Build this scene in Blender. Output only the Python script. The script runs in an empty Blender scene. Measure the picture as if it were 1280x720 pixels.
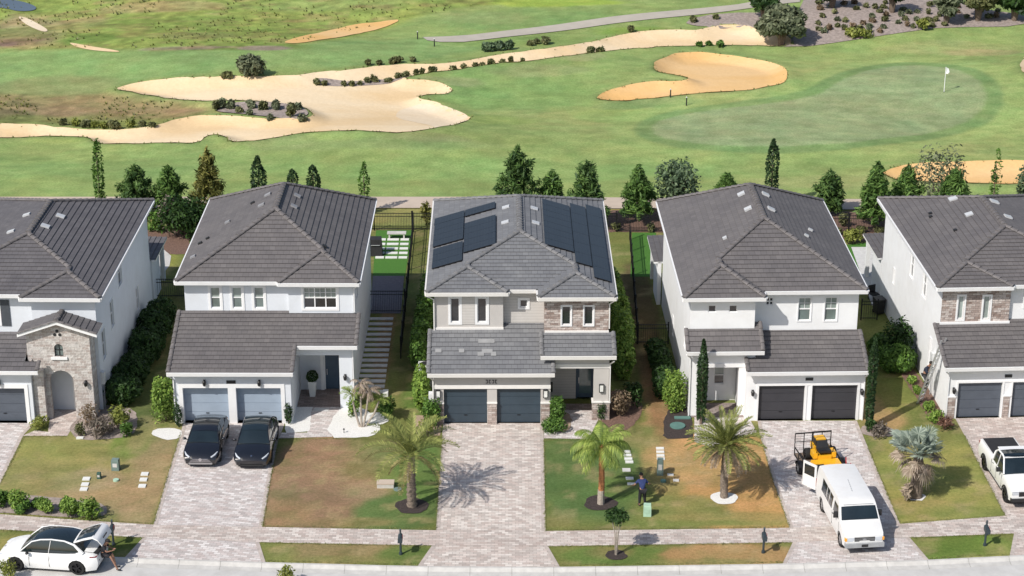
import bpy, bmesh, math, random
import numpy as np
from mathutils import Vector, Matrix
from mathutils.geometry import delaunay_2d_cdt, tessellate_polygon
random.seed(7); rng = np.random.default_rng(11)
C = bpy.context.scene.collection
rad = math.radians
# ------------------------------------------------------------------ survey: camera constants used to lay out the plan in metres
FPX = 2520.0; PITCH = math.atan(1000/2520.0); HC = 48.0
SP, CP = math.sin(PITCH), math.cos(PITCH)
def ray(x, y):
    u = (x-640)/FPX; v = (y-360)/FPX
    return (u, CP - v*SP, -SP - v*CP)
def at(x, y, z=0.0):
    d = ray(x, y); t = (z-HC)/d[2]
    return (d[0]*t, d[1]*t, z)
# ------------------------------------------------------------------ terrain
def sstep(a, b, x):
    t = np.clip((np.asarray(x, float)-a)/(b-a), 0, 1); return t*t*(3-2*t)
_w = [(0.11,0.05,0.3,.34),(0.05,-0.13,1.7,.30),(0.17,0.12,4.1,.16),(-0.09,0.24,2.2,.13),(0.26,-0.11,0.9,.08),(0.33,0.29,5.0,.05)]
def base_h(X, Y):
    X = np.asarray(X, float); Y = np.asarray(Y, float)
    h = np.zeros(np.broadcast(X, Y).shape)
    for kx, ky, ph, a in _w: h = h + a*np.sin(kx*X+ky*Y+ph)
    return (h*.9+.55*np.sin(.085*X+.16*Y+.6)*np.sin(.05*X-.10*Y+2.0))*sstep(141, 154, Y)
def atT(x, y, off=0.0):
    z = 0.0
    for _ in range(6):
        P = at(x, y, z+off); z = float(base_h(P[0], P[1]))
    return (P[0], P[1], z+off)
def inpoly(X, Y, poly):
    X = np.asarray(X, float); Y = np.asarray(Y, float); ins = np.zeros(X.shape, bool); n = len(poly)
    for i in range(n):
        x1, y1 = poly[i][:2]; x2, y2 = poly[(i+1) % n][:2]
        if y1 == y2: continue
        c = ((y1 > Y) != (y2 > Y)) & (X < (x2-x1)*(Y-y1)/(y2-y1)+x1); ins ^= c
    return ins
def dpoly(X, Y, poly, closed=True):
    X = np.asarray(X, float); Y = np.asarray(Y, float); d = np.full(X.shape, 1e9); n = len(poly)
    for i in range(n if closed else n-1):
        x1, y1 = poly[i][:2]; x2, y2 = poly[(i+1) % n][:2]
        dx, dy = x2-x1, y2-y1; L = dx*dx+dy*dy+1e-9
        t = np.clip(((X-x1)*dx+(Y-y1)*dy)/L, 0, 1)
        d = np.minimum(d, np.hypot(X-x1-t*dx, Y-y1-t*dy))
    return d
def sdpoly(X, Y, poly):
    d = dpoly(X, Y, poly); return np.where(inpoly(X, Y, poly), -d, d)
def smooth_poly(pts, it=2):
    for _ in range(it):
        q = []
        for i in range(len(pts)):
            a, b = pts[i], pts[(i+1) % len(pts)]
            q += [(a[0]*.75+b[0]*.25, a[1]*.75+b[1]*.25), (a[0]*.25+b[0]*.75, a[1]*.25+b[1]*.75)]
        pts = q
    return pts
# ------------------------------------------------------------------ materials
M = {}
def newmat(name):
    m = bpy.data.materials.new(name); m.use_nodes = True; nt = m.node_tree
    b = nt.nodes['Principled BSDF']; M[name] = m
    return m, nt, b
def N(nt, t, **k):
    n = nt.nodes.new(t)
    for a, v in k.items():
        if a.startswith('i_'):
            n.inputs[int(a[2:]) if a[2:].isdigit() else a[2:].replace('_', ' ')].default_value = v
        else: setattr(n, a, v)
    return n
def ramp(nt, fac, stops, interp='LINEAR'):
    r = nt.nodes.new('ShaderNodeValToRGB'); e = r.color_ramp.elements; r.color_ramp.interpolation = interp
    while len(e) < len(stops): e.new(0.5)
    for i, (p, c) in enumerate(stops):
        e[i].position = p; e[i].color = (*c, 1) if len(c) == 3 else c
    nt.links.new(fac, r.inputs[0]); return r.outputs[0]
def mixc(nt, fac, a, b, mode='MIX'):
    m = nt.nodes.new('ShaderNodeMix'); m.data_type = 'RGBA'; m.blend_type = mode
    for sock, v in ((0, fac), (6, a), (7, b)):
        if hasattr(v, 'is_output'): nt.links.new(v, m.inputs[sock])
        else: m.inputs[sock].default_value = (*v, 1) if isinstance(v, tuple) and len(v) == 3 else v
    return m.outputs[2]
def noise(nt, scale, detail=4, rough=.6, vec=None, dist=0):
    n = N(nt, 'ShaderNodeTexNoise'); n.inputs['Scale'].default_value = scale; n.inputs['Detail'].default_value = detail
    n.inputs['Roughness'].default_value = rough; n.inputs['Distortion'].default_value = dist
    if vec is None:
        g = N(nt, 'ShaderNodeNewGeometry'); vec = g.outputs['Position']
    nt.links.new(vec, n.inputs['Vector']); return n.outputs['Fac']
def bump(nt, b, h, strength=.3, dist=.02):
    bp = N(nt, 'ShaderNodeBump'); bp.inputs['Strength'].default_value = strength; bp.inputs['Distance'].default_value = dist
    nt.links.new(h, bp.inputs['Height']); nt.links.new(bp.outputs[0], b.inputs['Normal'])
def vmap(nt, vec, scale=(1,1,1), loc=(0,0,0), rot=(0,0,0)):
    m = N(nt, 'ShaderNodeMapping'); m.inputs['Scale'].default_value = scale; m.inputs['Location'].default_value = loc
    m.inputs['Rotation'].default_value = rot; nt.links.new(vec, m.inputs['Vector']); return m.outputs[0]
def wpos(nt): return N(nt, 'ShaderNodeNewGeometry').outputs['Position']
def basic(name, col, rough=.6, metal=0, var=.12, vs=3., coat=0, bs=0, bscale=30, spec=.5, dirt=None):
    m, nt, b = newmat(name)
    b.inputs['Roughness'].default_value = rough; b.inputs['Metallic'].default_value = metal
    b.inputs['Coat Weight'].default_value = coat; b.inputs['Specular IOR Level'].default_value = spec
    f = noise(nt, vs, 5)
    lo = tuple(max(0, c*(1-var)) for c in col); hi = tuple(min(1, c*(1+var)) for c in col)
    o = ramp(nt, f, [(.3, lo), (.7, hi)])
    if dirt:
        f2 = noise(nt, .6, 6, .7); o = mixc(nt, ramp(nt, f2, [(.5, (0,0,0)), (.75, (.6,.6,.6))]), o, dirt)
    nt.links.new(o, b.inputs['Base Color'])
    if bs: bump(nt, b, noise(nt, bscale, 3), bs)
    return m
# ------------------------------------------------------------------ mesh builder
class MB:
    def __init__(s): s.v = []; s.f = []; s.uv = []; s.mi = []; s.cur = 0
    def face(s, pts, uvs=None):
        n = len(s.v); s.v += [tuple(p) for p in pts]; s.f.append(tuple(range(n, n+len(pts))))
        s.uv.append(uvs if uvs else [(0, 0)]*len(pts)); s.mi.append(s.cur)
    def mesh(s, vs, fs):
        n = len(s.v); s.v += [tuple(p) for p in vs]
        for f in fs:
            s.f.append(tuple(i+n for i in f)); s.uv.append([(0, 0)]*len(f)); s.mi.append(s.cur)
    def box(s, x0, x1, y0, y1, z0, z1, M_=None):
        v = [(x0,y0,z0),(x1,y0,z0),(x1,y1,z0),(x0,y1,z0),(x0,y0,z1),(x1,y0,z1),(x1,y1,z1),(x0,y1,z1)]
        if M_ is not None: v = [tuple(M_ @ Vector(p)) for p in v]
        s.mesh(v, [(0,3,2,1),(4,5,6,7),(0,1,5,4),(1,2,6,5),(2,3,7,6),(3,0,4,7)])
    def bar(s, a, b, w, h=None, up=(0,0,1)):
        h = h or w; a = Vector(a); b = Vector(b); d = (b-a).normalized(); u = Vector(up)
        if abs(d.dot(u)) > .95: u = Vector((1,0,0))
        sd = d.cross(u).normalized(); u = sd.cross(d)
        vs = []
        for p in (a, b):
            for i, j in ((-1,-1),(1,-1),(1,1),(-1,1)): vs.append(p+sd*(i*w/2)+u*(j*h/2))
        s.mesh(vs, [(0,1,2,3),(7,6,5,4),(0,4,5,1),(1,5,6,2),(2,6,7,3),(3,7,4,0)])
    def tube(s, pts, rs, n=8, cap=True):
        if not hasattr(rs, '__len__'): rs = [rs]*len(pts)
        pts = [Vector(p) for p in pts]; vs = []; u = None
        for i, p in enumerate(pts):
            d = (pts[min(i+1, len(pts)-1)]-pts[max(i-1, 0)])
            if d.length < 1e-7: d = Vector((0, 0, 1))
            d.normalize()
            if u is None: u = d.orthogonal().normalized()
            u = (u-d*u.dot(d)).normalized(); w = d.cross(u)
            for k in range(n):
                a = 2*math.pi*k/n; vs.append(p+(u*math.cos(a)+w*math.sin(a))*rs[i])
        fs = []
        for i in range(len(pts)-1):
            for k in range(n):
                a = i*n+k; b = i*n+(k+1) % n; fs.append((a, b, b+n, a+n))
        if cap: fs += [tuple(range(n-1, -1, -1)), tuple(range((len(pts)-1)*n, len(pts)*n))]
        s.mesh(vs, fs)
    def cyl(s, c, r, z0, z1, n=16, r2=None): s.tube([(c[0], c[1], z0), (c[0], c[1], z1)], [r, r if r2 is None else r2], n)
    def ell(s, c, r, nu=12, nv=8, M_=None, zmin=-1):
        vs = []; fs = []
        for j in range(nv+1):
            t = math.pi*(-.5+j/nv)
            for i in range(nu):
                a = 2*math.pi*i/nu
                p = Vector((r[0]*math.cos(t)*math.cos(a), r[1]*math.cos(t)*math.sin(a), r[2]*max(zmin, math.sin(t))))
                if M_ is not None: p = M_ @ p
                vs.append(p+Vector(c))
        for j in range(nv):
            for i in range(nu):
                fs.append((j*nu+i, j*nu+(i+1) % nu, (j+1)*nu+(i+1) % nu, (j+1)*nu+i))
        s.mesh(vs, fs)
    def build(s, name, mats, parent=None, smooth=None, loc=None):
        me = bpy.data.meshes.new(name); me.from_pydata(s.v, [], s.f)
        if not isinstance(mats, (list, tuple)): mats = [mats]
        for m in mats: me.materials.append(M[m] if isinstance(m, str) else m)
        uvl = me.uv_layers.new(name='UVMap'); flat = [c for f in s.uv for p in f for c in p]
        if len(flat) == len(uvl.data)*2: uvl.data.foreach_set('uv', flat)
        if len(mats) > 1: me.polygons.foreach_set('material_index', s.mi)
        me.update()
        o = bpy.data.objects.new(name, me); C.objects.link(o)
        if smooth is not None:
            bm = bmesh.new(); bm.from_mesh(me); bmesh.ops.remove_doubles(bm, verts=bm.verts, dist=.0008)
            for f in bm.faces: f.smooth = True
            for e in bm.edges:
                if len(e.link_faces) != 2 or e.calc_face_angle(0) > rad(smooth): e.smooth = False
            bm.to_mesh(me); bm.free()
        if parent is not None: o.parent = parent
        if loc is not None: o.location = loc
        return o
def tag(o, label=None, cat=None, group=None, kind=None):
    if label: o['label'] = label
    if cat: o['category'] = cat
    if group: o['group'] = group
    if kind: o['kind'] = kind
    return o
def thing(name, label, cat, loc=(0,0,0), rotz=0, group=None):
    o = bpy.data.objects.new(name, None); C.objects.link(o); o.location = loc; o.rotation_euler = (0, 0, rotz)
    o.empty_display_size = .2
    return tag(o, label, cat, group)
def copy_thing(o, loc=None, rotz=None, label=None, group=None, scale=None):
    def cp(src, par):
        c = src.copy(); C.objects.link(c)
        if par is not None: c.parent = par
        for ch in list(src.children): cp(ch, c)
        return c
    r = cp(o, None)
    if loc is not None: r.location = loc
    if rotz is not None: r.rotation_euler = (0, 0, rotz)
    if scale is not None: r.scale = (scale,)*3
    if label: r['label'] = label
    if group: r['group'] = group
    return r
def sheet(name, poly, z=.004, mat='pavers', step=None, terrain=False, hfun=None, kind='structure', uvang=0.0, edge=0, label=None, cat=None, holes=()):
    """a ground sheet: polygon outline (x,y in metres) filled, draped over the terrain when asked"""
    pts = [Vector((p[0], p[1])) for p in poly]
    if step:
        q = []
        for i in range(len(pts)):
            a, b = pts[i], pts[(i+1) % len(pts)]; k = max(1, int((b-a).length/step))
            q += [a.lerp(b, j/k) for j in range(k)]
        pts = q
    n = len(pts); edges = [(i, (i+1) % n) for i in range(n)]; allp = list(pts)
    if step:
        xs = [p.x for p in pts]; ys = [p.y for p in pts]
        gx, gy = np.meshgrid(np.arange(min(xs), max(xs), step), np.arange(min(ys), max(ys), step))
        gx = gx.ravel(); gy = gy.ravel(); sd = sdpoly(gx, gy, [(p.x, p.y) for p in pts]); k = sd < -step*.4
        allp += [Vector((a, b)) for a, b in zip(gx[k], gy[k])]
    r = delaunay_2d_cdt(allp, edges, [], 0, 1e-5)
    vs = r[0]; fs = r[2]
    if fs:
        cx = np.array([sum(vs[i].x for i in f)/len(f) for f in fs]); cy = np.array([sum(vs[i].y for i in f)/len(f) for f in fs])
        ok = inpoly(cx, cy, [(p.x, p.y) for p in pts]); fs = [f for f, o in zip(fs, ok) if o]
    X = np.array([v.x for v in vs]); Y = np.array([v.y for v in vs])
    Z = hfun(X, Y)+z if hfun else np.full(len(vs), z)
    me = bpy.data.meshes.new(name); me.from_pydata([(a, b, c) for a, b, c in zip(X, Y, Z)], [], fs)
    me.materials.append(M[mat]); 
    if step:
        me.polygons.foreach_set('use_smooth', [True]*len(me.polygons))
    me.update(); o = bpy.data.objects.new(name, me); C.objects.link(o)
    # make sure it faces up
    if len(me.polygons) and me.polygons[0].normal.z < 0: me.flip_normals()
    tag(o, label, cat, kind=kind if not label else None)
    return o
# ------------------------------------------------------------------ foliage: clouds of leaf faces
def leaf_cloud(mb, c, r, n, size, shape='ell', flat=.0, jitter=.35, up=.3, hollow=.55, asp=1.8):
    """n small leaf faces spread through an ellipsoid/cone volume"""
    c = np.array(c, float); r = np.array(r, float)
    d = rng.normal(size=(n, 3)); d /= np.linalg.norm(d, axis=1)[:, None]
    rr = hollow+(1-hollow)*rng.random(n)**.6
    if shape == 'ell': p = d*rr[:, None]*r
    elif shape == 'cone':
        h = rng.random(n)**1.35; a = rng.random(n)*2*np.pi; q = rr*(1-h)**.8
        p = np.stack([np.cos(a)*q*r[0], np.sin(a)*q*r[1], (h*2-1)*r[2]], 1)
    elif shape == 'col':
        h = rng.random(n); a = rng.random(n)*2*np.pi; q = rr*np.minimum(1, np.minimum((1-h)*3.2, .55+h*2))**.6
        p = np.stack([np.cos(a)*q*r[0], np.sin(a)*q*r[1], (h*2-1)*r[2]], 1)
    elif shape == 'box':
        p = (rng.random((n, 3))*2-1)
        k = rng.integers(0, 3, n); k[k == 2] = 2
        p[np.arange(n), k] = np.sign(p[np.arange(n), k])*(.8+.25*rng.random(n)); p = p*r; p[:, 2] = np.abs(p[:, 2]+r[2])-r[2]
    # lumpy outline
    ph = rng.random(6)*6.28
    lump = 1+jitter*.5*(np.sin(p[:, 0]*2.1/r[0]+ph[0]+p[:, 2]*1.7/r[2])*np.sin(p[:, 1]*2.3/r[1]+ph[1])+.6*np.sin(p[:, 2]*5/r[2]+ph[2]+p[:, 0]*4/r[0]))
    p = p*lump[:, None]+c
    nd = d*.8+rng.normal(size=(n, 3))*.6; nd[:, 2] += up; nd /= np.linalg.norm(nd, axis=1)[:, None]
    t = np.cross(nd, rng.normal(size=(n, 3))); t /= np.linalg.norm(t, axis=1)[:, None]; b = np.cross(nd, t)
    s = size*(.6+.8*rng.random(n))[:, None]
    V = np.stack([p-t*s*asp*.5, p+b*s*.42, p+t*s*asp*.5, p-b*s*.42], 1).reshape(-1, 3)
    base = len(mb.v); mb.v += [tuple(x) for x in V.tolist()]
    for i in range(n):
        k = base+4*i; mb.f.append((k, k+1, k+2, k+3)); mb.uv.append([(0, 0)]*4); mb.mi.append(mb.cur)
# ------------------------------------------------------------------ material library
def mat_leaf(name, dark, light, rough=.55, trans=.25, hue=.0):
    m, nt, b = newmat(name); g = N(nt, 'ShaderNodeNewGeometry')
    o = ramp(nt, g.outputs['Random Per Island'], [(0, dark), (.55, tuple((a+c)/2 for a, c in zip(dark, light))), (1, light)])
    o = mixc(nt, ramp(nt, noise(nt, 1.6, 3), [(.35, (0,0,0)), (.65, (1,1,1))]), o, tuple(a*.62 for a in dark), 'MIX') if False else o
    f = noise(nt, 1.3, 3); o = mixc(nt, 1.0, o, ramp(nt, f, [(.3, (.62,.66,.6)), (.7, (1.2,1.18,1.1))]), 'MULTIPLY')
    nt.links.new(o, b.inputs['Base Color']); b.inputs['Roughness'].default_value = rough
    b.inputs['Specular IOR Level'].default_value = .25
    if trans:
        t = N(nt, 'ShaderNodeBsdfTranslucent'); nt.links.new(o, t.inputs[0]); mx = N(nt, 'ShaderNodeMixShader'); mx.inputs[0].default_value = trans
        nt.links.new(b.outputs[0], mx.inputs[1]); nt.links.new(t.outputs[0], mx.inputs[2])
        nt.links.new(mx.outputs[0], nt.nodes['Material Output'].inputs['Surface'])
    return m
mat_leaf('leaf_pine', (.04,.09,.03), (.17,.28,.08), trans=.35)
mat_leaf('leaf_pine_yellow', (.09,.10,.025), (.32,.30,.09), trans=.35)
mat_leaf('leaf_pine_mid', (.05,.115,.03), (.22,.36,.095), trans=.35)
mat_leaf('leaf_cypress', (.018,.045,.02), (.06,.11,.04))
mat_leaf('leaf_green', (.04,.10,.02), (.17,.30,.06))
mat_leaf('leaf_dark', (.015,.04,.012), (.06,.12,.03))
mat_leaf('leaf_bright', (.09,.18,.03), (.30,.42,.09))
mat_leaf('leaf_blue', (.055,.095,.055), (.19,.26,.15))
mat_leaf('leaf_olive', (.075,.095,.055), (.25,.275,.175))
mat_leaf('leaf_scrub', (.07,.085,.035), (.25,.25,.12))
mat_leaf('leaf_brown', (.12,.08,.05), (.36,.27,.19))
mat_leaf('leaf_red', (.09,.045,.035), (.28,.15,.11))
mat_leaf('leaf_twig', (.10,.08,.07), (.30,.25,.22))
mat_leaf('palm_green', (.12,.15,.04), (.38,.40,.13))
mat_leaf('palm_bright', (.14,.22,.04), (.42,.50,.13))
mat_leaf('palm_old', (.16,.13,.05), (.42,.36,.18))
mat_leaf('palm_dead', (.26,.20,.16), (.58,.47,.40))
mat_leaf('palm_silver', (.20,.25,.22), (.50,.56,.50))
mat_leaf('leaf_yellowgreen', (.12,.15,.03), (.36,.38,.10))
mat_leaf('leaf_grass', (.15,.17,.055), (.32,.32,.12)); mat_leaf('flower_red', (.5,.03,.05), (.8,.08,.1), trans=.1)
basic('bark', (.16,.12,.09), .9, var=.4, vs=9, bs=.6, bscale=14)
basic('bark_palm', (.19,.15,.12), .9, var=.5, vs=12, bs=.8, bscale=20)
basic('bark_orange', (.36,.15,.06), .85, var=.4, vs=8, bs=.5)
basic('bark_pale', (.36,.31,.26), .85, var=.3, vs=8)
# ground ------------------------------------------------------------
m, nt, b = newmat('grass'); at_ = N(nt, 'ShaderNodeVertexColor'); at_.layer_name = 'Col'
f = noise(nt, 6.0, 6, .75); f2 = noise(nt, 1.1, 5, .65, vmap(nt, wpos(nt), (.5,1,1))); f3 = noise(nt, 28, 2, .8)
o = mixc(nt, 1.0, at_.outputs[0], ramp(nt, f, [(.28, (.66,.70,.62)), (.72, (1.34,1.28,1.34))]), 'MULTIPLY')
o = mixc(nt, 1.0, o, ramp(nt, f2, [(.3, (.84,.90,.84)), (.72, (1.16,1.08,1.14))]), 'MULTIPLY')
o = mixc(nt, 1.0, o, ramp(nt, f3, [(.25, (.74,.74,.74)), (.8, (1.26,1.26,1.22))]), 'MULTIPLY')
nt.links.new(o, b.inputs['Base Color']); b.inputs['Roughness'].default_value = .9; b.inputs['Specular IOR Level'].default_value = .1
bump(nt, b, f3, .5, .05)
def mat_sand(name, col, pale):
    m, nt, b = newmat(name); f = noise(nt, .16, 4, .55, vmap(nt, wpos(nt), (.5,1,1))); f2 = noise(nt, 3.5, 6, .7)
    o = ramp(nt, f, [(.38, col), (.62, pale)])
    o = mixc(nt, 1.0, o, ramp(nt, f2, [(.3, (.93,.92,.90)), (.7, (1.05,1.05,1.05))]), 'MULTIPLY')
    nt.links.new(o, b.inputs['Base Color']); b.inputs['Roughness'].default_value = .95; b.inputs['Specular IOR Level'].default_value = .1
    bump(nt, b, noise(nt, 1.2, 5), .35, .12)
mat_sand('sand_pale', (.68,.50,.29), (.74,.60,.41))
mat_sand('sand_orange', (.68,.42,.17), (.72,.49,.25))
mat_sand('sand_white', (.60,.54,.44), (.72,.68,.60)); mat_sand('sand_mid', (.66,.53,.37), (.72,.61,.46))
# pavers: brick of mixed pinkish, tan and grey stones with bleached patches
def mat_paver(name, rot, tint=(1,1,1), bleach=.5):
    m, nt, b = newmat(name); P = wpos(nt); v = vmap(nt, P, rot=(0,0,rot))
    v1 = v
    def br(vec, sx, sy, c1, c2):
        k = N(nt, 'ShaderNodeTexBrick'); k.inputs['Scale'].default_value = 1; k.inputs['Brick Width'].default_value = sx; k.inputs['Row Height'].default_value = sy
        k.inputs['Mortar Size'].default_value = .006; k.inputs['Color1'].default_value = (*c1, 1); k.inputs['Color2'].default_value = (*c2, 1)
        k.inputs['Mortar'].default_value = (.16,.13,.115, 1); nt.links.new(vec, k.inputs['Vector']); k.inputs['Bias'].default_value = 0; return k
    a = br(v1, .34, .17, (.33,.285,.26), (.57,.52,.48)); a2 = br(vmap(nt, v1, loc=(.68*5,.34*7,0)), .34, .17, (0,0,0), (1,1,1))
    o = mixc(nt, ramp(nt, a2.outputs[0], [(.5, (0,0,0)), (.75, (.5,.5,.5))]), a.outputs[0], (.43,.345,.31))
    n1 = noise(nt, 3.4, 6, .78, vmap(nt, v1, (.55,1.3,1))); n2 = noise(nt, .35, 4, .6)
    s = N(nt, 'ShaderNodeMath', operation='MULTIPLY_ADD'); nt.links.new(n2, s.inputs[0]); s.inputs[1].default_value = 1.7; s1_ = N(nt, 'ShaderNodeMath', operation='SUBTRACT'); nt.links.new(n1, s1_.inputs[0]); s1_.inputs[1].default_value = .33; nt.links.new(s1_.outputs[0], s.inputs[2])
    a3 = br(vmap(nt, v1, loc=(.68*11,.34*3,0)), .34, .17, (0,0,0), (1,1,1)); s3 = N(nt, 'ShaderNodeMath', operation='MULTIPLY_ADD'); nt.links.new(a3.outputs[0], s3.inputs[0]); s3.inputs[1].default_value = .42; nt.links.new(s.outputs[0], s3.inputs[2])
    o = mixc(nt, ramp(nt, s3.outputs[0], [(1.10, (0,0,0)), (1.22, (min(.85, bleach*1.5),)*3)]), o, (.68,.655,.63))
    o = mixc(nt, ramp(nt, n2, [(.3, (.28,.28,.28)), (.5, (0,0,0))]), o, (.36,.285,.25))
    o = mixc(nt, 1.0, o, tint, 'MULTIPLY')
    nt.links.new(o, b.inputs['Base Color']); b.inputs['Roughness'].default_value = .85; b.inputs['Specular IOR Level'].default_value = .2
    bump(nt, b, a.outputs[1], -.4, .01)
mat_paver('pavers', 0, (1.24,1.25,1.24)); mat_paver('pavers_pink', .1, (1.20,1.18,1.17), .45); mat_paver('pavers_grey', .2, (1.26,1.31,1.36), .66); mat_paver('pavers_walk', 0, (1.18,1.18,1.17), .5)
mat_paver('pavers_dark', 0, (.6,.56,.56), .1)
basic('paver_border', (.45,.39,.35), .85, var=.25, vs=3)
basic('concrete', (.52,.505,.475), .85, var=.12, vs=2.2, bs=.1, dirt=(.38,.36,.33))
basic('street_concrete', (.52,.51,.49), .85, var=.10, vs=1.4, bs=.15, dirt=(.40,.385,.365))
basic('cart_path', (.50,.41,.33), .9, var=.08, vs=.8)
basic('cart_path_far', (.42,.38,.32), .9, var=.08, vs=.8)
basic('mulch_dark', (.045,.033,.03), .95, var=.5, vs=14, bs=.8)
basic('mulch_brown', (.16,.095,.07), .95, var=.45, vs=9, bs=.8)
basic('mulch_grey', (.31,.255,.225), .95, var=.35, vs=3.5, bs=.8)
basic('soil_sand', (.36,.27,.19), .95, var=.25, vs=4)
basic('white_rock', (.72,.71,.68), .8, var=.14, vs=14, bs=.9, bscale=18)
basic('white_slab', (.70,.70,.67), .7, var=.05)
basic('grey_slab', (.56,.55,.53), .8, var=.12, vs=3)
basic('purple_paver', (.16,.14,.15), .8, var=.15, vs=5)
basic('turf', (.055,.16,.018), .9, var=.25, vs=12)
m, nt, b = newmat('water'); b.inputs['Base Color'].default_value = (.10,.13,.16,1); b.inputs['Roughness'].default_value = .08; bump(nt, b, noise(nt, 2, 3), .1)
# buildings ---------------------------------------------------------
def mat_roof(name, base, light, pale=.03):
    m, nt, b = newmat(name); uv = N(nt, 'ShaderNodeUVMap'); uv.uv_map = 'UVMap'
    def br(off, c1, c2, mort):
        k = N(nt, 'ShaderNodeTexBrick'); k.inputs['Scale'].default_value = 1; k.inputs['Brick Width'].default_value = .33; k.inputs['Row Height'].default_value = .34
        k.inputs['Mortar Size'].default_value = .008; k.inputs['Color1'].default_value = (*c1, 1); k.inputs['Color2'].default_value = (*c2, 1)
        k.inputs['Mortar'].default_value = (*mort, 1); nt.links.new(vmap(nt, uv.outputs[0], loc=off), k.inputs['Vector']); return k
    a = br((0,0,0), base, light, tuple(c*.55 for c in base)); a2 = br((.66*9,.68*5,0), (0,0,0), (1,1,1), (.3,.3,.3))
    o = a.outputs[0]
    o = mixc(nt, ramp(nt, a2.outputs[0], [(.3, (0,0,0)), (1, (.35,.35,.35))]), o, tuple(c*.85 for c in base))
    n2 = noise(nt, .5, 6, .7); o = mixc(nt, 1.0, o, ramp(nt, n2, [(.3, (.88,.88,.90)), (.7, (1.12,1.11,1.09))]), 'MULTIPLY')
    n3 = noise(nt, 2.2, 5, .8, vmap(nt, uv.outputs[0], (.5,1.6,1)))
    o = mixc(nt, ramp(nt, n3, [(.64, (0,0,0)), (.80, (.4,.4,.4))]), o, tuple(min(1, c*1.7) for c in light))
    nt.links.new(o, b.inputs['Base Color']); b.inputs['Roughness'].default_value = .7; b.inputs['Specular IOR Level'].default_value = .3
    bump(nt, b, a.outputs[1], -.3, .01)
mat_roof('roof_brown', (.128,.119,.119), (.152,.141,.140)); mat_roof('roof_grey', (.165,.168,.176), (.20,.204,.211)); mat_roof('roof_dark', (.115,.109,.114), (.138,.131,.136))
basic('ridge_grey', (.17,.168,.17), .75, var=.3, vs=3)
basic('ridge_pale', (.27,.27,.27), .8); basic('ridge_brown', (.14,.128,.126), .75, var=.3, vs=3)
basic('wall_white', (.80,.805,.81), .8, var=.03, vs=1.5, bs=.12, bscale=30, dirt=(.70,.69,.67))
basic('wall_cool', (.67,.70,.74), .8, var=.03, vs=1.5, bs=.12, bscale=30, dirt=(.60,.62,.64))
basic('wall_greige', (.50,.475,.45), .8, var=.04, vs=1.5, bs=.08, bscale=40)
basic('trim_white', (.80,.80,.80), .5, var=.03); basic('vent_grey', (.26,.26,.27), .6)
basic('trim_warm', (.76,.74,.71), .5, var=.03)
basic('soffit', (.6,.6,.6), .7)
m, nt, b = newmat('siding'); z = N(nt, 'ShaderNodeSeparateXYZ'); nt.links.new(wpos(nt), z.inputs[0])
fr = N(nt, 'ShaderNodeMath', operation='MULTIPLY'); nt.links.new(z.outputs[2], fr.inputs[0]); fr.inputs[1].default_value = 1/.17
ff = N(nt, 'ShaderNodeMath', operation='FRACT'); nt.links.new(fr.outputs[0], ff.inputs[0])
o = mixc(nt, 1.0, ramp(nt, ff.outputs[0], [(0, (.36,.34,.32)), (.14, (.52,.495,.465)), (1, (.56,.535,.505))]), ramp(nt, noise(nt, 2), [(.3, (.95,.95,.95)), (.7, (1.04,1.04,1.04))]), 'MULTIPLY')
nt.links.new(o, b.inputs['Base Color']); b.inputs['Roughness'].default_value = .7
def mat_stone(name, cols, sx=.42, sy=.13):
    m, nt, b = newmat(name); tc = N(nt, 'ShaderNodeTexCoord'); s = N(nt, 'ShaderNodeSeparateXYZ'); nt.links.new(tc.outputs['Object'], s.inputs[0])
    ad = N(nt, 'ShaderNodeMath', operation='ADD'); nt.links.new(s.outputs[0], ad.inputs[0]); nt.links.new(s.outputs[1], ad.inputs[1])
    cb = N(nt, 'ShaderNodeCombineXYZ'); nt.links.new(ad.outputs[0], cb.inputs[0]); nt.links.new(s.outputs[2], cb.inputs[1])
    def br(off, w, h, c1, c2, mo):
        k = N(nt, 'ShaderNodeTexBrick'); k.inputs['Scale'].default_value = 1; k.inputs['Brick Width'].default_value = w; k.inputs['Row Height'].default_value = h
        k.inputs['Mortar Size'].default_value = .008; k.inputs['Color1'].default_value = (*c1, 1); k.inputs['Color2'].default_value = (*c2, 1); k.inputs['Mortar'].default_value = (*mo, 1)
        nt.links.new(vmap(nt, cb.outputs[0], loc=off), k.inputs['Vector']); return k
    a = br((0,0,0), sx, sy, cols[0], cols[1], cols[3]); a2 = br((sx*8, sy*12, 0), sx, sy, (0,0,0), (1,1,1), (.3,.3,.3))
    o = mixc(nt, ramp(nt, a2.outputs[0], [(.35, (0,0,0)), (.8, (.9,.9,.9))]), a.outputs[0], cols[2])
    o = mixc(nt, 1.0, o, ramp(nt, noise(nt, 5, 5, .8), [(.3, (.72,.72,.72)), (.7, (1.2,1.2,1.2))]), 'MULTIPLY')
    nt.links.new(o, b.inputs['Base Color']); b.inputs['Roughness'].default_value = .9; bump(nt, b, noise(nt, 7, 4), .9, .06)
mat_stone('stone_ledger', ((.26,.19,.16), (.46,.38,.34), (.56,.50,.46), (.15,.12,.11)))
mat_stone('stone_pale', ((.46,.42,.39), (.60,.57,.54), (.40,.34,.31), (.62,.60,.57)), .36, .16)
basic('door_navy', (.035,.055,.075), .45, var=.1, vs=2); basic('door_lightblue', (.31,.375,.455), .5, var=.05, vs=2)
basic('door_black', (.038,.038,.045), .5, var=.1, vs=2); basic('door_slate', (.085,.10,.125), .5, var=.1, vs=2)
basic('frontdoor_blue', (.05,.085,.13), .45, var=.1); basic('black_metal', (.015,.015,.017), .5, metal=.3, var=.2)
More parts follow.
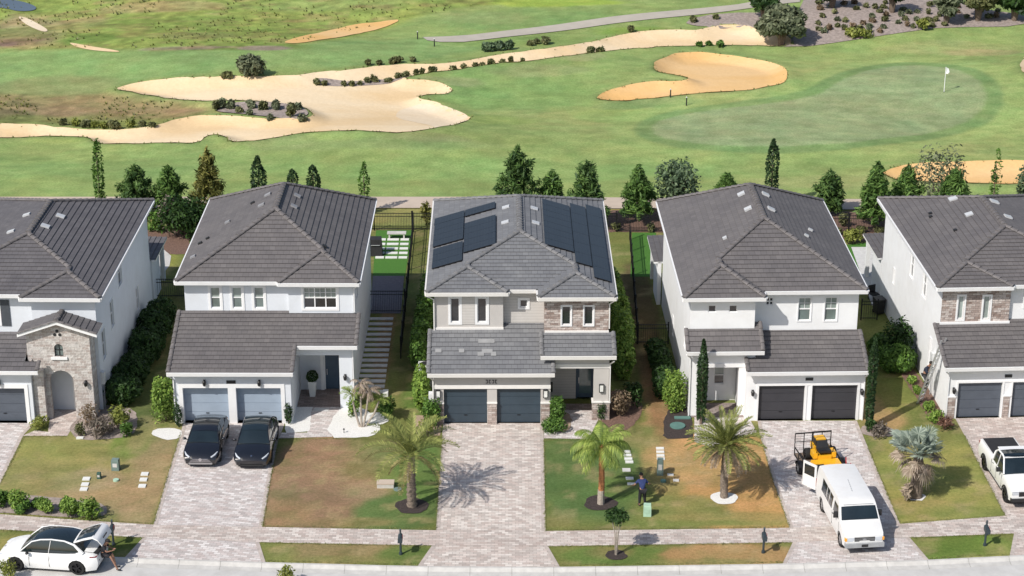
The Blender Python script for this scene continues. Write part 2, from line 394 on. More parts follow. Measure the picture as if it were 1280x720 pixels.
basic('shutter_dark', (.06,.068,.08), .6); basic('lamp_black', (.02,.02,.022), .4); basic('lamp_white', (.75,.75,.72), .3)
basic('void', (.012,.012,.014), .9)
def mat_glass(name, col, rough=.06):
    m, nt, b = newmat(name); o = ramp(nt, noise(nt, .8, 3), [(.3, tuple(c*.7 for c in col)), (.7, tuple(c*1.3 for c in col))])
    nt.links.new(o, b.inputs['Base Color']); b.inputs['Roughness'].default_value = rough; b.inputs['Specular IOR Level'].default_value = .8; b.inputs['Coat Weight'].default_value = .4
mat_glass('glass_dark', (.02,.024,.028)); mat_glass('glass_blind', (.26,.31,.29), .15); mat_glass('glass_shade', (.14,.18,.17), .12); mat_glass('glass_car', (.012,.02,.024), .04); mat_glass('glass_door', (.10,.16,.17), .1)
m, nt, b = newmat('solar'); g = N(nt, 'ShaderNodeUVMap'); k = N(nt, 'ShaderNodeTexBrick'); k.inputs['Scale'].default_value = 1; k.inputs['Brick Width'].default_value = .17; k.inputs['Row Height'].default_value = .17; k.offset = 0
k.inputs['Mortar Size'].default_value = .006; k.inputs['Color1'].default_value = (.016,.020,.028,1); k.inputs['Color2'].default_value = (.020,.025,.034,1); k.inputs['Mortar'].default_value = (.04,.045,.052,1)
nt.links.new(g.outputs[0], k.inputs[0]); nt.links.new(k.outputs[0], b.inputs['Base Color']); b.inputs['Roughness'].default_value = .32; b.inputs['Specular IOR Level'].default_value = .3
basic('solar_frame', (.02,.02,.024), .4, metal=.4)
# vehicles, small things --------------------------------------------
basic('paint_white', (.80,.80,.79), .35, coat=.6, var=.015); basic('paint_black', (.008,.009,.013), .22, coat=1, var=.1)
basic('paint_van', (.72,.72,.71), .4, coat=.3, var=.02, dirt=(.62,.6,.57)); basic('rubber', (.012,.012,.012), .85); basic('rim_dark', (.03,.03,.033), .35, metal=.7)
basic('rim_silver', (.45,.45,.46), .35, metal=.8); basic('chrome', (.6,.6,.62), .2, metal=1); basic('plastic_black', (.02,.02,.021), .55); basic('bumper_grey', (.32,.33,.34), .5)
basic('light_clear', (.55,.58,.62), .15, coat=1); basic('light_amber', (.8,.35,.04), .3); basic('light_red', (.25,.01,.015), .25, coat=1)
basic('mower_yellow', (.80,.42,.02), .4, coat=.4); basic('tonneau', (.02,.02,.022), .8, var=.2); basic('red_plastic', (.5,.04,.04), .5)
basic('util_green', (.045,.10,.075), .6); basic('util_pale', (.38,.55,.42), .6); basic('util_grey', (.16,.22,.20), .6); basic('cover_teal', (.10,.20,.175), .8)
basic('mail_post', (.035,.05,.06), .5, var=.2); basic('ac_white', (.62,.63,.63), .5)
basic('skin', (.32,.17,.11), .6, var=.06); basic('hair_dark', (.02,.015,.012), .8); basic('cloth_navy', (.02,.035,.12), .85, var=.2, vs=12); basic('cloth_black', (.016,.016,.02), .9, var=.2); basic('cloth_navy_dark', (.018,.024,.045), .9, var=.2); basic('cloth_dark', (.04,.04,.045), .9, var=.2)
basic('cap_green', (.03,.10,.07), .8); basic('cap_grey', (.12,.11,.11), .8); basic('shoe_black', (.015,.015,.015), .6); basic('alu', (.62,.63,.64), .35, metal=.7)
basic('flag_white', (.85,.85,.85), .7, var=.02); basic('pvc_white', (.52,.53,.54), .4, var=.02)
# ------------------------------------------------------------------ houses
def clip(poly, axis, lim, keep_less):
    out = []
    for i in range(len(poly)):
        a, b = poly[i], poly[(i+1) % len(poly)]
        ia = (a[axis] <= lim) == keep_less or abs(a[axis]-lim) < 1e-9; ib = (b[axis] <= lim) == keep_less or abs(b[axis]-lim) < 1e-9
        if ia: out.append(a)
        if ia != ib:
            t = (lim-a[axis])/(b[axis]-a[axis]); out.append((a[0]+(b[0]-a[0])*t, a[1]+(b[1]-a[1])*t))
    return out
def tile_face(mb, pts, e, course=.34, lift=.038):
    """planar roof face cut into overlapping tile courses, each standing proud at its lower edge"""
    P = [Vector(p) for p in pts]; e = Vector(e).normalized()
    n = Vector((0, 0, 0))
    for i in range(len(P)): n += P[i].cross(P[(i+1) % len(P)])
    n.normalize()
    if n.z < 0: n = -n
    g = n.cross(e).normalized()
    if g.z < 0: g = -g
    O = P[0]; uv = [((p-O).dot(e), (p-O).dot(g)) for p in P]
    v0 = min(q[1] for q in uv); v1 = max(q[1] for q in uv); v = v0; u_off = O.dot(e)
    while v < v1-1e-4:
        w = min(v+course, v1)
        q = clip(clip(uv, 1, w, True), 1, v, False)
        qq = []
        for a in q:
            if not qq or abs(a[0]-qq[-1][0])+abs(a[1]-qq[-1][1]) > 1e-6: qq.append(a)
        if len(qq) > 1 and abs(qq[0][0]-qq[-1][0])+abs(qq[0][1]-qq[-1][1]) < 1e-6: qq.pop()
        if len(qq) >= 3:
            pos = [O+e*a[0]+g*a[1]+n*(.006+lift*max(0, 1-(a[1]-v)/course)) for a in qq]
            ar = Vector((0, 0, 0))
            for i in range(len(pos)): ar += pos[i].cross(pos[(i+1) % len(pos)])
            uvs = [(a[0]+u_off, a[1]-v0) for a in qq]
            if ar.dot(n) < 0: pos.reverse(); uvs.reverse()
            mb.face(pos, uvs)
            lo = [a for a in qq if abs(a[1]-v) < 1e-5]
            if len(lo) >= 2:
                a = min(lo); b_ = max(lo)
                p0 = O+e*a[0]+g*v; p1 = O+e*b_[0]+g*v; t = n*(.006+lift)
                mb.face([p0, p1, p1+t, p0+t], [(a[0]+u_off, v-v0-.02), (b_[0]+u_off, v-v0-.02), (b_[0]+u_off, v-v0), (a[0]+u_off, v-v0)])
        v += course
def caps(mb, a, b, r=.15, seg=.42, up=.06):
    """a run of overlapping half round ridge tiles"""
    a = Vector(a)+Vector((0,0,up)); b = Vector(b)+Vector((0,0,up)); L = (b-a).length; d = (b-a)/L; k = max(1, int(L/seg))
    s = d.cross(Vector((0,0,1))).normalized(); u = s.cross(d)
    for i in range(k):
        p = a+d*(L*i/k); q = a+d*(L*(i+1)/k+.04); vs = []
        for pt, rr, h in ((p, r*1.08, .035), (q, r*.92, 0)):
            for j in range(6):
                t = math.pi*j/5; vs.append(pt+s*(math.cos(t)*rr)+u*(math.sin(t)*rr*.62+h-.04))
        mb.mesh(vs, [(j, j+1, j+7, j+6) for j in range(5)]+[(5,4,3,2,1,0), (6,7,8,9,10,11)])
class House:
    def __init__(s, px, py, dx, label, cat='house', group='two storey houses in a row'):
        s.O = at(px, py); s.phi = math.atan(dx*CP/FPX); a = s.phi
        s.ex = (math.cos(a), -math.sin(a)); s.ey = (math.sin(a), math.cos(a))
        s.root = thing('house', label, cat, s.O, -a, group)
    def loc(s, P):
        dx, dy = P[0]-s.O[0], P[1]-s.O[1]
        return (dx*s.ex[0]+dy*s.ex[1], dx*s.ey[0]+dy*s.ey[1], P[2])
    def W(s, lx, ly, z=0): return (s.O[0]+lx*s.ex[0]+ly*s.ey[0], s.O[1]+lx*s.ex[1]+ly*s.ey[1], z)
    def F(s, x, y, ly):
        d = ray(x, y); de = d[0]*s.ey[0]+d[1]*s.ey[1]; oe = -(s.O[0]*s.ey[0]+s.O[1]*s.ey[1]); t = (ly-oe)/de
        return s.loc((d[0]*t, d[1]*t, HC+d[2]*t))
    def FX(s, x, y, lx):     # on a side wall at local x
        d = ray(x, y); de = d[0]*s.ex[0]+d[1]*s.ex[1]; oe = -(s.O[0]*s.ex[0]+s.O[1]*s.ex[1]); t = (lx-oe)/de
        return s.loc((d[0]*t, d[1]*t, HC+d[2]*t))
    def G(s, x, y, z=0): return s.loc(at(x, y, z))
    def part(s, name, mb, mat, parent=None, smooth=None): return mb.build(name, mat, parent or s.root, smooth)
FR = ((1,0),(0,1)); RT = ((0,1),(-1,0)); LF = ((0,-1),(1,0)); BK = ((-1,0),(0,-1))
def wm(A, o):
    d, i = o; return Matrix(((d[0], i[0], 0, A[0]), (d[1], i[1], 0, A[1]), (0, 0, 1, 0), (0, 0, 0, 1)))
def wallrect(mb, A, o, L, z0, z1, holes=(), depth=.14):
    m = wm(A, o); V = lambda s, t, z: tuple(m @ Vector((s, t, z)))
    ss = sorted({0, L, *[h[0] for h in holes], *[h[1] for h in holes]}); zs = sorted({z0, z1, *[h[2] for h in holes], *[h[3] for h in holes]})
    for i in range(len(ss)-1):
        for j in range(len(zs)-1):
            a, b, c, d = ss[i], ss[i+1], zs[j], zs[j+1]; cx, cz = (a+b)/2, (c+d)/2
            if any(h[0] < cx < h[1] and h[2] < cz < h[3] for h in holes): continue
            mb.face([V(a,0,c), V(b,0,c), V(b,0,d), V(a,0,d)])
    for h in holes:
        a, b, c, d = h[:4]; D = h[4] if len(h) > 4 else depth
        mb.face([V(a,0,c), V(a,D,c), V(b,D,c), V(b,0,c)]); mb.face([V(a,0,d), V(b,0,d), V(b,D,d), V(a,D,d)])
        mb.face([V(a,0,c), V(a,0,d), V(a,D,d), V(a,D,c)]); mb.face([V(b,0,c), V(b,D,c), V(b,D,d), V(b,0,d)])
def window(Hs, A, o, s0, s1, z0, z1, cols=1, rows=2, trim=.1, frame='trim_white', glass='glass_dark', lower=None, grid=False, d=.09, label=None):
    m = wm(A, o); mb = MB(); T = .035
    if trim:
        for a, b, c, e in ((s0-trim, s1+trim, z1, z1+trim), (s0-trim, s1+trim, z0-trim, z0), (s0-trim, s0, z0, z1), (s1, s1+trim, z0, z1)): mb.box(a, b, -T, -.003, c, e, m)
    w = .05
    for a, b, c, e in ((s0, s1, z1-w, z1), (s0, s1, z0, z0+w), (s0, s0+w, z0+w, z1-w), (s1-w, s1, z0+w, z1-w)): mb.box(a, b, d-.05, d, c, e, m)
    for i in range(1, cols):
        x = s0+(s1-s0)*i/cols; mb.box(x-.03, x+.03, d-.045, d-.003, z0+w, z1-w, m)
    for j in range(1, rows):
        z = z0+(z1-z0)*j/rows; mb.box(s0+w, s1-w, d-.04, d-.006, z-.03, z+.03, m)
    if grid:
        n = cols*2
        for i in range(1, n, 2):
            x = s0+(s1-s0)*i/n; mb.box(x-.012, x+.012, d-.03, d-.008, (z0+z1)/2 if grid == 'top' else z0+w, z1-w, m)
        z = z0+(z1-z0)*.75; mb.box(s0+w, s1-w, d-.03, d-.009, z-.012, z+.012, m)
    fr = Hs.part('window', mb, frame)
    if label: fr['label'] = label
    pm = MB(); V = lambda s, t, z: tuple(m @ Vector((s, t, z)))
    if lower:
        zm = (z0+z1)/2
        pm.face([V(s0,d,zm), V(s1,d,zm), V(s1,d,z1), V(s0,d,z1)]); pm.cur = 1; pm.face([V(s0,d,z0), V(s1,d,z0), V(s1,d,zm), V(s0,d,zm)])
        pm.build('pane', [glass, lower], fr)
    else:
        pm.face([V(s0,d,z0), V(s1,d,z0), V(s1,d,z1), V(s0,d,z1)]); pm.build('pane', glass, fr)
    return fr
def garage_door(Hs, x0, x1, z1, depth, mat, ly=0, windows=False, label=None):
    mb = MB(); n = 4; h = (z1-.02)/n
    for i in range(n): mb.box(x0+.01, x1-.01, ly+depth, ly+depth+.05, .02+i*h, .02+(i+1)*h-.018)
    mb.box(x0+.01, x1-.01, ly+depth+.02, ly+depth+.06, .02, z1)
    o = Hs.part('garage_door', mb, mat)
    hb = MB(); hb.box((x0+x1)/2-.09, (x0+x1)/2+.09, ly+depth-.03, ly+depth, .45, .49); hb.build('handle', 'black_metal', o)
    return o
def sconce(Hs, A, o, s, z, kind='black'):
    m = wm(A, o); mb = MB(); mb.box(s-.06, s+.06, -.03, -.002, z-.12, z+.14, m)
    if kind == 'black':
        mb.box(s-.02, s+.02, -.16, -.03, z+.1, z+.13, m); mb.tube([m @ Vector((s, -.16, z+.17)), m @ Vector((s, -.16, z+.08)), m @ Vector((s, -.16, z-.14)), m @ Vector((s, -.16, z-.2))], [.02, .11, .08, .02], 8)
        fr = Hs.part('wall_lamp', mb, 'lamp_black'); g = MB(); g.tube([m @ Vector((s, -.16, z+.05)), m @ Vector((s, -.16, z-.1))], [.095, .085], 8); g.build('lamp_glass', 'glass_shade', fr)
    else:
        mb.box(s-.13, s+.13, -.14, -.03, z+.2, z+.24, m); mb.box(s-.13, s+.13, -.14, -.03, z-.24, z-.2, m); mb.box(s-.13, s-.1, -.14, -.03, z-.2, z+.2, m); mb.box(s+.1, s+.13, -.14, -.03, z-.2, z+.2, m)
        fr = Hs.part('wall_lamp', mb, 'lamp_black'); g = MB(); g.box(s-.1, s+.1, -.12, -.04, z-.2, z+.2, m); g.build('lamp_glass', 'lamp_white', fr)
def gutter(mb, a, b, z, drop=.2, out=.1):
    """box gutter and fascia along an eave from a to b (local xy), roof lying to the left of a->b"""
    a = Vector((*a, 0)); b = Vector((*b, 0)); d = (b-a).normalized(); n = Vector((d.y, -d.x, 0))
    m = Matrix(((d.x, n.x, 0, a.x), (d.y, n.y, 0, a.y), (0, 0, 1, 0), (0, 0, 0, 1)))
    v = [(-.02, -.03, z-drop), ((b-a).length+.02, -.03, z-drop), ((b-a).length+.02, out*.7, z-drop), (-.02, out*.7, z-drop),
         (-.02, -.03, z+.005), ((b-a).length+.02, -.03, z+.005), ((b-a).length+.02, out, z+.005), (-.02, out, z+.005)]
    mb.mesh([m @ Vector(p) for p in v], [(0,1,2,3), (7,6,5,4), (1,0,4,5), (2,1,5,6), (3,2,6,7), (0,3,7,4)])
def hip_roof(Hs, x0, x1, yf, yr, hr, yend, bumps, ze, mat, capmat, trim='trim_white'):
    hw = (x1-x0)/2; xc = (x0+x1)/2; A = (xc, yf+hw, hr); E = (xc, yend, hr); m = (hr-ze)/hw
    mb = MB(); cp = MB(); gt = MB(); so = MB()
    L = [b for b in bumps if b[0] == 'L']; Rr = [b for b in bumps if b[0] == 'R']
    RL = (x0, yr, ze); RR = (x1, yr, ze)
    front = []; left = [RL]; right = [RR]
    if L:
        _, ys, w = L[0]; h = w/2; a = (x0+h, ys+h, ze+m*h); bb = (x0+h, yf+h, ze+m*h)
        tile_face(mb, [(x0,ys,ze), (x0+w,ys,ze), a], (1,0,0)); tile_face(mb, [(x0+w,ys,ze), (x0+w,yf,ze), bb, a], (0,1,0))
        left += [(x0,ys,ze), a, bb]; front += [(x0+w, yf, ze)]; fl = bb
        caps(cp, (x0,ys,ze), a); caps(cp, (x0+w,ys,ze), a); caps(cp, a, bb); caps(cp, bb, A)
        gutter(gt, (x0,ys), (x0+w,ys), ze); gutter(gt, (x0+w,ys), (x0+w,yf), ze); xl = x0+w; yl = ys
    else:
        left += [(x0,yf,ze)]; front += [(x0,yf,ze)]; fl = None; caps(cp, (x0,yf,ze), A); xl = x0; yl = yf
    if Rr:
        _, ys, w = Rr[0]; h = w/2; a = (x1-h, ys+h, ze+m*h); bb = (x1-h, yf+h, ze+m*h)
        tile_face(mb, [(x1-w,ys,ze), (x1,ys,ze), a], (1,0,0)); tile_face(mb, [(x1-w,yf,ze), (x1-w,ys,ze), a, bb], (0,1,0))
        right += [(x1,ys,ze), a, bb]; front += [(x1-w,yf,ze), bb]
        caps(cp, (x1,ys,ze), a); caps(cp, (x1-w,ys,ze), a); caps(cp, a, bb); caps(cp, bb, A)
        gutter(gt, (x1-w,ys), (x1,ys), ze); gutter(gt, (x1-w,yf), (x1-w,ys), ze); xr = x1-w; yrr = ys
    else:
        right += [(x1,yf,ze)]; front += [(x1,yf,ze)]; caps(cp, (x1,yf,ze), A); xr = x1; yrr = yf
    front += [A]+([fl] if fl else [])
    left += [A, E]; right += [A, E]
    tile_face(mb, front, (1,0,0)); tile_face(mb, left, (0,1,0)); tile_face(mb, right, (0,1,0)); tile_face(mb, [RR, RL, E], (1,0,0))
    caps(cp, A, E, r=.17); caps(cp, RL, E); caps(cp, RR, E)
    gutter(gt, (xl,yf), (xr,yf), ze); gutter(gt, (x1,yrr), (x1,yr), ze); gutter(gt, (x1,yr), (x0,yr), ze); gutter(gt, (x0,yr), (x0,yl), ze)
    z = ze-.15; pts = [(x0,yl,z)]+([(xl,yl,z), (xl,yf,z)] if L else [])+([(xr,yf,z), (xr,yrr,z)] if Rr else [])+[(x1,yrr,z), (x1,yr,z), (x0,yr,z)]
    so.face(list(reversed(pts)))
    r = Hs.part('roof', mb, mat); cp.build('ridge_tiles', capmat, r); Hs.part('gutter', gt, trim); Hs.part('soffit', so, 'soffit')
    return r, m
def shed_roof(Hs, poly, y0, z0, m, mat, capmat, rakes=(), gut=(), trim='trim_white', thick=.14):
    """mono-pitch roof: poly in local xy, plane through (y0,z0) rising with m"""
    Z = lambda y: z0+m*(y-y0); mb = MB(); cp = MB(); gt = MB(); so = MB()
    P = [(x, y, Z(y)) for x, y in poly]; tile_face(mb, P, (1,0,0))
    so.face([(x, y, z-thick) for x, y, z in reversed(P)])
    for i in range(len(P)):
        a, b = P[i], P[(i+1) % len(P)]; so.face([(a[0],a[1],a[2]-thick), (b[0],b[1],b[2]-thick), (b[0],b[1],b[2]-.002), (a[0],a[1],a[2]-.002)])
    r = Hs.part('roof', mb, mat)
    for (xa, ya, xb, yb) in rakes: cp = MB(); caps(cp, (xa,ya,Z(ya)), (xb,yb,Z(yb)), r=.12); cp.build('ridge_tiles', capmat, r)
    so.build('soffit', trim, r)
    for xa, xb, y in gut: gutter(gt, (xa,y), (xb,y), Z(y))
    if gut: Hs.part('gutter', gt, trim)
    return r
def downspout(Hs, pts, mat='trim_white'):
    mb = MB()
    for a, b in zip(pts, pts[1:]): mb.bar(a, b, .08, .06)
    Hs.part('downspout', mb, mat)
def roof_vents(Hs, lst, normal_side, mat='alu', names='roof_vent'):
    for (x, y, z, w, h, sx) in lst:
        mb = MB(); rot = Matrix.Translation((x, y, z)) @ Matrix.Rotation(sx, 4, 'Y'); mb.box(-w/2, w/2, -h/2, h/2, .02, .10, rot); Hs.part(names, mb, mat)
ZE = 6.9
def body(Hs, segs, xl, xr, yr, mat, side_holes_r=(), side_holes_l=(), ztop=6.78, zside=0, matmap=None):
    """upper walls. segs: (x0, x1, y, zlow, holes, mat) left to right"""
    mb = {}
    def g(m): return mb.setdefault(m, MB())
    for x0, x1, y, zl, holes, mt in segs:
        wallrect(g(mt or mat), (x0, y), FR, x1-x0, zl, ztop, [(h[0]-x0, h[1]-x0, *h[2:]) for h in holes])
    for a, b in zip(segs, segs[1:]):
        zl = min(a[3], b[3])
        if a[2] < b[2]: wallrect(g(a[5] or mat), (a[1], a[2]), RT, b[2]-a[2], zl, ztop)
        elif a[2] > b[2]: wallrect(g(b[5] or mat), (b[0], a[2]), LF, a[2]-b[2], zl, ztop)
    y0 = segs[0][2]; y1 = segs[-1][2]
    wallrect(g(mat), (xl, yr), LF, yr-y0, zside, ztop, [(yr-h[1], yr-h[0], *h[2:]) for h in side_holes_l])
    wallrect(g(mat), (xr, y1), RT, yr-y1, zside, ztop, [(h[0]-y1, h[1]-y1, *h[2:]) for h in side_holes_r])
    wallrect(g(mat), (xr, yr), BK, xr-xl, zside, ztop)
    for m_, b in mb.items(): Hs.part('wall' if m_ == mat else ('stone_cladding' if 'stone' in m_ else 'siding_wall'), b, m_)
def garage(Hs, x0, x1, yb, doors, ztop, rf, mat, dmat, depth=.28, trimw=.0, trimmat='trim_white', stone=None, band=None):
    """garage box with two door openings. rf(y)-> underside height of the roof"""
    mb = MB(); wallrect(mb, (x0, 0), FR, x1-x0, 0, ztop, [(a-x0, b-x0, 0.0, h, depth) for a, b, h in doors])
    for x, o in ((x0, 0), (x1, 1)):
        p = [(x,0,0), (x,yb,0), (x,yb,rf(yb)), (x,-.02,rf(-.02)), (x,-.02,ztop), (x,0,ztop)]
        p = [(x,0,0), (x,yb,0), (x,yb,rf(yb)), (x,0,rf(0))]
        mb.face(p if o else list(reversed(p)))
    mb.face([(x0,0,ztop), (x1,0,ztop), (x1,0,rf(0)), (x0,0,rf(0))])
    Hs.part('garage_wall', mb, mat)
    for a, b, h in doors: garage_door(Hs, a, b, h, depth-.06, dmat)
    if trimw:
        t = MB()
        a, b = doors[0][0], doors[-1][1]; h = doors[0][2]
        t.box(a-trimw, b+trimw, -.04, -.003, h, h+trimw*1.15)
        t.box(a-trimw, a, -.04, -.003, 0, h); t.box(b, b+trimw, -.04, -.003, 0, h)
        for p, q in zip(doors, doors[1:]):
            t.box(p[1], p[1]+trimw, -.04, -.003, 0, h); t.box(q[0]-trimw, q[0], -.04, -.003, 0, h)
        Hs.part('door_trim', t, trimmat)
    if stone:
        zt = stone[0]
        for a, b in stone[1]: t = MB(); t.box(a, b, -.07, -.002, 0, zt); sb = Hs.part('stone_base', t, 'stone_ledger'); c = MB(); c.box(a-.03, b+.03, -.1, -.002, zt+.001, zt+.08); c.build('stone_cap', trimmat, sb)
def plaque(Hs, x, z, txt, mat='plastic_black', w=.5, h=.24, plate=True):
    fr = None
    if plate:
        mb = MB(); mb.box(x-w/2, x+w/2, -.03, -.002, z-h/2, z+h/2); fr = Hs.part('house_number', mb, mat)
    if plate:
        t = MB(); t.box(x-w/2+.03, x+w/2-.03, -.036, -.031, z+h/2-.03, z+h/2-.015); t.build('plate_edge', 'shutter_dark', fr); return
    for i in range(4):      # four dark raised figures, too small to read in the photograph
        t = MB(); cx_ = x+(i-1.5)*.17; t.box(cx_-.055, cx_+.055, -.03, -.002, z+.05, z+.085); t.box(cx_+(-.055 if i % 2 else .02), cx_+(-.02 if i % 2 else .055), -.03, -.002, z-.10, z+.05); t.box(cx_-.055, cx_+.055, -.031, -.002, z-.125, z-.10); Hs.part('house_number', t, 'plastic_black')
def front_door(Hs, x0, x1, y, z1, mat, glass=None):
    mb = MB(); w = .07
    mb.box(x0-.07, x0, y-.03, y+.02, 0, z1+.07); mb.box(x1, x1+.07, y-.03, y+.02, 0, z1+.07); mb.box(x0, x1, y-.03, y+.02, z1, z1+.07)
    fr = Hs.part('front_door', mb, mat if glass else 'trim_white'); l = MB()
    if glass:
        l.box(x0, x1, y+.0, y+.03, .05, .3); l.box(x0, x0+.13, y, y+.03, .3, z1); l.box(x1-.13, x1, y, y+.03, .3, z1); l.box(x0+.13, x1-.13, y, y+.03, z1-.13, z1)
        l.build('door_leaf', mat, fr); g = MB(); g.box(x0+.13, x1-.13, y+.01, y+.02, .3, z1-.13); g.build('door_glass', glass, fr)
    else:
        l.box(x0, x1, y, y+.04, .05, z1)
        for k in range(3): l.box(x0+.12, x1-.12, y-.012, y-.001, .2+k*z1*.31, .2+k*z1*.31+z1*.24)
        l.build('door_leaf', mat, fr)
    h = MB(); h.bar((x0+.1, y-.06, .95), (x0+.1, y-.06, 1.3), .03); h.box(x0+.085, x0+.115, y-.06, y, .97, 1.0); h.box(x0+.085, x0+.115, y-.06, y, 1.24, 1.27); h.build('handle', 'alu', fr)
# ================================================================== house 3 (middle, solar panels)
H3 = House(542, 530, -17, 'grey two storey house in the middle with solar panels on its roof')
h = H3; m3 = .42; rf3 = lambda y: 3.23+m3*(y+.45)-.16
garage(h, 0.0, 6.43, 3.2, [(.58, 2.96, 2.12), (3.50, 5.90, 2.12)], 2.79, rf3, 'wall_greige', 'door_navy', depth=.24, stone=(1.25, [(.04,.56), (2.98,3.48), (5.92,6.40)]), trimmat='trim_warm')
t = MB(); t.box(-.01, 6.44, -.05, -.002, 2.14, 2.36); h.part('header_band', t, 'trim_warm')
plaque(h, 3.2, 2.58, '8972', w=.9, h=.26, plate=False)
for x in (.27, 6.16): sconce(h, (0,0), FR, x, 1.85, 'box')
sconce(h, (6.43,0), RT, .7, 1.9, 'box')
segs = [(.05, 3.85, 2.69, 3.0, [(.82+.12, 1.44, 4.95, 6.4), (2.42, 2.94, 4.95, 6.4)], None), (3.85, 6.12, 3.13, 3.0, [(4.78, 5.22, 5.66, 6.12)], 'siding'),
        (6.12, 9.66, 1.95, 3.9, [(7.08, 7.58, 5.08, 6.2), (8.31, 8.81, 5.08, 6.2)], 'stone_ledger')]
body(h, segs, .05, 9.66, 17.3, 'wall_greige', side_holes_r=[(8, 9, 5, 6.2)])
window(h, (0,2.69), FR, .94, 1.44, 4.95, 6.4, rows=1, trim=.13); window(h, (0,2.69), FR, 2.42, 2.94, 4.95, 6.4, rows=1, trim=.13)
t = MB(); t.box(1.58, 2.28, 2.655, 2.685, 4.84, 6.5)
h.part('infill_panel', t, 'siding'); window(h, (0,3.13), FR, 4.78, 5.22, 5.66, 6.12, rows=1, trim=.11)
for a, b in ((7.08, 7.58), (8.31, 8.81)): window(h, (0,1.95), FR, a, b, 5.08, 6.2, rows=1, trim=.07)
window(h, (9.66,0), RT, 8, 9, 5, 6.2)
t = MB(); t.box(.02, 3.87, 2.63, 2.688, 4.50, 4.66); h.part('skirt_trim', t, 'trim_warm'); t = MB(); t.box(6.14, 9.68, 1.88, 1.948, 4.62, 4.76); h.part('skirt_trim', t, 'trim_warm')
shed_roof(h, [(-.27,-.45), (6.63,-.45), (6.63,.75), (6.12,.75), (6.12,3.1), (3.85,3.1), (3.85,2.66), (-.27,2.66)], -.45, 3.23, m3, 'roof_grey', 'ridge_grey', rakes=[(-.22,-.45,-.22,2.6), (6.58,-.45,6.58,.75)], gut=[(-.27,6.63,-.45)], trim='trim_warm')
for px_, py_, w_ in ((608,427,.9), (601,443,.35), (609,439.5,.6), (617,443,.3), (577,439,.3), (548,439,.35)):
    best = min(((abs(h.F(px_, py_, y_)[2]-(3.23+m3*(y_+.45))), y_) for y_ in np.linspace(-.4, 2.6, 120))); y_ = best[1]; x_, _, z_ = h.F(px_, py_, y_)
    t = MB(); t.box(-w_/2, w_/2, -.15, .15, .045, .056, Matrix.Translation((x_, y_, z_)) @ Matrix.Rotation(math.atan(m3), 4, 'X')); h.part('pale_tile', t, 'ridge_pale')
ez = h.F(766, 445, .05)[2]; wz = h.F(766, 415, 1.95)[2]; me_ = (wz-ez)/1.9
shed_roof(h, [(5.9,.05), (10.0,.05), (10.0,1.93), (5.9,1.93)], .05, ez, me_, 'roof_grey', 'ridge_grey', rakes=[(5.95,.05,5.95,1.9), (9.93,.05,9.93,1.9)], gut=[(5.9,10.0,.05)], trim='trim_warm')
eb = h.F(742, 460, .5)[2]
t = MB(); t.box(6.43, 9.66, .5, .86, eb, ez-.12); t.box(8.82, 9.66, .5, .86, 0, eb); t.box(8.82, 9.66, .86, 1.95, eb, ez-.12); t.face([(9.66,.86,0), (9.66,1.95,0), (9.66,1.95,wz-.2), (9.66,.86,ez)])
t.box(9.46, 9.66, .87, 3.4, 0, 3.9); t.box(6.2, 6.44, .86, 3.4, 0, 3.9); h.part('porch_wall', t, 'wall_greige')
t = MB(); t.box(6.40, 9.70, .46, .498, eb, eb+.24); h.part('porch_beam_trim', t, 'trim_warm')
t = MB(); t.box(8.76, 9.72, .44, .92, 0, 1.05); h.part('stone_base', t, 'stone_ledger'); t = MB(); t.box(8.72, 9.76, .40, .96, 1.051, 1.13); h.part('stone_cap', t, 'trim_warm')
t = MB(); wallrect(t, (6.44, 3.3), FR, 3.02, 0, 3.9, [(7.95-6.44, 9.0-6.44, 0, 2.35), (6.55-6.44, 7.15-6.44, 2.05, 2.45)]); h.part('porch_siding', t, 'siding')
front_door(h, 8.02, 8.93, 3.36, 2.28, 'frontdoor_blue', 'glass_door'); window(h, (0,3.3), FR, 6.55, 7.15, 2.05, 2.45, rows=1, trim=.06)
t = MB(); t.face([(6.4,.5,eb-.01), (6.4,3.3,eb-.01), (9.7,3.3,eb-.01), (9.7,.5,eb-.01)]); h.part('porch_ceiling', t, 'soffit')
sconce(h, (0,.5), FR, 9.25, 1.95, 'box')
r3, mm3 = hip_roof(h, -.38, 10.02, 2.68, 17.6, 8.45, 14.0, [('L', 2.24, 4.5), ('R', 1.5, 4.25)], ZE, 'roof_grey', 'ridge_grey', 'trim_warm')
downspout(h, [(-.33,2.2,6.7), (.02,2.6,6.35), (.02,2.6,4.5)], 'trim_warm'); downspout(h, [(9.95,1.5,6.7), (9.7,1.88,6.35), (9.7,1.88,4.9)], 'trim_warm'); downspout(h, [(-.2,-.4,3.0), (.0,-.06,2.7), (.0,-.06,0)], 'trim_warm'); downspout(h, [(9.9,.1,3.7), (9.71,.42,3.4), (9.71,.42,1.2)], 'trim_warm')
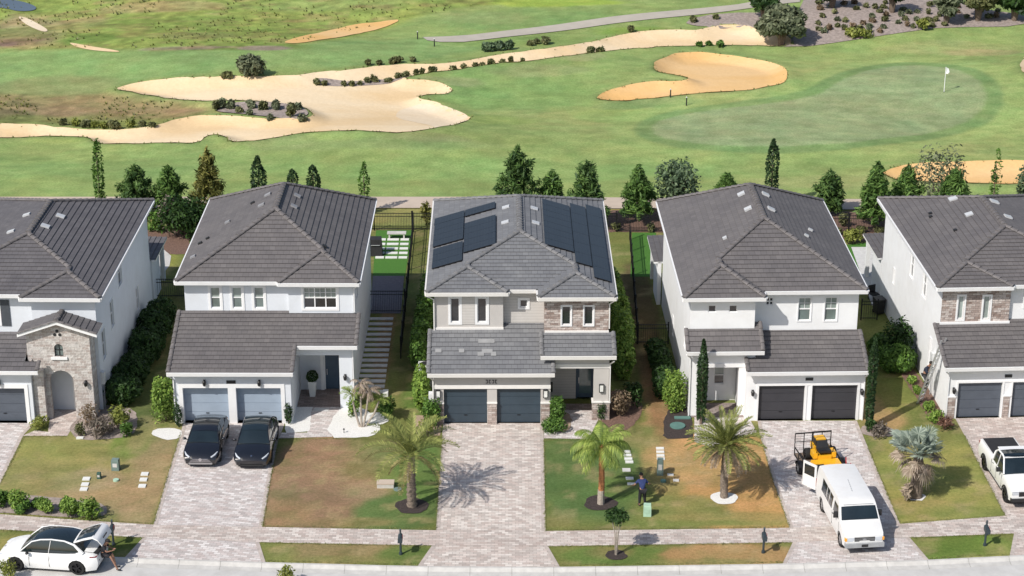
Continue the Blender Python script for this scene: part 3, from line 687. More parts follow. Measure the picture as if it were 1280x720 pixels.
# solar panels on both slopes, given by the roof-plane position of their corners
def solar(hs, side, u0, u1, y0, y1, nu, ny, x0, x1):
    """u: metres in plan from the eave; panels laid on the slope"""
    for i in range(nu):
        for j in range(ny):
            ua = u0+(u1-u0)*i/nu+.01; ub = u0+(u1-u0)*(i+1)/nu-.01; ya = y0+(y1-y0)*j/ny+.01; yb = y0+(y1-y0)*(j+1)/ny-.01
            sg = 1 if side == 'L' else -1; X = lambda u: x0+u if side == 'L' else x1-u
            Z = lambda u: ZE+mm3*u+.14
            mb = MB(); P = [(X(ua),ya,Z(ua)), (X(ub),ya,Z(ub)), (X(ub),yb,Z(ub)), (X(ua),yb,Z(ua))]
            if side == 'R': P = [P[1], P[0], P[3], P[2]]
            n = len(mb.v); lo = [(p[0],p[1],p[2]-.05) for p in P]
            w, hh = abs(ub-ua), yb-ya
            mb.face(P, [(0,0), (w,0), (w,hh), (0,hh)]); mb.cur = 1
            for k in range(4): mb.face([lo[k], lo[(k+1)%4], P[(k+1)%4], P[k]])
            mb.cur = 1; mb.face(list(reversed(lo)))
            hs.part('solar_panel', mb, ['solar', 'solar_frame'])
def on_slope(hs, side, px, py):   # pixel -> (u, y) on a main roof slope
    best = None
    for i in range(400):
        u = i*5.2/400; z = ZE+mm3*u+.14; P = hs.G(px, py, z); uu = (P[0]+.38) if side == 'L' else (10.02-P[0])
        e = abs(uu-u)
        if best is None or e < best[0]: best = (e, u, P[1])
    return best[1], best[2]
for sd_, u0, u1, y0, y1, n in (('L', .12, 1.95, 12.72, 13.85, 1), ('L', 1.97, 3.78, 12.72, 13.85, 1), ('L', .15, 1.93, 8.95, 12.7, 4), ('L', 1.97, 3.82, 6.6, 11.5, 5), ('L', .2, 1.93, 5.45, 8.55, 3),
        ('R', 2.12, 3.80, 6.55, 14.4, 8), ('R', 1.14, 2.10, 5.0, 15.0, 6), ('R', .18, 1.12, 3.4, 15.6, 7)): solar(h, sd_, u0, u1, y0, y1, 1, n, -.38, 10.02)
for x, y in ((4.05, 12.5), (4.0, 9.9), (5.7, 12.4), (5.75, 9.9)):
    u = x+.38 if x < 4.8 else 10.02-x; mb = MB(); s_ = math.atan(mm3)*(-1 if x < 4.8 else 1); rot = Matrix.Translation((x, y, ZE+mm3*u)) @ Matrix.Rotation(s_, 4, 'Y'); mb.box(-.22, .22, -.2, .2, .03, .10, rot); h.part('roof_vent', mb, 'pvc_white')
# ================================================================== house 2
H2 = House(217, 529, 9, 'pale blue white two storey house with brown roof behind the two black cars')
h = H2; pz = h.F(230, 388, 4.28)[2]; m2 = (pz-3.25)/4.73; rf2 = lambda y: 3.25+m2*(y+.45)-.16
garage(h, 0.12, 6.56, 4.2, [(.62, 3.10, 2.15), (3.54, 6.0, 2.15)], 2.77, rf2, 'wall_cool', 'door_lightblue', depth=.42, trimw=.22)
plaque(h, 3.3, 2.5, '8968', w=.5, h=.2)
for x in (1.85, 4.85): sconce(h, (0,0), FR, x, 2.5)
segs = [(.3, 6.15, 4.28, 3.5, [(1.75, 2.3, 5.12, 6.38), (2.97, 3.52, 5.12, 6.38), (4.2, 4.75, 5.12, 6.38)], None), (6.15, 9.78, 4.06, 3.3, [(7.0, 8.85, 5.2, 6.45)], None)]
body(h, segs, .3, 9.78, 17.3, 'wall_cool', side_holes_r=[(6, 6.9, 4.9, 6.1), (11.5, 12.3, 4.9, 6.1)])
for a in (1.75, 2.97, 4.2): window(h, (0,4.28), FR, a, a+.55, 5.12, 6.38, rows=2, trim=.13, glass='glass_blind', lower='glass_shade', d=.08)
window(h, (0,4.06), FR, 7.0, 8.85, 5.2, 6.45, cols=3, rows=2, trim=.13, glass='glass_blind', lower='glass_dark', grid='top')
window(h, (9.78,0), RT, 6, 6.9, 4.9, 6.1); window(h, (9.78,0), RT, 11.5, 12.3, 4.9, 6.1)
yp = 1.55
shed_roof(h, [(-.1,-.45), (6.75,-.45), (6.75,yp), (10.12,yp), (10.12,4.04), (6.15,4.04), (6.15,4.26), (-.1,4.26)], -.45, 3.25, m2, 'roof_brown', 'ridge_brown', rakes=[(-.05,-.45,-.05,4.2), (6.7,-.45,6.7,yp), (10.07,yp,10.07,4.0)], gut=[(-.1,6.75,-.45), (6.8,10.12,yp)])
zb = h.F(400, 444, 2.0)[2]; zr = 3.25+m2*(2.0+.45)-.16
t = MB(); t.box(6.6, 9.72, 2.0, 2.3, zb, zr); t.box(9.06, 9.72, 2.0, 2.3, 0, zb); t.box(9.5, 9.72, 2.3, 4.6, 0, 3.9); t.box(6.4, 6.6, 0.05, 4.6, 0, 3.0)
t.face([(9.78,2.0,0), (9.78,4.1,0), (9.78,4.1,rf2(4.1)), (9.78,2.0,rf2(2.0))]); t.face([(9.72,2.0,0),(9.78,2.0,0),(9.78,2.0,rf2(2.0)),(9.72,2.0,rf2(2.0))])
wallrect(t, (6.6, 4.45), FR, 2.9, 0, 3.6, [(7.95-6.6, 9.0-6.6, 0, 2.4)]); h.part('porch_wall', t, 'wall_cool')
front_door(h, 8.02, 8.93, 4.52, 2.33, 'frontdoor_blue')
t = MB(); t.box(7.76, 7.94, 4.40, 4.448, 0, 2.42); h.part('door_trim', t, 'trim_white')
t = MB(); t.face([(6.6,2.3,zb+.02), (6.6,4.45,zb+.02), (9.5,4.45,zb+.02), (9.5,2.3,zb+.02)]); h.part('porch_ceiling', t, 'soffit')
sconce(h, (0,2.0), FR, 9.38, 1.95)
hip_roof(h, -.1, 10.16, 3.83, 17.7, 9.42, 13.4, [('R', 3.61, 4.5)], ZE, 'roof_brown', 'ridge_brown')
downspout(h, [(-.05,-.4,3.0), (.15,-.06,2.7), (.15,-.06,0)]); downspout(h, [(10.0,1.6,4.0), (9.83,2.0,3.7), (9.83,2.0,0)]); downspout(h, [(10.05,3.7,6.7), (9.83,4.0,6.4), (9.83,4.0,5.0)])
# ================================================================== house 4
H4 = House(931, 526, -64, 'white two storey house with black garage doors between the solar roof house and the ladder')
h = H4; m4 = .42; rf4 = lambda y: 3.14+m4*(y+.45)-.16
garage(h, 0.0, 6.49, 2.6, [(.70, 3.24, 2.12), (3.64, 6.16, 2.12)], 2.70, rf4, 'wall_white', 'door_black', depth=.22, trimw=.12)
plaque(h, 3.45, 2.5, '8976', w=.42, h=.17)
for x in (.35, 6.38): sconce(h, (0,0), FR, x, 1.75)
z9 = 6.78
segs = [(-3.05, .52, 1.54, 3.7, [(-2.05, -1.55, 5.72, 6.12), (-.78, -.3, 5.72, 6.12)], None), (.52, 6.4, 2.49, 3.0, [(1.2, 1.68, 5.72, 6.16), (2.98, 3.8, 4.78, 6.12), (4.5, 5.32, 4.78, 6.12)], None)]
def WB(hs, a, b, t, bt, ly): p = hs.F(a, bt, ly); q = hs.F(b, t, ly); return (p[0], q[0], p[2], q[2])
segs[0][4][:] = [WB(h,885,895.5,381.5,390.5,1.54), WB(h,911,922,381.5,390.5,1.54)]
segs[1][4][:] = [WB(h,957,967,372,382,2.49), WB(h,997,1014.5,372,401,2.49), WB(h,1030,1047.5,371.5,401,2.49)]
lh = [(3.2,3.9,2.9,4.0), (9.5,10.1,1.0,2.2)]
body(h, segs, -3.05, 6.4, 16.9, 'wall_white', side_holes_l=lh)
for a in segs[0][4]: window(h, (0,1.54), FR, *a, rows=1, trim=.0)
a = segs[1][4][0]; window(h, (0,2.49), FR, *a, cols=2, rows=2, trim=0)
for a in segs[1][4][1:]: window(h, (0,2.49), FR, *a, rows=2, trim=.05, glass='glass_blind', lower='glass_shade', grid='top')
for a in lh: window(h, (-3.05, 0), ((0,-1),(1,0)), -a[1], -a[0], a[2], a[3], trim=.05)
shed_roof(h, [(-.05,-.45), (6.62,-.45), (6.62,2.47), (.52,2.47), (.52,1.6), (.52,.5), (-.05,.5)], -.45, 3.14, m4, 'roof_brown', 'ridge_brown', rakes=[(0,-.45,0,.5), (6.57,-.45,6.57,2.4)], gut=[(-.05,6.62,-.45)])
ez = h.F(860, 440, .25)[2]; wz = h.F(862, 411, 1.54)[2]; me_ = (wz-ez)/1.29
shed_roof(h, [(-3.3,.25), (.92,.25), (.92,1.9), (.52,1.9), (.52,1.52), (-3.3,1.52)], .25, ez, me_, 'roof_brown', 'ridge_brown', rakes=[(-3.25,.25,-3.25,1.5), (.87,.25,.87,1.85)], gut=[(-3.3,.92,.25)])
eb = h.F(900, 459, .7)[2]
t = MB(); t.box(-3.0, .0, .7, 1.0, eb, ez-.12); t.box(-.0, .75, .7, 2.49, 2.6, ez+.1); t.box(-3.0, -2.62, .7, 1.08, 0, eb); t.box(-.35, .0, .7, 1.0, 0, eb); t.box(-.2,-.0,1.0,2.6,0,3.6)
t.face([(-3.05,.7,eb), (-3.05,.7,ez), (-3.05,1.6,wz-.1), (-3.05,1.6,0), (-3.05,1.08,0), (-3.05,1.08,eb)])
wallrect(t, (-3.0, 2.75), FR, 2.8, 0, 3.8, [(.25, 1.2, 0, 2.4), (1.55, 2.15, 1.0, 2.1)]); h.part('porch_wall', t, 'wall_white')
t = MB(); t.box(-2.62, -.0, .655, .698, eb, eb+.22); h.part('porch_beam_trim', t, 'trim_white')
front_door(h, -2.68, -1.87, 2.82, 2.33, 'door_black', 'glass_dark'); window(h, (-3.0,2.75), FR, 1.55, 2.15, 1.0, 2.1, rows=2, trim=.06, glass='glass_blind', lower='glass_dark')
t = MB(); t.face([(-3,1,eb+.3), (-3,2.75,eb+.3), (0,2.75,eb+.3), (0,1,eb+.3)]); h.part('porch_ceiling', t, 'soffit')
hip_roof(h, -3.5, 6.76, 2.04, 17.1, 9.37, 13.05, [('L', 1.09, 4.5)], ZE, 'roof_brown', 'ridge_brown')
downspout(h, [(-3.3,.3,ez-.2), (-3.06,.66,ez-.5), (-3.06,.66,0)]); downspout(h, [(6.6,-.4,2.9), (6.5,-.05,2.6), (6.5,-.05,0)])
# lanai at the rear left
def lanai(hs, x0, x1, y0, y1, z, mat, rm, side=-1):
    xa_, xb_ = (x0, x0+.25) if side < 0 else (x1-.25, x1)
    t = MB(); t.box(xa_, xb_, y0, y0+2.4, 0, z); hs.part('patio_wall', t, mat); t = MB(); t.box(xa_, xb_, y1-.3, y1, 0, z-.3); hs.part('patio_column', t, mat); t = MB(); t.box(xa_, xb_, y0+2.4, y1, z-.3, z); hs.part('patio_beam', t, mat); t = MB(); t.box(x0+.25, x1-.25, y1-.25, y1, z-.3, z); hs.part('patio_beam', t, mat)
    shed = [(x0-.25,y0-.3), (x1+.1,y0-.3), (x1+.1,y1+.2), (x0-.25,y1+.2)]
    mb = MB(); xa, xb = (x0-.25, x1) if side < 0 else (x1+.25, x0); P = [(xa,y0,z), (xb,y0,z+.25), (xb,y1,z+.25), (xa,y1,z)]
    tile_face(mb, P, (0,1,0)); r = hs.part('roof', mb, rm); s_ = MB(); s_.face([(p[0],p[1],p[2]-.1) for p in P]); 
    for i in range(4): a, b = P[i], P[(i+1)%4]; s_.face([(a[0],a[1],a[2]-.12), (b[0],b[1],b[2]-.12), (b[0],b[1],b[2]), (a[0],a[1],a[2])])
    s_.build('soffit', 'trim_white', r)
lanai(h, -3.35, 6.0, 17.15, 21.9, 2.9, 'wall_white', 'roof_brown')
for x, y in ((1.0, 12.0), (1.05, 9.3), (-.6, 6.6), (2.4, 12.1), (2.35, 9.4), (4.6, 8.8), (4.1, 7.2)):
    hw = 5.13; m_ = (9.37-ZE)/hw; u = x+3.5 if x < 1.63 else 6.76-x; s_ = math.atan(m_)*(-1 if x < 1.63 else 1); mb = MB(); k = .22 if y > 8.9 else .12
    mb.box(-k, k, -k*.9, k*.9, .03, .14, Matrix.Translation((x, y, ZE+m_*u)) @ Matrix.Rotation(s_, 4, 'Y')); h.part('roof_vent', mb, 'pvc_white')
# vents on house 2
for x, y, k in ((4.2, 12.4, .2), (4.0, 10.8, .2), (3.3, 12.2, .12), (2.0, 10.6, .16), (.6, 8.9, .12), (1.0, 9.2, .1), (.5, 6.8, .16), (5.9, 12.3, .2), (5.9, 10.4, .2), (8.0, 6.5, .14)):
    hw = 5.13; m_ = (9.42-ZE)/hw; u = x+.1 if x < 5.03 else 10.16-x; s_ = math.atan(m_)*(-1 if x < 5.03 else 1); mb = MB()
    mb.box(-k, k, -k*.9, k*.9, .03, .12, Matrix.Translation((x, y, ZE+m_*u)) @ Matrix.Rotation(s_, 4, 'Y')); H2.part('roof_vent', mb, 'vent_grey' if k > .15 else 'plastic_black')
# ================================================================== house 5
H5 = House(1182, 523, -128, 'white two storey house at the right edge with stone cladding and slate garage doors')
h = H5; m5 = .42; rf5 = lambda y: 3.26+m5*(y+.45)-.16
garage(h, 0.0, 8.0, 3.0, [(.55, 3.02, 2.14), (3.60, 6.07, 2.14)], 2.79, rf5, 'wall_white', 'door_slate', depth=.2, trimw=.1, stone=(1.3, [(.03,.44), (3.14,3.48), (6.2,7.9)]))
plaque(h, 3.3, 2.52, '8980', w=.4, h=.18); sconce(h, (0,0), FR, .3, 1.75)
zt = lambda px, py, ly: h.F(px, py, ly)
s5a = [WB(h,1196,1206,370,399,2.71), WB(h,1227.5,1238.5,370,399,2.71)]
segs = [(0, 3.85, 2.71, 3.2, s5a, 'stone_ledger'), (3.85, 9.3, 2.95, 3.2, [(4.75, 5.3, 5.4, 6.2)], None)]
rh = [(6.2,7.0,4.6,6.2), (9.3,10.1,4.6,6.2), (13.6,14.0,2.6,3.6), (4.1,4.5,1.2,3.0)]
body(h, segs, 0, 9.3, 17.0, 'wall_white', side_holes_l=rh)
for a in s5a: window(h, (0,2.71), FR, *a, rows=1, trim=.1, glass='glass_blind')
window(h, (0,2.95), FR, 4.75, 5.3, 5.4, 6.2, rows=1)
for a in rh: window(h, (0, 0), ((0,-1),(1,0)), -a[1], -a[0], a[2], a[3], trim=.04, frame='trim_white')
t = MB(); t.box(-.05, 3.9, 2.60, 2.708, 4.55, 4.68); h.part('skirt_trim', t, 'trim_white')
shed_roof(h, [(-.37,-.45), (8.4,-.45), (8.4,2.93), (3.85,2.93), (3.85,2.69), (-.37,2.69)], -.45, 3.26, m5, 'roof_brown', 'ridge_brown', rakes=[(-.32,-.45,-.32,2.65)], gut=[(-.37,8.4,-.45)])
hip_roof(h, -.44, 9.76, 2.5, 17.4, 8.55, 12.6, [('L', 2.26, 4.25)], ZE, 'roof_brown', 'ridge_brown')
lanai(h, .05, 9.0, 17.45, 21.9, 2.9, 'wall_white', 'roof_brown')
downspout(h, [(-.3,-.4,3.0), (-.02,-.05,2.7), (-.02,-.05,0)])
for x, y, k in ((1.6, 12.5, .1), (1.5, 12.0, .1), (2.2, 9.0, .1), (3.2, 13.6, .25), (3.4, 10.6, .22), (5.3,12.2,.25), (5.4,9.6,.22)):
    m_ = (8.55-ZE)/5.1; u = x+.44 if x < 4.66 else 9.76-x; s_ = math.atan(m_)*(-1 if x < 4.66 else 1); mb = MB()
    mb.box(-k, k, -k, k, .03, .12, Matrix.Translation((x, y, ZE+m_*u)) @ Matrix.Rotation(s_, 4, 'Y')); h.part('roof_vent', mb, 'pvc_white' if k > .2 else 'plastic_black')
# ================================================================== house 1
H1 = House(44, 529, 35, 'white two storey house at the left edge with an arched stone entrance tower')
h = H1; m1 = .42; rf1 = lambda y: 3.34+m1*(y+.45)-.16
garage(h, -7.0, 0.0, 2.9, [(-6.0, -3.4, 2.12), (-2.95, -.42, 2.12)], 2.85, rf1, 'wall_cool', 'door_slate', depth=.35, trimw=.2)
sconce(h, (0,0), FR, -1.75, 2.5)
segs = [(-6.0, -.1, 2.34, 3.2, [(-2.7, -2.05, 4.95, 6.3)], None), (-.1, 3.42, 1.81, 0, [], None)]
sh = [(h.FX(149,350,3.42)[1]-.3, h.FX(149,350,3.42)[1]+.7, 4.9, 6.4), (5.3, 6.1, 3.4, 5.0), (2.7, 3.5, 2.6, 4.3), (12.5,13.2,1.5,3.0)]
body(h, segs, -6.0, 3.42, 17.3, 'wall_cool', side_holes_r=sh)
for a in sh: window(h, (3.42,0), RT, a[0], a[1], a[2], a[3], trim=.05, glass='glass_dark')
window(h, (0,2.34), FR, -2.7, -2.05, 4.95, 6.3, rows=2, trim=.1, glass='glass_shade')
for x in (-3.3, -1.95): t = MB(); t.box(x, x+.5, 2.29, 2.335, 4.85, 6.4); h.part('shutter', t, 'shutter_dark')
shed_roof(h, [(-7.4,-.45), (.52,-.45), (.52,.2), (-.35,.2), (-.35,2.3), (-7.4,2.3)], -.45, 3.34, m1, 'roof_dark', 'ridge_brown', rakes=[(.47,-.45,.47,.2)], gut=[(-7.4,.52,-.45)])
# entrance tower: front wall with arched door and arched window
ty = .62; x0 = h.F(34, 440, ty)[0]; x1 = h.F(112, 430, ty)[0]; xd0, xd1 = h.F(62, 500, ty)[0]+.1, h.F(94, 500, ty)[0]; za = h.F(77, 463, ty)[2]; zw0, zw1 = h.F(70, 445.5, ty)[2], h.F(70, 430, ty)[2]; xw = h.F(73.5, 440, ty)[0]; ze1 = h.F(120, 418, ty-.35)[2]; zp = h.F(72, 402, ty-.35)[2]
xc = (x0+x1)/2
def arch(xa, xb, zt_, n=10):
    r = (xb-xa)/2; c = (xa+xb)/2; return [(c+r*math.cos(math.pi*i/n), zt_-r+r*math.sin(math.pi*i/n)) for i in range(n+1)]
def wall_polyholes(mb, outer, holes, y, depth, M_=None):
    """front wall (normal -y) of any outline with polygon holes and reveals"""
    pts = []; edges = []
    for lp in [outer]+holes:
        n = len(pts); pts += [Vector(p) for p in lp]; edges += [(n+i, n+(i+1) % len(lp)) for i in range(len(lp))]
    r = delaunay_2d_cdt(pts, edges, [], 0, 1e-5)
    for f in r[2]:
        cx = sum(r[0][i].x for i in f)/len(f); cz = sum(r[0][i].y for i in f)/len(f)
        if not bool(inpoly([cx], [cz], outer)[0]) or any(bool(inpoly([cx], [cz], q)[0]) for q in holes): continue
        mb.face([(r[0][i].x, y, r[0][i].y) for i in f])
    for lp in holes:
        for i in range(len(lp)):
            a, b = lp[i], lp[(i+1) % len(lp)]; mb.face([(a[0],y,a[1]), (b[0],y,b[1]), (b[0],y+depth,b[1]), (a[0],y+depth,a[1])])
t = MB(); door_loop = [(xd0, 0.0)]+list(reversed(arch(xd0, xd1, za)))+[(xd1, 0.0)]; win_loop = [(xw-.24, zw0)]+list(reversed(arch(xw-.24, xw+.24, zw1)))+[(xw+.24, zw0)]
door_loop[0] = (xd0, .001); door_loop[-1] = (xd1, .001)
outer = [(x0,0), (x1,0), (x1,ze1-.05), (xc,zp-.1), (x0,ze1-.05)]
wall_polyholes(t, outer, [door_loop, win_loop], ty, .3)
t.face([(x1,ty,0), (x1,1.81,0), (x1,1.81,ze1), (x1,ty,ze1)]); t.face([(x0,1.81,0), (x0,ty,0), (x0,ty,ze1), (x0,1.81,ze1)]); h.part('stone_tower', t, 'stone_pale')
fr = MB(); g = MB()
lp = win_loop
for a, b in zip(lp, lp[1:]+lp[:1]): fr.bar((a[0],ty+.1,a[1]), (b[0],ty+.1,b[1]), .05, .05)
fr.bar((xw,ty+.1,zw0), (xw,ty+.1,zw1), .03); fr.bar((xw-.22,ty+.1,(zw0+zw1)/2), (xw+.22,ty+.1,(zw0+zw1)/2), .03)
fo = h.part('window', fr, 'lamp_black'); g.face([(p[0], ty+.14, p[1]) for p in lp]); g.build('pane', 'glass_shade', fo)
t = MB(); t.box(xw-.45, xw+.45, ty-.09, ty-.002, zw0-.17, zw0-.03); h.part('window_sill', t, 'trim_white')
for dx, dz in ((-.14, -.16), (.14, -.16), (0, .06)):
    t = MB(); zc = h.F(72, 415, ty)[2]; t.tube([(xw+dx, ty-.02, zc+dz), (xw+dx, ty+.05, zc+dz)], .09, 12); h.part('gable_vent', t, 'plastic_black')
t = MB(); t.face([(x0,1.80,0), (x1,1.80,0), (x1,1.80,3.4), (x0,1.80,3.4)]); t.face([(x0,ty+.3,za+.1),(x1,ty+.3,za+.1),(x1,1.8,za+.1),(x0,1.8,za+.1)]); h.part('porch_wall', t, 'wall_cool')
t = MB(); t.box(xd1-.35, xd1-.28, 1.72, 1.79, 0, 2.3); h.part('door_trim', t, 'trim_white')
sconce(h, (0,ty), FR, h.F(107, 472, ty)[0], 2.2)
t = MB(); yb = .1; t.box(.012, x0+.9, yb, ty-.003, 0, 3.2); t.face([(.1,yb,0),(.1,yb,0),(.1,yb,0)]) ; 
t = MB(); t.box(.012, .62, .25, ty-.004, 0, 3.05); h.part('stone_cladding', t, 'stone_pale')
mb = MB(); cp = MB(); so = MB(); xo0 = h.F(21, 417, ty-.35)[0]; xo1 = h.F(121, 419, ty-.35)[0]; xm = (xo0+xo1)/2; ya = ty-.35; yb = 1.8
tile_face(mb, [(xo0,ya,ze1), (xm,ya,zp), (xm,yb,zp), (xo0,yb,ze1)], (0,1,0)); tile_face(mb, [(xo1,ya,ze1), (xo1,yb,ze1), (xm,yb,zp), (xm,ya,zp)], (0,1,0)); caps(cp, (xm,ya,zp), (xm,yb,zp))
caps(cp, (xo0,ya,ze1), (xm,ya,zp), r=.1); caps(cp, (xo1,ya,ze1), (xm,ya,zp), r=.1)
for xa in (xo0, xo1):
    so.face([(xa,ya,ze1-.12), (xm,ya,zp-.12), (xm,yb,zp-.12), (xa,yb,ze1-.12)]); so.face([(xa,ya-.03,ze1-.18), (xm,ya-.03,zp-.18), (xm,ya-.03,zp), (xa,ya-.03,ze1)]); so.face([(xa,ya-.03,ze1-.18), (xa,yb,ze1-.18), (xa,yb,ze1), (xa,ya-.03,ze1)])
r = h.part('roof', mb, 'roof_dark'); cp.build('ridge_tiles', 'ridge_brown', r); so.build('soffit', 'trim_white', r)
hip_roof(h, -6.4, 3.83, 1.89, 17.7, 8.6, 12.6, [('R', 1.36, 4.4)], ZE, 'roof_dark', 'ridge_brown')
for x, y, k in ((-.3, 10.7, .25), (-.7, 8.6, .25), (-2.3, 10.9, .22), (-2.6, 8.3, .22)):
    m_ = (8.6-ZE)/5.115; u = x+6.4 if x < -1.28 else 3.83-x; s_ = math.atan(m_)*(-1 if x < -1.28 else 1); mb = MB(); mb.box(-k, k, -k*.8, k*.8, .03, .12, Matrix.Translation((x, y, ZE+m_*u)) @ Matrix.Rotation(s_, 4, 'Y')); h.part('roof_vent', mb, 'pvc_white')
lanai(h, -5.5, 3.45, 17.75, 21.9, 2.9, 'wall_cool', 'roof_dark', side=1)
# ------------------------------------------------------------------ ground, golf course, drives
def vnoise(X, Y, s, seed=0):
    x = X/s+seed*17.3; y = Y/s+seed*7.1; xi = np.floor(x).astype(np.int64); yi = np.floor(y).astype(np.int64); fx = x-xi; fy = y-yi
    def hsh(a, b):
        n = (a*374761393+b*668265263+seed*1274126177) & 0x7fffffff; n = ((n ^ (n >> 13))*1274126177) & 0x7fffffff; return ((n ^ (n >> 16)) & 0xffff)/65535.
    u = fx*fx*(3-2*fx); v = fy*fy*(3-2*fy)
    return (hsh(xi, yi)*(1-u)+hsh(xi+1, yi)*u)*(1-v)+(hsh(xi, yi+1)*(1-u)+hsh(xi+1, yi+1)*u)*v
def fbm(X, Y, s, seed=0, o=4, asp=1.0):
    r = 0; a = .5; t = 0
    for i in range(o): r = r+a*vnoise(X*asp, Y, s/(2**i), seed+i); t += a; a *= .55
    return r/t
PP = lambda pts, T=False: [(atT if T else at)(x, y)[:2] for x, y in pts]
SAND = {
 'main': [(-40,157),(0,156),(40,157),(90,162),(130,165),(175,163),(195,159),(215,152),(245,147),(285,146),(320,150),(388,151),(391,143),(375,134),(340,130),(290,127),(262,129),(240,128),(200,123),(165,118),(142,112),
          (180,104),(240,98),(300,98),(350,97),(400,93),(440,88),(480,84),(520,82),(560,82),(600,75),(650,66),(700,61),(750,52),(790,41),(845,38),(872,40),(900,33),(935,33),(955,42),(985,46),(990,57),
          (975,59),(930,58),(880,58),(820,60),(770,64),(700,73),(660,78),(620,81),(580,87),(545,91),(520,95),(500,100),(520,101),(545,104),(562,108),(569,115),(560,120),(530,121),(520,124),(545,130),(575,142),(587,150),(575,157),
          (540,164),(500,168),(460,166),(420,165),(390,167),(340,175),(300,180),(290,179),(284,173),(270,169),(256,172),(250,181),(200,180),(150,182),(120,181),(112,174),(90,171),(40,172),(0,174),(-40,175)],
 'bunker': [(744,123),(760,115),(790,107),(820,103),(850,103),(863,100),(850,96),(822,92),(814,87),(822,77),(842,69),(870,67),(900,69),(940,75),(968,80),(985,89),(986,99),(975,108),(940,114),(880,118),(820,124),(780,128),(752,127)],
 'low': [(1107,217),(1120,210),(1145,206),(1190,204),(1240,202),(1290,204),(1340,208),(1340,228),(1280,232),(1230,232),(1180,230),(1130,228),(1112,224)],
 'far': [(352,53),(380,45),(430,33),(470,27),(503,24),(490,31),(450,42),(400,51),(370,55)],
 'edge': [(1277,72),(1300,68),(1330,80),(1320,100),(1285,98),(1276,88)]}
SW = {k: PP(v, True) for k, v in SAND.items()}
def wig(P, a=.22, s=1.0, step=.4):
    q = []
    for i in range(len(P)):
        p, r = P[i], P[(i+1) % len(P)]; k = max(1, int(math.dist(p, r)/step))
        q += [(p[0]+(r[0]-p[0])*j/k, p[1]+(r[1]-p[1])*j/k) for j in range(k)]
    q = np.array(q); X, Y = q[:, 0], q[:, 1]
    nx_ = fbm(X, Y, s, 61, 3)-.5; ny_ = fbm(X, Y, s, 71, 3)-.5
    return [(float(x+2*a*u), float(y+2*a*v)) for x, y, u, v in zip(X, Y, nx_, ny_)]
SWS = {k: wig(smooth_poly(v, 2), .35, 1.6, .5) for k, v in SW.items()}
def bowl(X, Y):
    b = np.zeros(np.shape(X))
    for k in ('main', 'bunker', 'low', 'edge'):
        P = SW[k]; xs = [p[0] for p in P]; ys = [p[1] for p in P]
        m = (X > min(xs)-3) & (X < max(xs)+3) & (Y > min(ys)-3) & (Y < max(ys)+3)
        if not m.any(): continue
        sd = sdpoly(X[m], Y[m], SWS[k]); dep = .45 if k != 'main' else .4
        b[m] += -dep*sstep(0.05, -1.6, sd)[...]*1.0 + .16*sstep(1.8, .25, sd)*sstep(-.2, .1, sd)
    return b
def fade(X, Y): return 1-sstep(60, 110, np.abs(X))*1.0
def hfull(X, Y):
    X = np.asarray(X, float); Y = np.asarray(Y, float)
    return (base_h(X, Y)+bowl(X, Y))*fade(X, Y)*(1-sstep(215, 260, Y))
CURB = PP([(-700,640),(-300,668),(-60,685),(0,690),(155,697),(331,703),(522,708),(700,709),(978,705),(1160,700),(1262,695),(1340,690),(1600,672),(2000,645)])
cx = np.array([p[0] for p in CURB]); cy = np.array([p[1] for p in CURB])
def ycurb(X): return np.interp(X, cx, cy)
def grid_axis(lo, hi, step, far, grow=1.35):
    a = list(np.arange(lo, hi+step/2, step)); s = step
    while a[-1] < far: s *= grow; a.append(a[-1]+s)
    s = step; b = [a[0]]
    while b[-1] > -far*(1 if lo < 0 else .0)-(0 if lo < 0 else -40) : s *= grow; b.append(b[-1]-s)
    return np.array(list(reversed(b[1:]))+a)
gx = grid_axis(-56, 56, .3, 1500); gy = np.array(list(np.arange(20, 83, 3.0))+list(np.arange(83, 215, .3)))
s_ = .3; l = list(gy)
while l[-1] < 1800: s_ *= 1.3; l.append(l[-1]+s_)
gy = np.array(l)
GX, GY = np.meshgrid(gx, gy); GZ = hfull(GX, GY)
GZ = np.where(GY < ycurb(GX)-.05, -.14, GZ)
# colours ------------------------------------------------------------
def ellw(px, py, rx, ry, T=False):
    P = (atT if T else at)(px, py); d = ray(px, py); Z = (HC)/(-d[2])  # depth along the axis
    return P[0], P[1], rx*Z/FPX, ry*Z/FPX/(-d[2])
col = np.zeros(GX.shape+(3,))
nz = fbm(GX, GY, 6, 3, 5); nz2 = fbm(GX, GY, 1.6, 9, 4); nbig = fbm(GX, GY, 22, 5, 4, asp=.45)
def blob(px, py, rx, ry, c, st=1.0, soft=.5, T=False, rough=.5):
    global col
    X0, Y0, a, b = ellw(px, py, rx, ry, T); m = (np.abs(GX-X0) < a*2) & (np.abs(GY-Y0) < b*2)
    if not m.any(): return
    d = np.hypot((GX[m]-X0)/a, (GY[m]-Y0)/b)+(nz[m]-.5)*rough*1.6+(nz2[m]-.5)*rough*.8
    w_ = (sstep(1+soft/2, 1-soft/2, d)*st)[:, None]; col[m] = col[m]*(1-w_)+np.array(c)*w_
FAIR = np.array((.225,.305,.10)); FAIR2 = np.array((.275,.325,.115)); ROUGH = np.array((.22,.27,.07)); OLIVE = np.array((.21,.19,.075)); BROWNG = np.array((.285,.20,.105))
col[...] = FAIR; k = sstep(.35, .65, nbig)[..., None]; col[...] = col*(1-k)+FAIR2*k
G_ = (.11,.165,.055); YG = (.24,.235,.08); BR = (.36,.245,.115); BR2 = (.27,.185,.10); DG = (.10,.175,.042)
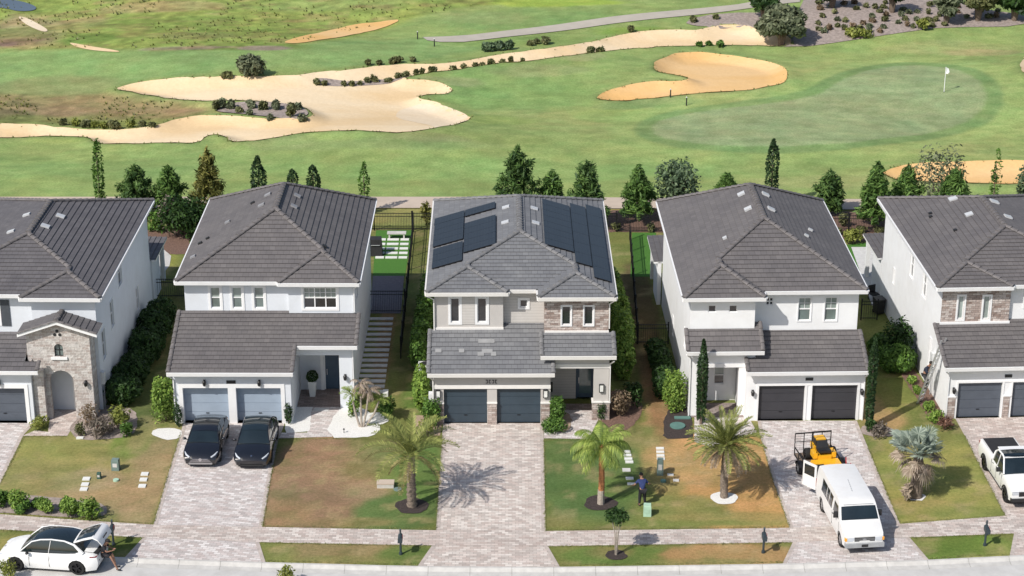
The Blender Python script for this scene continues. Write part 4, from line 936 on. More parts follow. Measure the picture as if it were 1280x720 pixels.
# residential base
res = sstep(133.5, 132.5, GY)[..., None]; lawn = np.array((.17,.19,.06)); col[...] = col*(1-res)+lawn*res
YGy = sstep(136.6, 136.4, GY)[..., None]*(1-res); col[...] = col*(1-YGy)+np.array((.26,.25,.09))*YGy
for b_ in [
 # lawn left of house 2
 (70,590,110,60,(.27,.255,.095),.95,.3),(40,562,60,14,(.25,.26,.08),.6,.6),(130,615,70,26,(.34,.25,.135),.9,.6),(185,600,26,60,(.33,.245,.13),.9,.5),(110,600,40,12,(.36,.28,.17),.8,.6),(165,548,24,20,(.18,.24,.06),.9,.6),(180,535,14,25,(.31,.26,.12),.8,.6),(60,600,60,12,(.27,.25,.10),.7,.6),
 # lawn between house 2 and 3
 (400,600,85,62,(.29,.19,.115),1,.25),(380,625,60,30,(.265,.175,.11),.6,.5),(350,640,40,18,(.30,.21,.11),.7,.5),(500,640,60,26,G_,1,.35),(525,590,40,40,(.11,.18,.05),1,.4),(455,585,30,18,(.20,.19,.07),.7,.6),(470,560,40,14,(.19,.20,.08),.6,.6),(460,612,34,12,(.33,.24,.14),.8,.5),(490,600,20,10,(.15,.20,.06),.7,.5),(435,653,60,6,(.26,.20,.09),.6,.5),
 # lawn between house 3 and 4
 (735,600,75,66,(.105,.165,.055),1,.3),(905,600,84,62,(.47,.29,.12),1,.22),(830,585,28,30,(.27,.235,.095),.9,.5),(840,635,60,16,(.19,.21,.07),.9,.5),(875,570,66,34,(.44,.28,.125),1,.4),(800,540,30,20,(.20,.20,.075),.8,.5),(815,520,24,12,(.36,.25,.125),.9,.4),(905,648,85,7,(.27,.24,.09),.85,.5),(800,520,10,8,(.15,.20,.05),.8,.4),(700,652,30,9,(.25,.22,.09),.6,.6),(820,655,140,4,(.17,.21,.06),.7,.5),(770,610,30,20,(.13,.19,.05),.5,.6),
 # lawn between house 4 and 5
 (1160,600,85,58,(.27,.27,.085),1,.25),(1120,575,30,30,(.24,.265,.08),.8,.5),(1150,630,50,10,(.31,.25,.10),.7,.6),(1130,560,30,14,(.30,.27,.09),.7,.6),(1200,640,50,10,(.23,.24,.075),.8,.5),(1100,515,30,24,(.40,.275,.13),.9,.4),(1110,640,20,10,(.17,.21,.05),.8,.5),(1112,475,30,40,(.17,.19,.055),.9,.5),
 # strips by the street
 (70,680,100,12,(.25,.24,.08),1,.3),(160,683,25,12,(.10,.14,.035),.9,.5),(430,692,110,13,(.27,.21,.10),1,.2),(345,694,24,12,(.21,.22,.07),.8,.4),(510,695,40,14,(.125,.18,.05),.95,.4),(430,700,100,4,(.20,.21,.07),.6,.5),(760,694,80,14,(.13,.19,.05),1,.3),(760,690,30,8,(.28,.24,.10),.7,.5),(910,694,80,14,(.36,.24,.11),1,.25),(880,702,70,4,(.22,.22,.08),.7,.5),(1200,683,75,16,(.14,.20,.045),1,.3),(1150,680,20,8,(.25,.25,.09),.7,.5),(1250,690,20,12,(.26,.26,.09),.7,.5),
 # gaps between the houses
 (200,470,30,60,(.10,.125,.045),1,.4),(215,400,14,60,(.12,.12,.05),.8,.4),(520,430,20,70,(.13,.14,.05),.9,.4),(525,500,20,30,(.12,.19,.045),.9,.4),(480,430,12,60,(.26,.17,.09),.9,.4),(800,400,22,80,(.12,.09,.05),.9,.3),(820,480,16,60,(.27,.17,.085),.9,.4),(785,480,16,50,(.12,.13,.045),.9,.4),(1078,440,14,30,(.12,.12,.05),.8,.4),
 (208,325,14,14,(.25,.26,.07),1,.3)]: blob(*b_[:7])
# golf course painting
Tb = lambda *a, **k: blob(*a, T=True, **k)
far = sstep(0, 1, (GY-170)/6)[..., None]
def polyc(pts, c, soft=1.0, st=1.0, rough=1.0):
    global col
    P = smooth_poly(PP(pts, True), 1); xs = [p[0] for p in P]; ys = [p[1] for p in P]
    m = (GX > min(xs)-4) & (GX < max(xs)+4) & (GY > min(ys)-4) & (GY < max(ys)+4)
    sd = sdpoly(GX[m], GY[m], P)+(nz[m]-.5)*rough*3+(nz2[m]-.5)*rough
    w_ = (sstep(soft/2, -soft/2, sd)*st)[:, None]; col[m] = col[m]*(1-w_)+np.array(c)*w_
polyc([(-60,-30),(640,-30),(640,2),(560,12),(520,20),(500,28),(440,45),(370,57),(300,62),(200,64),(150,64),(90,60),(60,62),(0,62),(-60,60)], (.235,.295,.075), 1.5)
polyc([(-40,115),(60,118),(140,118),(200,126),(262,131),(290,140),(240,147),(200,156),(140,164),(60,158),(-40,154)], (.245,.205,.095), 2.5)
polyc([(0,15),(60,20),(90,45),(60,60),(-20,60)], (.28,.25,.12), 2.5)
polyc([(-40,62),(150,62),(350,62),(420,52),(560,45),(640,52),(560,70),(440,86),(240,95),(150,104),(100,118),(-40,112)], (.20,.305,.105), 2)
Tb(60,110,90,10,(.22,.24,.10),st=.7); Tb(180,145,70,9,(.25,.19,.10),st=.8); Tb(60,140,60,8,(.27,.20,.11),st=.7); Tb(150,156,60,6,(.27,.30,.09),st=.8); Tb(10,145,40,9,(.13,.12,.06),st=.6)
Tb(20,52,45,6,(.20,.13,.10),st=.9); Tb(200,8,80,6,(.33,.26,.13),st=.6); Tb(100,30,30,10,(.32,.26,.13),st=.6); Tb(240,45,60,5,(.31,.27,.12),st=.6); Tb(110,48,40,6,(.10,.18,.04),st=.7); Tb(300,58,80,5,(.12,.18,.04),st=.7); Tb(330,60,30,3,(.24,.19,.16),st=.8); Tb(230,60,60,2.5,(.27,.20,.16),st=.7)
Tb(420,5,120,8,(.24,.30,.10),st=.6); Tb(600,15,80,5,(.24,.30,.10),st=.5); Tb(700,3,80,5,(.28,.38,.06),st=.8); Tb(660,25,120,10,(.155,.255,.085),st=.7); Tb(820,22,80,6,(.17,.25,.08),st=.6); Tb(800,40,60,6,(.16,.26,.05),st=.8); Tb(680,52,100,7,(.19,.28,.08),st=.6); Tb(600,22,50,6,(.23,.29,.11),st=.7)
Tb(640,110,110,26,(.17,.285,.09),st=.7); Tb(680,88,60,6,(.25,.28,.12),st=.6); Tb(560,103,40,5,(.25,.28,.13),st=.6); Tb(610,150,60,10,(.25,.34,.09),st=.5); Tb(500,178,110,6,(.18,.26,.10),st=.6); Tb(540,172,50,4,(.21,.23,.10),st=.6); Tb(350,180,40,6,(.22,.27,.11),st=.6); Tb(100,176,60,3,(.23,.30,.09),st=.7)
Tb(780,145,60,12,(.24,.34,.10),st=.6); Tb(820,130,60,5,(.15,.235,.09),st=.7); Tb(1020,75,120,12,(.28,.35,.12),st=.6); Tb(1180,60,80,8,(.30,.31,.13),st=.5); Tb(1230,66,50,5,(.36,.30,.15),st=.5); Tb(1000,115,40,14,(.22,.33,.10),st=.6); Tb(720,70,30,6,(.28,.28,.14),st=.5)
Tb(1250,160,50,60,(.27,.34,.115),st=.7); Tb(1268,85,22,26,(.20,.27,.09),st=.6); Tb(1060,200,200,8,(.23,.34,.105),st=.5); Tb(1100,228,180,8,(.26,.29,.12),st=.5); Tb(640,215,300,12,(.19,.31,.10),st=.5); Tb(150,210,200,14,(.185,.30,.10),st=.5)
# the green with its ring
GREEN = PP([(815,163),(822,152),(850,143),(900,137),(960,130),(1010,122),(1035,112),(1055,99),(1085,88),(1115,83),(1150,81),(1190,85),(1215,95),(1230,110),(1232,128),(1218,147),(1185,161),(1130,171),(1060,179),(980,183),(900,182),(850,177),(822,170)], True); GREEN = smooth_poly(GREEN, 2)
sd = sdpoly(GX, GY, GREEN); wv = sd+(nz2-.5)*.6
w_ = (sstep(4.2, 3.2, wv)*sstep(1.2, 2.0, wv)*.5)[..., None]; col = col*(1-w_)+np.array((.26,.36,.12))*w_
w_ = (sstep(1.9, 1.2, wv)*.8)[..., None]; col = col*(1-w_)+np.array((.15,.25,.09))*w_
w_ = (sstep(.35, -.25, wv))[..., None]; gc = np.array((.245,.305,.145))*(1+.10*(nbig-.5))[..., None]; col = col*(1-w_)+gc*w_
# ring of longer grass round each bunker
for k in ('main', 'bunker', 'low'):
    sd = sdpoly(GX, GY, SWS[k]) if True else None; w_ = (sstep(.9, .1, sd+(nz2-.5)*.8)*.3)[..., None]; col = col*(1-w_)+np.array((.15,.18,.07))*w_
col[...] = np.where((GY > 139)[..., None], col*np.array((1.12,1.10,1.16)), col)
lw_ = (GY < 132) & (GY > 84)
wd = sstep(.60, .72, fbm(GX, GY, 1.1, 81, 4))*lw_; col = col*(1-.28*wd[..., None])+np.array((.12,.17,.05))*(.28*wd[..., None])
wd = sstep(.58, .72, fbm(GX, GY, .8, 91, 3))*lw_; col = col*(1-.45*wd[..., None])+np.array((.36,.29,.15))*(.45*wd[..., None])
rg = np.zeros(GX.shape)
for pts_ in ([(-60,-30),(640,-30),(640,2),(560,12),(520,20),(500,28),(440,45),(370,57),(300,62),(200,64),(150,64),(90,60),(60,62),(0,62),(-60,60)], [(-40,115),(60,118),(140,118),(200,126),(262,131),(290,140),(240,147),(200,156),(140,164),(60,158),(-40,154)]):
    rg = np.maximum(rg, sstep(.5, -.5, sdpoly(GX, GY, PP(pts_, True))))
rn = fbm(GX, GY, 1.4, 101, 4, asp=.6); rn2 = fbm(GX, GY, 5, 111, 4, asp=.4)
w_ = (rg*sstep(.50, .68, rn)*.5)[..., None]; col = col*(1-w_)+np.array((.30,.225,.11))*w_
w_ = (rg*sstep(.50, .66, rn2)*.45)[..., None]; col = col*(1-w_)+np.array((.15,.22,.05))*w_
col *= (1+(rg*(fbm(GX, GY, .7, 121, 2)-.5))[..., None]*.8)
# fine mowing / wear streaks along the fairway and general mottling
st = fbm(GX*.25, GY, 1.3, 21, 4); col *= (1+.30*(st-.5)*sstep(138, 140, GY))[..., None]; mott = fbm(GX, GY, .9, 31, 3); col *= (1+.40*(mott-.5))[..., None]
col *= (1+.25*(fbm(GX, GY, 3.0, 41, 4)-.5))[..., None]; col[..., 0] *= 1+.25*(fbm(GX, GY, 2.2, 51, 4)-.5)
ny, nx = GX.shape; idx = np.arange(nx*ny).reshape(ny, nx)
quads = np.stack([idx[:-1,:-1], idx[:-1,1:], idx[1:,1:], idx[1:,:-1]], -1).reshape(-1, 4)
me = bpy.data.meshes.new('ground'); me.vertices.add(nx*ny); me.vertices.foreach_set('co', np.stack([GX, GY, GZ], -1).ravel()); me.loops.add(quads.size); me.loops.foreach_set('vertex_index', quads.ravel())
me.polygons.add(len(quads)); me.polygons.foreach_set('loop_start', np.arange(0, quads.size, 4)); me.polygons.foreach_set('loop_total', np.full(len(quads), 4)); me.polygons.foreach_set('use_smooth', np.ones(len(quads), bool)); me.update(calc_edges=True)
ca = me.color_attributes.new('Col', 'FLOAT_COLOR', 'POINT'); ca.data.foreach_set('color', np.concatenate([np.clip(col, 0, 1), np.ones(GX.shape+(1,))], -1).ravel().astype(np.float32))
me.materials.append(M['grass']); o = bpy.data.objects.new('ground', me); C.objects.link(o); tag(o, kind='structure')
# sand and paths over the terrain
for k, mt in (('main','sand_pale'),('bunker','sand_orange'),('low','sand_orange'),('far','sand_orange'),('edge','sand_pale')):
    sheet('sand', SWS[k], .05, mt, step=.5, hfun=hfull)
sheet('sand', smooth_poly(PP([(85,53),(110,58),(150,64),(148,66),(110,63),(92,58)], True)), .05, 'sand_pale', step=.5, hfun=hfull)
sheet('sand', smooth_poly(PP([(22,20),(38,24),(62,38),(55,41),(38,34),(26,26)], True)), .05, 'sand_mid', step=.5, hfun=hfull)
sheet('sand', smooth_poly(PP([(500,130),(540,128),(578,143),(588,150),(576,157),(552,160),(540,152),(520,148),(492,142)], True)), .065, 'sand_mid', step=.5, hfun=hfull)
sheet('sand', smooth_poly(PP([(268,134),(300,130),(350,131),(380,137),(388,146),(370,152),(330,148),(300,145),(270,141)], True)), .08, 'mulch_grey', step=.5, hfun=hfull)
sheet('sand', smooth_poly(PP([(388,100),(420,104),(480,101),(520,96),(500,93),(440,98),(400,95)], True)), .08, 'mulch_grey', step=.5, hfun=hfull)
sheet('path', PP([(528,47),(534,51),(550,53),(580,53),(640,46),(760,31),(860,20),(922,13),(1000,3),(1000,-4),(922,6),(850,13),(760,22),(640,38),(590,44),(560,46)], True), .06, 'cart_path_far', step=.6, hfun=hfull)
sheet('path', PP([(-400,247),(200,247),(640,247),(1100,250),(1700,250),(1700,264),(1100,263),(640,261),(200,261),(-400,261)]), .07, 'cart_path', step=1.0, hfun=hfull)
sheet('mulch_bed', smooth_poly(PP([(968,60),(985,45),(1000,12),(1010,-10),(1180,-10),(1200,8),(1290,20),(1285,33),(1180,34),(1130,41),(1090,47),(1050,53),(1020,57),(985,61)], True), 1), .05, 'mulch_grey', step=.6, hfun=hfull)
sheet('mulch_bed', smooth_poly(PP([(850,27),(900,16),(990,16),(1000,40),(960,42),(930,33),(880,37)], True), 1), .06, 'mulch_grey', step=.6, hfun=hfull)
sheet('pond_water', smooth_poly(PP([(-60,-8),(20,0),(46,8),(44,14),(22,15),(5,10),(-60,6)], True)), .07, 'water', step=1.0, hfun=hfull)
# street side ---------------------------------------------------------
Tl = [(-700,590),(-300,617),(-60,636),(0,643),(95,650),(190,656),(328,659),(545,663),(682,664),(985,660),(1125,655),(1255,645),(1340,638),(1600,618),(2000,590)]
Bl = [(2000,612),(1600,640),(1340,660),(1268,667),(1137,672),(990,678),(685,683),(540,682),(325,678),(178,672),(0,662),(-60,655),(-300,636),(-700,608)]
sheet('sidewalk', PP(Tl+Bl), .012, 'pavers_walk')
TX = PP(Tl); BX = PP(list(reversed(Bl))); 
def yT(x): return float(np.interp(x, [p[0] for p in TX], [p[1] for p in TX]))
def yB(x): return float(np.interp(x, [p[0] for p in BX], [p[1] for p in BX]))
mb = MB(); K = np.arange(-80, 80.1, 2.0); prof = [(0.0, .004), (.02, .03), (.14, .03), (.24, -.03), (.34, -.09), (.72, -.10)]
for a, b in zip(K, K[1:]):
    ya, yb = float(ycurb(a)), float(ycurb(b))
    for (o1, z1), (o2, z2) in zip(prof, prof[1:]): mb.face([(a,ya-o1,z1), (a,ya-o2,z2), (b-.012,yb-o2,z2), (b-.012,yb-o1,z1)])
o = mb.build('kerb', 'concrete'); tag(o, kind='structure')
sheet('road', [(a, float(ycurb(a))-.70) for a in K]+[(80, 70), (-80, 70)], -.104, 'street_concrete')
def drive(name, L, R_, top, mat, apL, apR):
    """L,R: pixel polylines of the left and right edge from garage down to the sidewalk"""
    Lw, Rw = PP(L), PP(R_)
    for P in (Lw, Rw): 
        x, y = P[-1]; P[-1] = (x, yT(x))
    sheet(name, Lw+Rw[::-1], .008, mat)
    a, b = PP(apL), PP(apR); a[0] = (a[0][0], yB(a[0][0])); b[0] = (b[0][0], yB(b[0][0])); a[1] = (a[1][0], float(ycurb(a[1][0]))); b[1] = (b[1][0], float(ycurb(b[1][0])))
    sheet(name, [a[0], a[1], ((a[1][0]+b[1][0])/2, float(ycurb((a[1][0]+b[1][0])/2))), b[1], b[0]], .008, mat)
    for P, sg in ((Lw, 1), (Rw, -1), (a, 1), (b, -1)):
        q = [(p[0]+sg*.2, p[1]) for p in P]; sheet('drive_edge', P+q[::-1], .016, 'paver_border')
drive('driveway', [(-110,528),(-150,645)], [(44,529),(30,543),(0,605),(-18,642)], 0, 'pavers_grey', [(-190,650),(-230,670)], [(-36,660),(-52,684)])
drive('driveway', [(229,529),(226,541),(208,600),(192,655)], [(356,529),(348,550),(338,600),(328,659)], 0, 'pavers_grey', [(179,672),(156,697)], [(324,678),(332,703)])
drive('driveway', [(554,529),(553,540),(549,600),(545,663)], [(679,529),(680,560),(682,664)], 0, 'pavers', [(540,682),(522,707)], [(685,683),(700,709)])
drive('driveway', [(947,526),(950,545),(966,600),(987,660)], [(1071,526),(1085,560),(1105,608),(1125,655)], 0, 'pavers_grey', [(991,678),(978,705)], [(1137,672),(1161,700)])
drive('driveway', [(1194,523),(1206,545),(1230,593),(1257,646)], [(1340,520),(1440,640)], 0, 'pavers_pink', [(1268,668),(1262,695)], [(1450,650),(1470,680)])
SH = lambda n, pts, z, m, sm=0: sheet(n, wig(smooth_poly(PP(pts), sm), .12, .5, .2) if n in ('mulch_bed', 'rock_bed') else (smooth_poly(PP(pts), sm) if sm else PP(pts)), z, m)
SH('path', [(44,538),(60,540),(64,512),(95,505),(96,525),(84,545),(28,545)], .010, 'pavers_pink')
SH('path', [(390,507),(428,507),(415,546),(349,548),(352,541),(384,541)], .012, 'pavers_grey')
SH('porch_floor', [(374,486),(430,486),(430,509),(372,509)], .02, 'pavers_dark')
SH('path', [(680,548),(736,549),(750,520),(744,512),(700,512),(697,530),(680,536)], .012, 'pavers_grey')
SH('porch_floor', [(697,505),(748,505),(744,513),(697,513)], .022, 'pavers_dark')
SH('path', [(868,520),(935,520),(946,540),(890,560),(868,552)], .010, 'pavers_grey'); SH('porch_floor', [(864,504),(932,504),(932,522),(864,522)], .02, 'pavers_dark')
SH('rock_bed', [(372,508),(392,508),(386,540),(358,541),(356,531)], .018, 'white_rock'); SH('rock_bed', [(421,511),(444,508),(462,515),(476,530),(474,541),(455,548),(406,547)], .018, 'white_rock', 1)
SH('rock_bed', [(189,540),(200,535),(225,536),(228,541),(224,549),(206,550),(192,546)], .018, 'white_rock', 1)
SH('mulch_bed', [(86,532),(110,512),(140,505),(168,512),(174,530),(166,545),(120,551),(93,549)], .018, 'mulch_grey', 1)
SH('mulch_bed', [(-40,612),(20,617),(90,625),(132,630),(132,646),(90,648),(0,641),(-40,636)], .018, 'mulch_grey', 1)
SH('mulch_bed', [(836,508),(862,512),(870,548),(852,548),(828,549),(829,530)], .018, 'mulch_dark', 1)
SH('mulch_bed', [(1074,534),(1085,530),(1118,535),(1122,546),(1080,546)], .018, 'mulch_grey', 1)
SH('mulch_bed', [(1126,468),(1140,460),(1188,523),(1192,533),(1165,530)], .018, 'mulch_brown')
SH('mulch_bed', [(516,520),(545,520),(553,530),(550,545),(520,545)], .018, 'soil_sand'); SH('mulch_bed', [(745,490),(795,488),(805,515),(790,535),(760,545),(748,520)], .018, 'mulch_brown', 1)
SH('mulch_bed', [(686,528),(704,513),(716,520),(712,540),(690,540)], .018, 'soil_sand', 1)
def ring(px, py, r, mat, name='mulch_ring'):
    x, y = at(px, py)[:2]; sheet(name, wig([(x+r*(1+.07*math.sin(3*a+px))*math.cos(a), y+r*(1+.06*math.sin(5*a))*math.sin(a)) for a in np.linspace(0, 6.283, 28)[:-1]], .09, .35, .12), .03, mat)
ring(515,633,.85,'mulch_dark'); ring(750,629,.82,'mulch_dark'); ring(770,694,.52,'mulch_dark'); ring(905,623,.68,'white_rock','rock_ring'); ring(1144,621,.5,'white_rock','rock_ring'); ring(468,524,.8,'white_rock','rock_ring')
# back yards
SH('artificial_turf', [(470,288),(516,288),(506,346),(466,346)], .012, 'turf'); SH('artificial_turf', [(790,291),(820,291),(820,346),(788,346)], .012, 'turf'); SH('artificial_turf', [(1058,306),(1104,302),(1104,372),(1092,378)], .012, 'turf')
SH('patio', [(466,345),(505,345),(501,392),(463,392)], .016, 'purple_paver'); SH('patio', [(1064,309),(1105,309),(1110,385),(1090,382)], .018, 'grey_slab'); SH('patio', [(170,308),(200,308),(214,320),(212,332),(202,345),(160,345)], .016, 'concrete', 0)
SH('mulch_bed', [(175,288),(238,288),(236,318),(170,318)], .012, 'mulch_brown'); SH('mulch_bed', [(760,263),(1400,266),(1400,302),(1060,302),(1040,292),(760,290)], .010, 'mulch_brown')
# ------------------------------------------------------------------ plants
def pxm(px, py, T=False):
    d = ray(px, py); return HC/(-d[2])/FPX      # metres per photo pixel on the ground there
def vh(dpx, px, py): return dpx*pxm(px, py)/math.cos(PITCH+math.atan((py-360)/FPX))
def plant(name, label, cat, px, py, T=False, group=None, loc=None):
    P = loc or ((atT(px, py)) if T else at(px, py)); 
    if T: P = (P[0], P[1], float(hfull(np.array([P[0]]), np.array([P[1]]))[0]))
    return thing(name, label, cat, P, random.uniform(0, 6.28), group)
def pine(px, by, ty, w, mat, label, group='pine trees behind the back fence', dens=1.0, base=None):
    h = vh(by-ty, px, by); r = w*pxm(px, by)/2; t = plant('pine_tree', label, 'pine tree', px, by, group=group)
    tr = MB(); tr.tube([(0,0,-.1), (.04,.02,h*.5), (0,0,h*.96)], [.11, .07, .02], 7)
    cr = MB(); z = h*.14; k = 0
    while z < h*.93:
        f = (z/h); reach = r*min(1, (1-f)*1.35+.05)*random.uniform(.72, 1.12); nb = 5 if f < .7 else 4
        for i in range(nb):
            a = k*.8+i*6.283/nb+random.uniform(-.25, .25); L = reach*random.uniform(.75, 1.1)
            e = (math.cos(a)*L, math.sin(a)*L, z+L*random.uniform(.25, .5)); tr.tube([(0,0,z), e], [.03, .012], 4)
            for q, s_ in ((1.0, 1), (.68, .85), (.38, .7)):
                n = int(40*dens*s_); rr = .31*s_*(.75+.25*r)
                leaf_cloud(cr, (e[0]*q, e[1]*q, z+(e[2]-z)*q+.05), (rr*.85, rr*.85, rr*1.15), n, .125, hollow=.1, asp=3.8, up=.5, jitter=.2)
        z += h*.10; k += 1
    leaf_cloud(cr, (0,0,h*.95), (.16,.16,.34), 40, .15, asp=3.2, hollow=.1)
    tr.build('trunk', 'bark', t); cr.build('crown', mat, t); return t
def cypress(px, by, ty, w, mat, label, cat='cypress tree', name='cypress_tree', n=900, size=.13, group=None, sparse=False):
    h = vh(by-ty, px, by); r = w*pxm(px, by)/2; t = plant(name, label, cat, px, by, group=group)
    tr = MB(); tr.tube([(0,0,-.1), (0,0,h*.9)], [.08, .02], 6); tr.build('trunk', 'bark', t)
    cr = MB(); leaf_cloud(cr, (0,0,h*.53), (r,r,h*.47), n, size, 'col', asp=1.9, up=.5, hollow=.35 if sparse else .6, jitter=.5 if sparse else .2); cr.build('crown', mat, t); return t
def bushy(px, by, ty, w, mat, label, name='shrub', cat='shrub', group=None, n=700, size=.13, lobes=5, flat=.75, trunk=False, T=False, depth=None, hollow=.35):
    h = max(.25, vh(by-ty, px, by)); r = w*pxm(px, by)/2; t = plant(name, label, cat, px, by, T=T, group=group); cr = MB(); rd = depth or r
    for i in range(lobes):
        a = i*6.283/lobes+random.random(); q = .0 if i == 0 else .5; rr = random.uniform(.5, .68) if lobes > 1 else 1
        zc = h*random.uniform(.42, .66) if i else h*.6
        leaf_cloud(cr, (math.cos(a)*r*q, math.sin(a)*rd*q, zc if lobes > 1 else h*.5), (r*rr, rd*rr, min(zc, h-zc)*1.05 if lobes > 1 else h*.5), n//lobes, size, hollow=hollow, jitter=.3)
    if trunk:
        tr = MB(); 
        for i in range(4):
            a = i*1.6; tr.tube([(0,0,-.05), (math.cos(a)*r*.2, math.sin(a)*r*.2, h*.35), (math.cos(a)*r*.45, math.sin(a)*r*.45, h*.7)], [.07, .045, .015], 6)
        tr.build('trunk', 'bark', t)
    else:
        tr = MB()
        for i in range(5):
            a = i*1.26; tr.tube([(0,0,0), (math.cos(a)*r*.4, math.sin(a)*r*.4, h*.5)], [.02, .01], 4)
        tr.build('stem', 'bark', t)
    cr.build('foliage', mat, t); return t
# row along the back fence
cypress(127, 275, 181, 15, 'leaf_green', 'tall narrow leafy green tree, leftmost tree behind the roofs', cat='tree', name='columnar_tree', n=900, sparse=True)
pine(172, 272, 208, 52, 'leaf_pine', 'dark green young pine just right of the tall narrow leafy tree')
pine(214, 272, 208, 42, 'leaf_pine_mid', 'mid green young pine between the dark pine and the yellowish pine')
pine(264, 285, 186, 52, 'leaf_pine_yellow', 'tall yellowish pine behind the left side of the brown roofed house', dens=.8)
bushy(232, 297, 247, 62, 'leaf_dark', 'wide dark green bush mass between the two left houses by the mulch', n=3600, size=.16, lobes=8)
bushy(212, 296, 244, 30, 'leaf_twig', 'sparse grey brown bush in front of the dark bush mass', n=500, size=.12)
bushy(196, 290, 262, 22, 'leaf_green', 'small mid green bush at the corner of the leftmost house patio', n=600)
cypress(325, 262, 197, 19, 'leaf_cypress', 'dark cypress behind the brown roof, left of its peak', n=1100)
cypress(367, 262, 212, 15, 'leaf_cypress', 'small dark cypress just right of the brown roof peak', n=800)
cypress(393, 262, 207, 18, 'leaf_cypress', 'wider dark cypress, right of the small cypress over the brown roof', n=1000)
cypress(456, 268, 207, 14, 'leaf_green', 'loose light green columnar tree by the right end of the brown roof', cat='tree', name='columnar_tree', n=500, sparse=True)
pine(647, 285, 184, 64, 'leaf_pine', 'large dark pine behind the left part of the solar roof')
pine(690, 282, 214, 40, 'leaf_pine_mid', 'small pine squeezed between the two large pines behind the solar roof')
pine(733, 285, 202, 56, 'leaf_pine', 'broad dark pine behind the right part of the solar roof')
pine(797, 277, 208, 40, 'leaf_pine_mid', 'light green pine standing in front of the cart path right of the solar roof')
bushy(846, 262, 203, 58, 'leaf_blue', 'round blue green broadleaf tree beside the light pine', name='broadleaf_tree', cat='tree', n=2200, size=.17, lobes=9, trunk=True, hollow=.5)
pine(907, 262, 217, 32, 'leaf_pine_mid', 'small pine top showing over the white house roof')
cypress(963, 262, 177, 17, 'leaf_cypress', 'tall slim dark cypress behind the peak of the white house', n=1300)
pine(1036, 268, 214, 40, 'leaf_pine', 'dark bluish pine right of the white house roof, before the cart path')
pine(1092, 287, 203, 42, 'leaf_pine_mid', 'tall green pine in the mulch left of the rightmost roof')
pine(1131, 272, 208, 44, 'leaf_pine_mid', 'wide pine over the left end of the rightmost roof')
bushy(1172, 268, 184, 66, 'leaf_olive', 'large open grey green tree with bare twigs behind the rightmost roof', name='broadleaf_tree', cat='tree', n=1500, size=.15, lobes=10, trunk=True, hollow=.6)
pine(1190, 277, 212, 46, 'leaf_pine_mid', 'bright pine in front of the grey green open tree')
cypress(1240, 268, 196, 13, 'leaf_green', 'thin sparse columnar tree over the rightmost roof', cat='tree', name='columnar_tree', n=420, sparse=True)
bushy(1280, 268, 205, 30, 'leaf_blue', 'blue green tree cut by the right edge of the picture', name='broadleaf_tree', cat='tree', n=900, size=.16, lobes=6, trunk=True)
bushy(1066, 305, 287, 24, 'leaf_yellowgreen', 'yellow green round shrub at the end of the narrow turf strip', n=600)
bushy(1055, 283, 266, 16, 'leaf_scrub', 'small scrubby shrub by the fence under the bluish pine', n=300); bushy(1118, 284, 262, 20, 'leaf_green', 'leafy shrub beside the tall pine at the right fence', n=400)
bushy(533, 282, 252, 16, 'leaf_pine_yellow', 'spiky small yellow green plant by the rear corner of the solar roof', n=400)

for i, (px, py) in enumerate([(772,288),(815,289),(838,288),(1045,293),(1075,291),(1100,293)]):
    bushy(px, py, py-9, 15, 'leaf_scrub', 'low scrubby plant in the reddish mulch along the back fence', group='low plants along the back fence', n=180, lobes=3)
# hedges and bushes round the houses
def hedge(pts, w, h, mat, label, n, size=.13, name='hedge'):
    """pts: world xy centre line"""
    t = thing(name, label, 'hedge', (pts[0][0], pts[0][1], 0)); mb = MB(); tot = sum(math.dist(a, b) for a, b in zip(pts, pts[1:]))
    for a, b in zip(pts, pts[1:]):
        L = math.dist(a, b); k = max(1, int(L/(w*.9)))
        for i in range(k):
            q = (i+.5)/k; c = (a[0]+(b[0]-a[0])*q-pts[0][0]+random.uniform(-.08,.08), a[1]+(b[1]-a[1])*q-pts[0][1]); hh = h*random.uniform(.85, 1.12)
            leaf_cloud(mb, (*c, hh*.5), (w*.62*random.uniform(.85,1.1), w*.62, hh*.5), int(n*L/tot/k), size, hollow=.7, jitter=.25)
    mb.build('foliage', mat, t)
    st = MB()
    for a, b in zip(pts, pts[1:]):
        for q in (.2, .5, .8): st.tube([(a[0]+(b[0]-a[0])*q-pts[0][0], a[1]+(b[1]-a[1])*q-pts[0][1], 0), (a[0]+(b[0]-a[0])*q-pts[0][0], a[1]+(b[1]-a[1])*q-pts[0][1], h*.6)], [.03, .02], 5)
    st.build('stem', 'bark', t); return t
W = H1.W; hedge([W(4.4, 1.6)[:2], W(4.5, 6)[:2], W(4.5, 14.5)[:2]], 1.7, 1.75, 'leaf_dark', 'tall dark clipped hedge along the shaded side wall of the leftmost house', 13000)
W = H3.W; hedge([W(-1.1, 7)[:2], W(-.9, 12)[:2], W(-.75, 18.4)[:2]], .9, 2.6, 'leaf_green', 'tall green hedge between the stepping slab path and the solar roof house', 7000); hedge([W(-.7, 1.0)[:2], W(-.75, 4.3)[:2]], .8, 1.9, 'leaf_bright', 'bright green hedge at the left corner of the grey house garage', 2600)
hedge([W(10.9, 5.5)[:2], W(10.9, 10)[:2], W(10.75, 17.2)[:2]], 1.1, 3.0, 'leaf_bright', 'tall light green hedge along the right side of the solar roof house', 9000, .14)
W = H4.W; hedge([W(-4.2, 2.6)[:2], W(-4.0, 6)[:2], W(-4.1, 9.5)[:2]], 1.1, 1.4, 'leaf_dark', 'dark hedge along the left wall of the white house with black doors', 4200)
W = H5.W; hedge([W(-1.4, 5.4)[:2], W(-1.5, 9.4)[:2]], 1.6, 1.6, 'leaf_green', 'dark green hedge beside the white wall of the rightmost house', 4800)
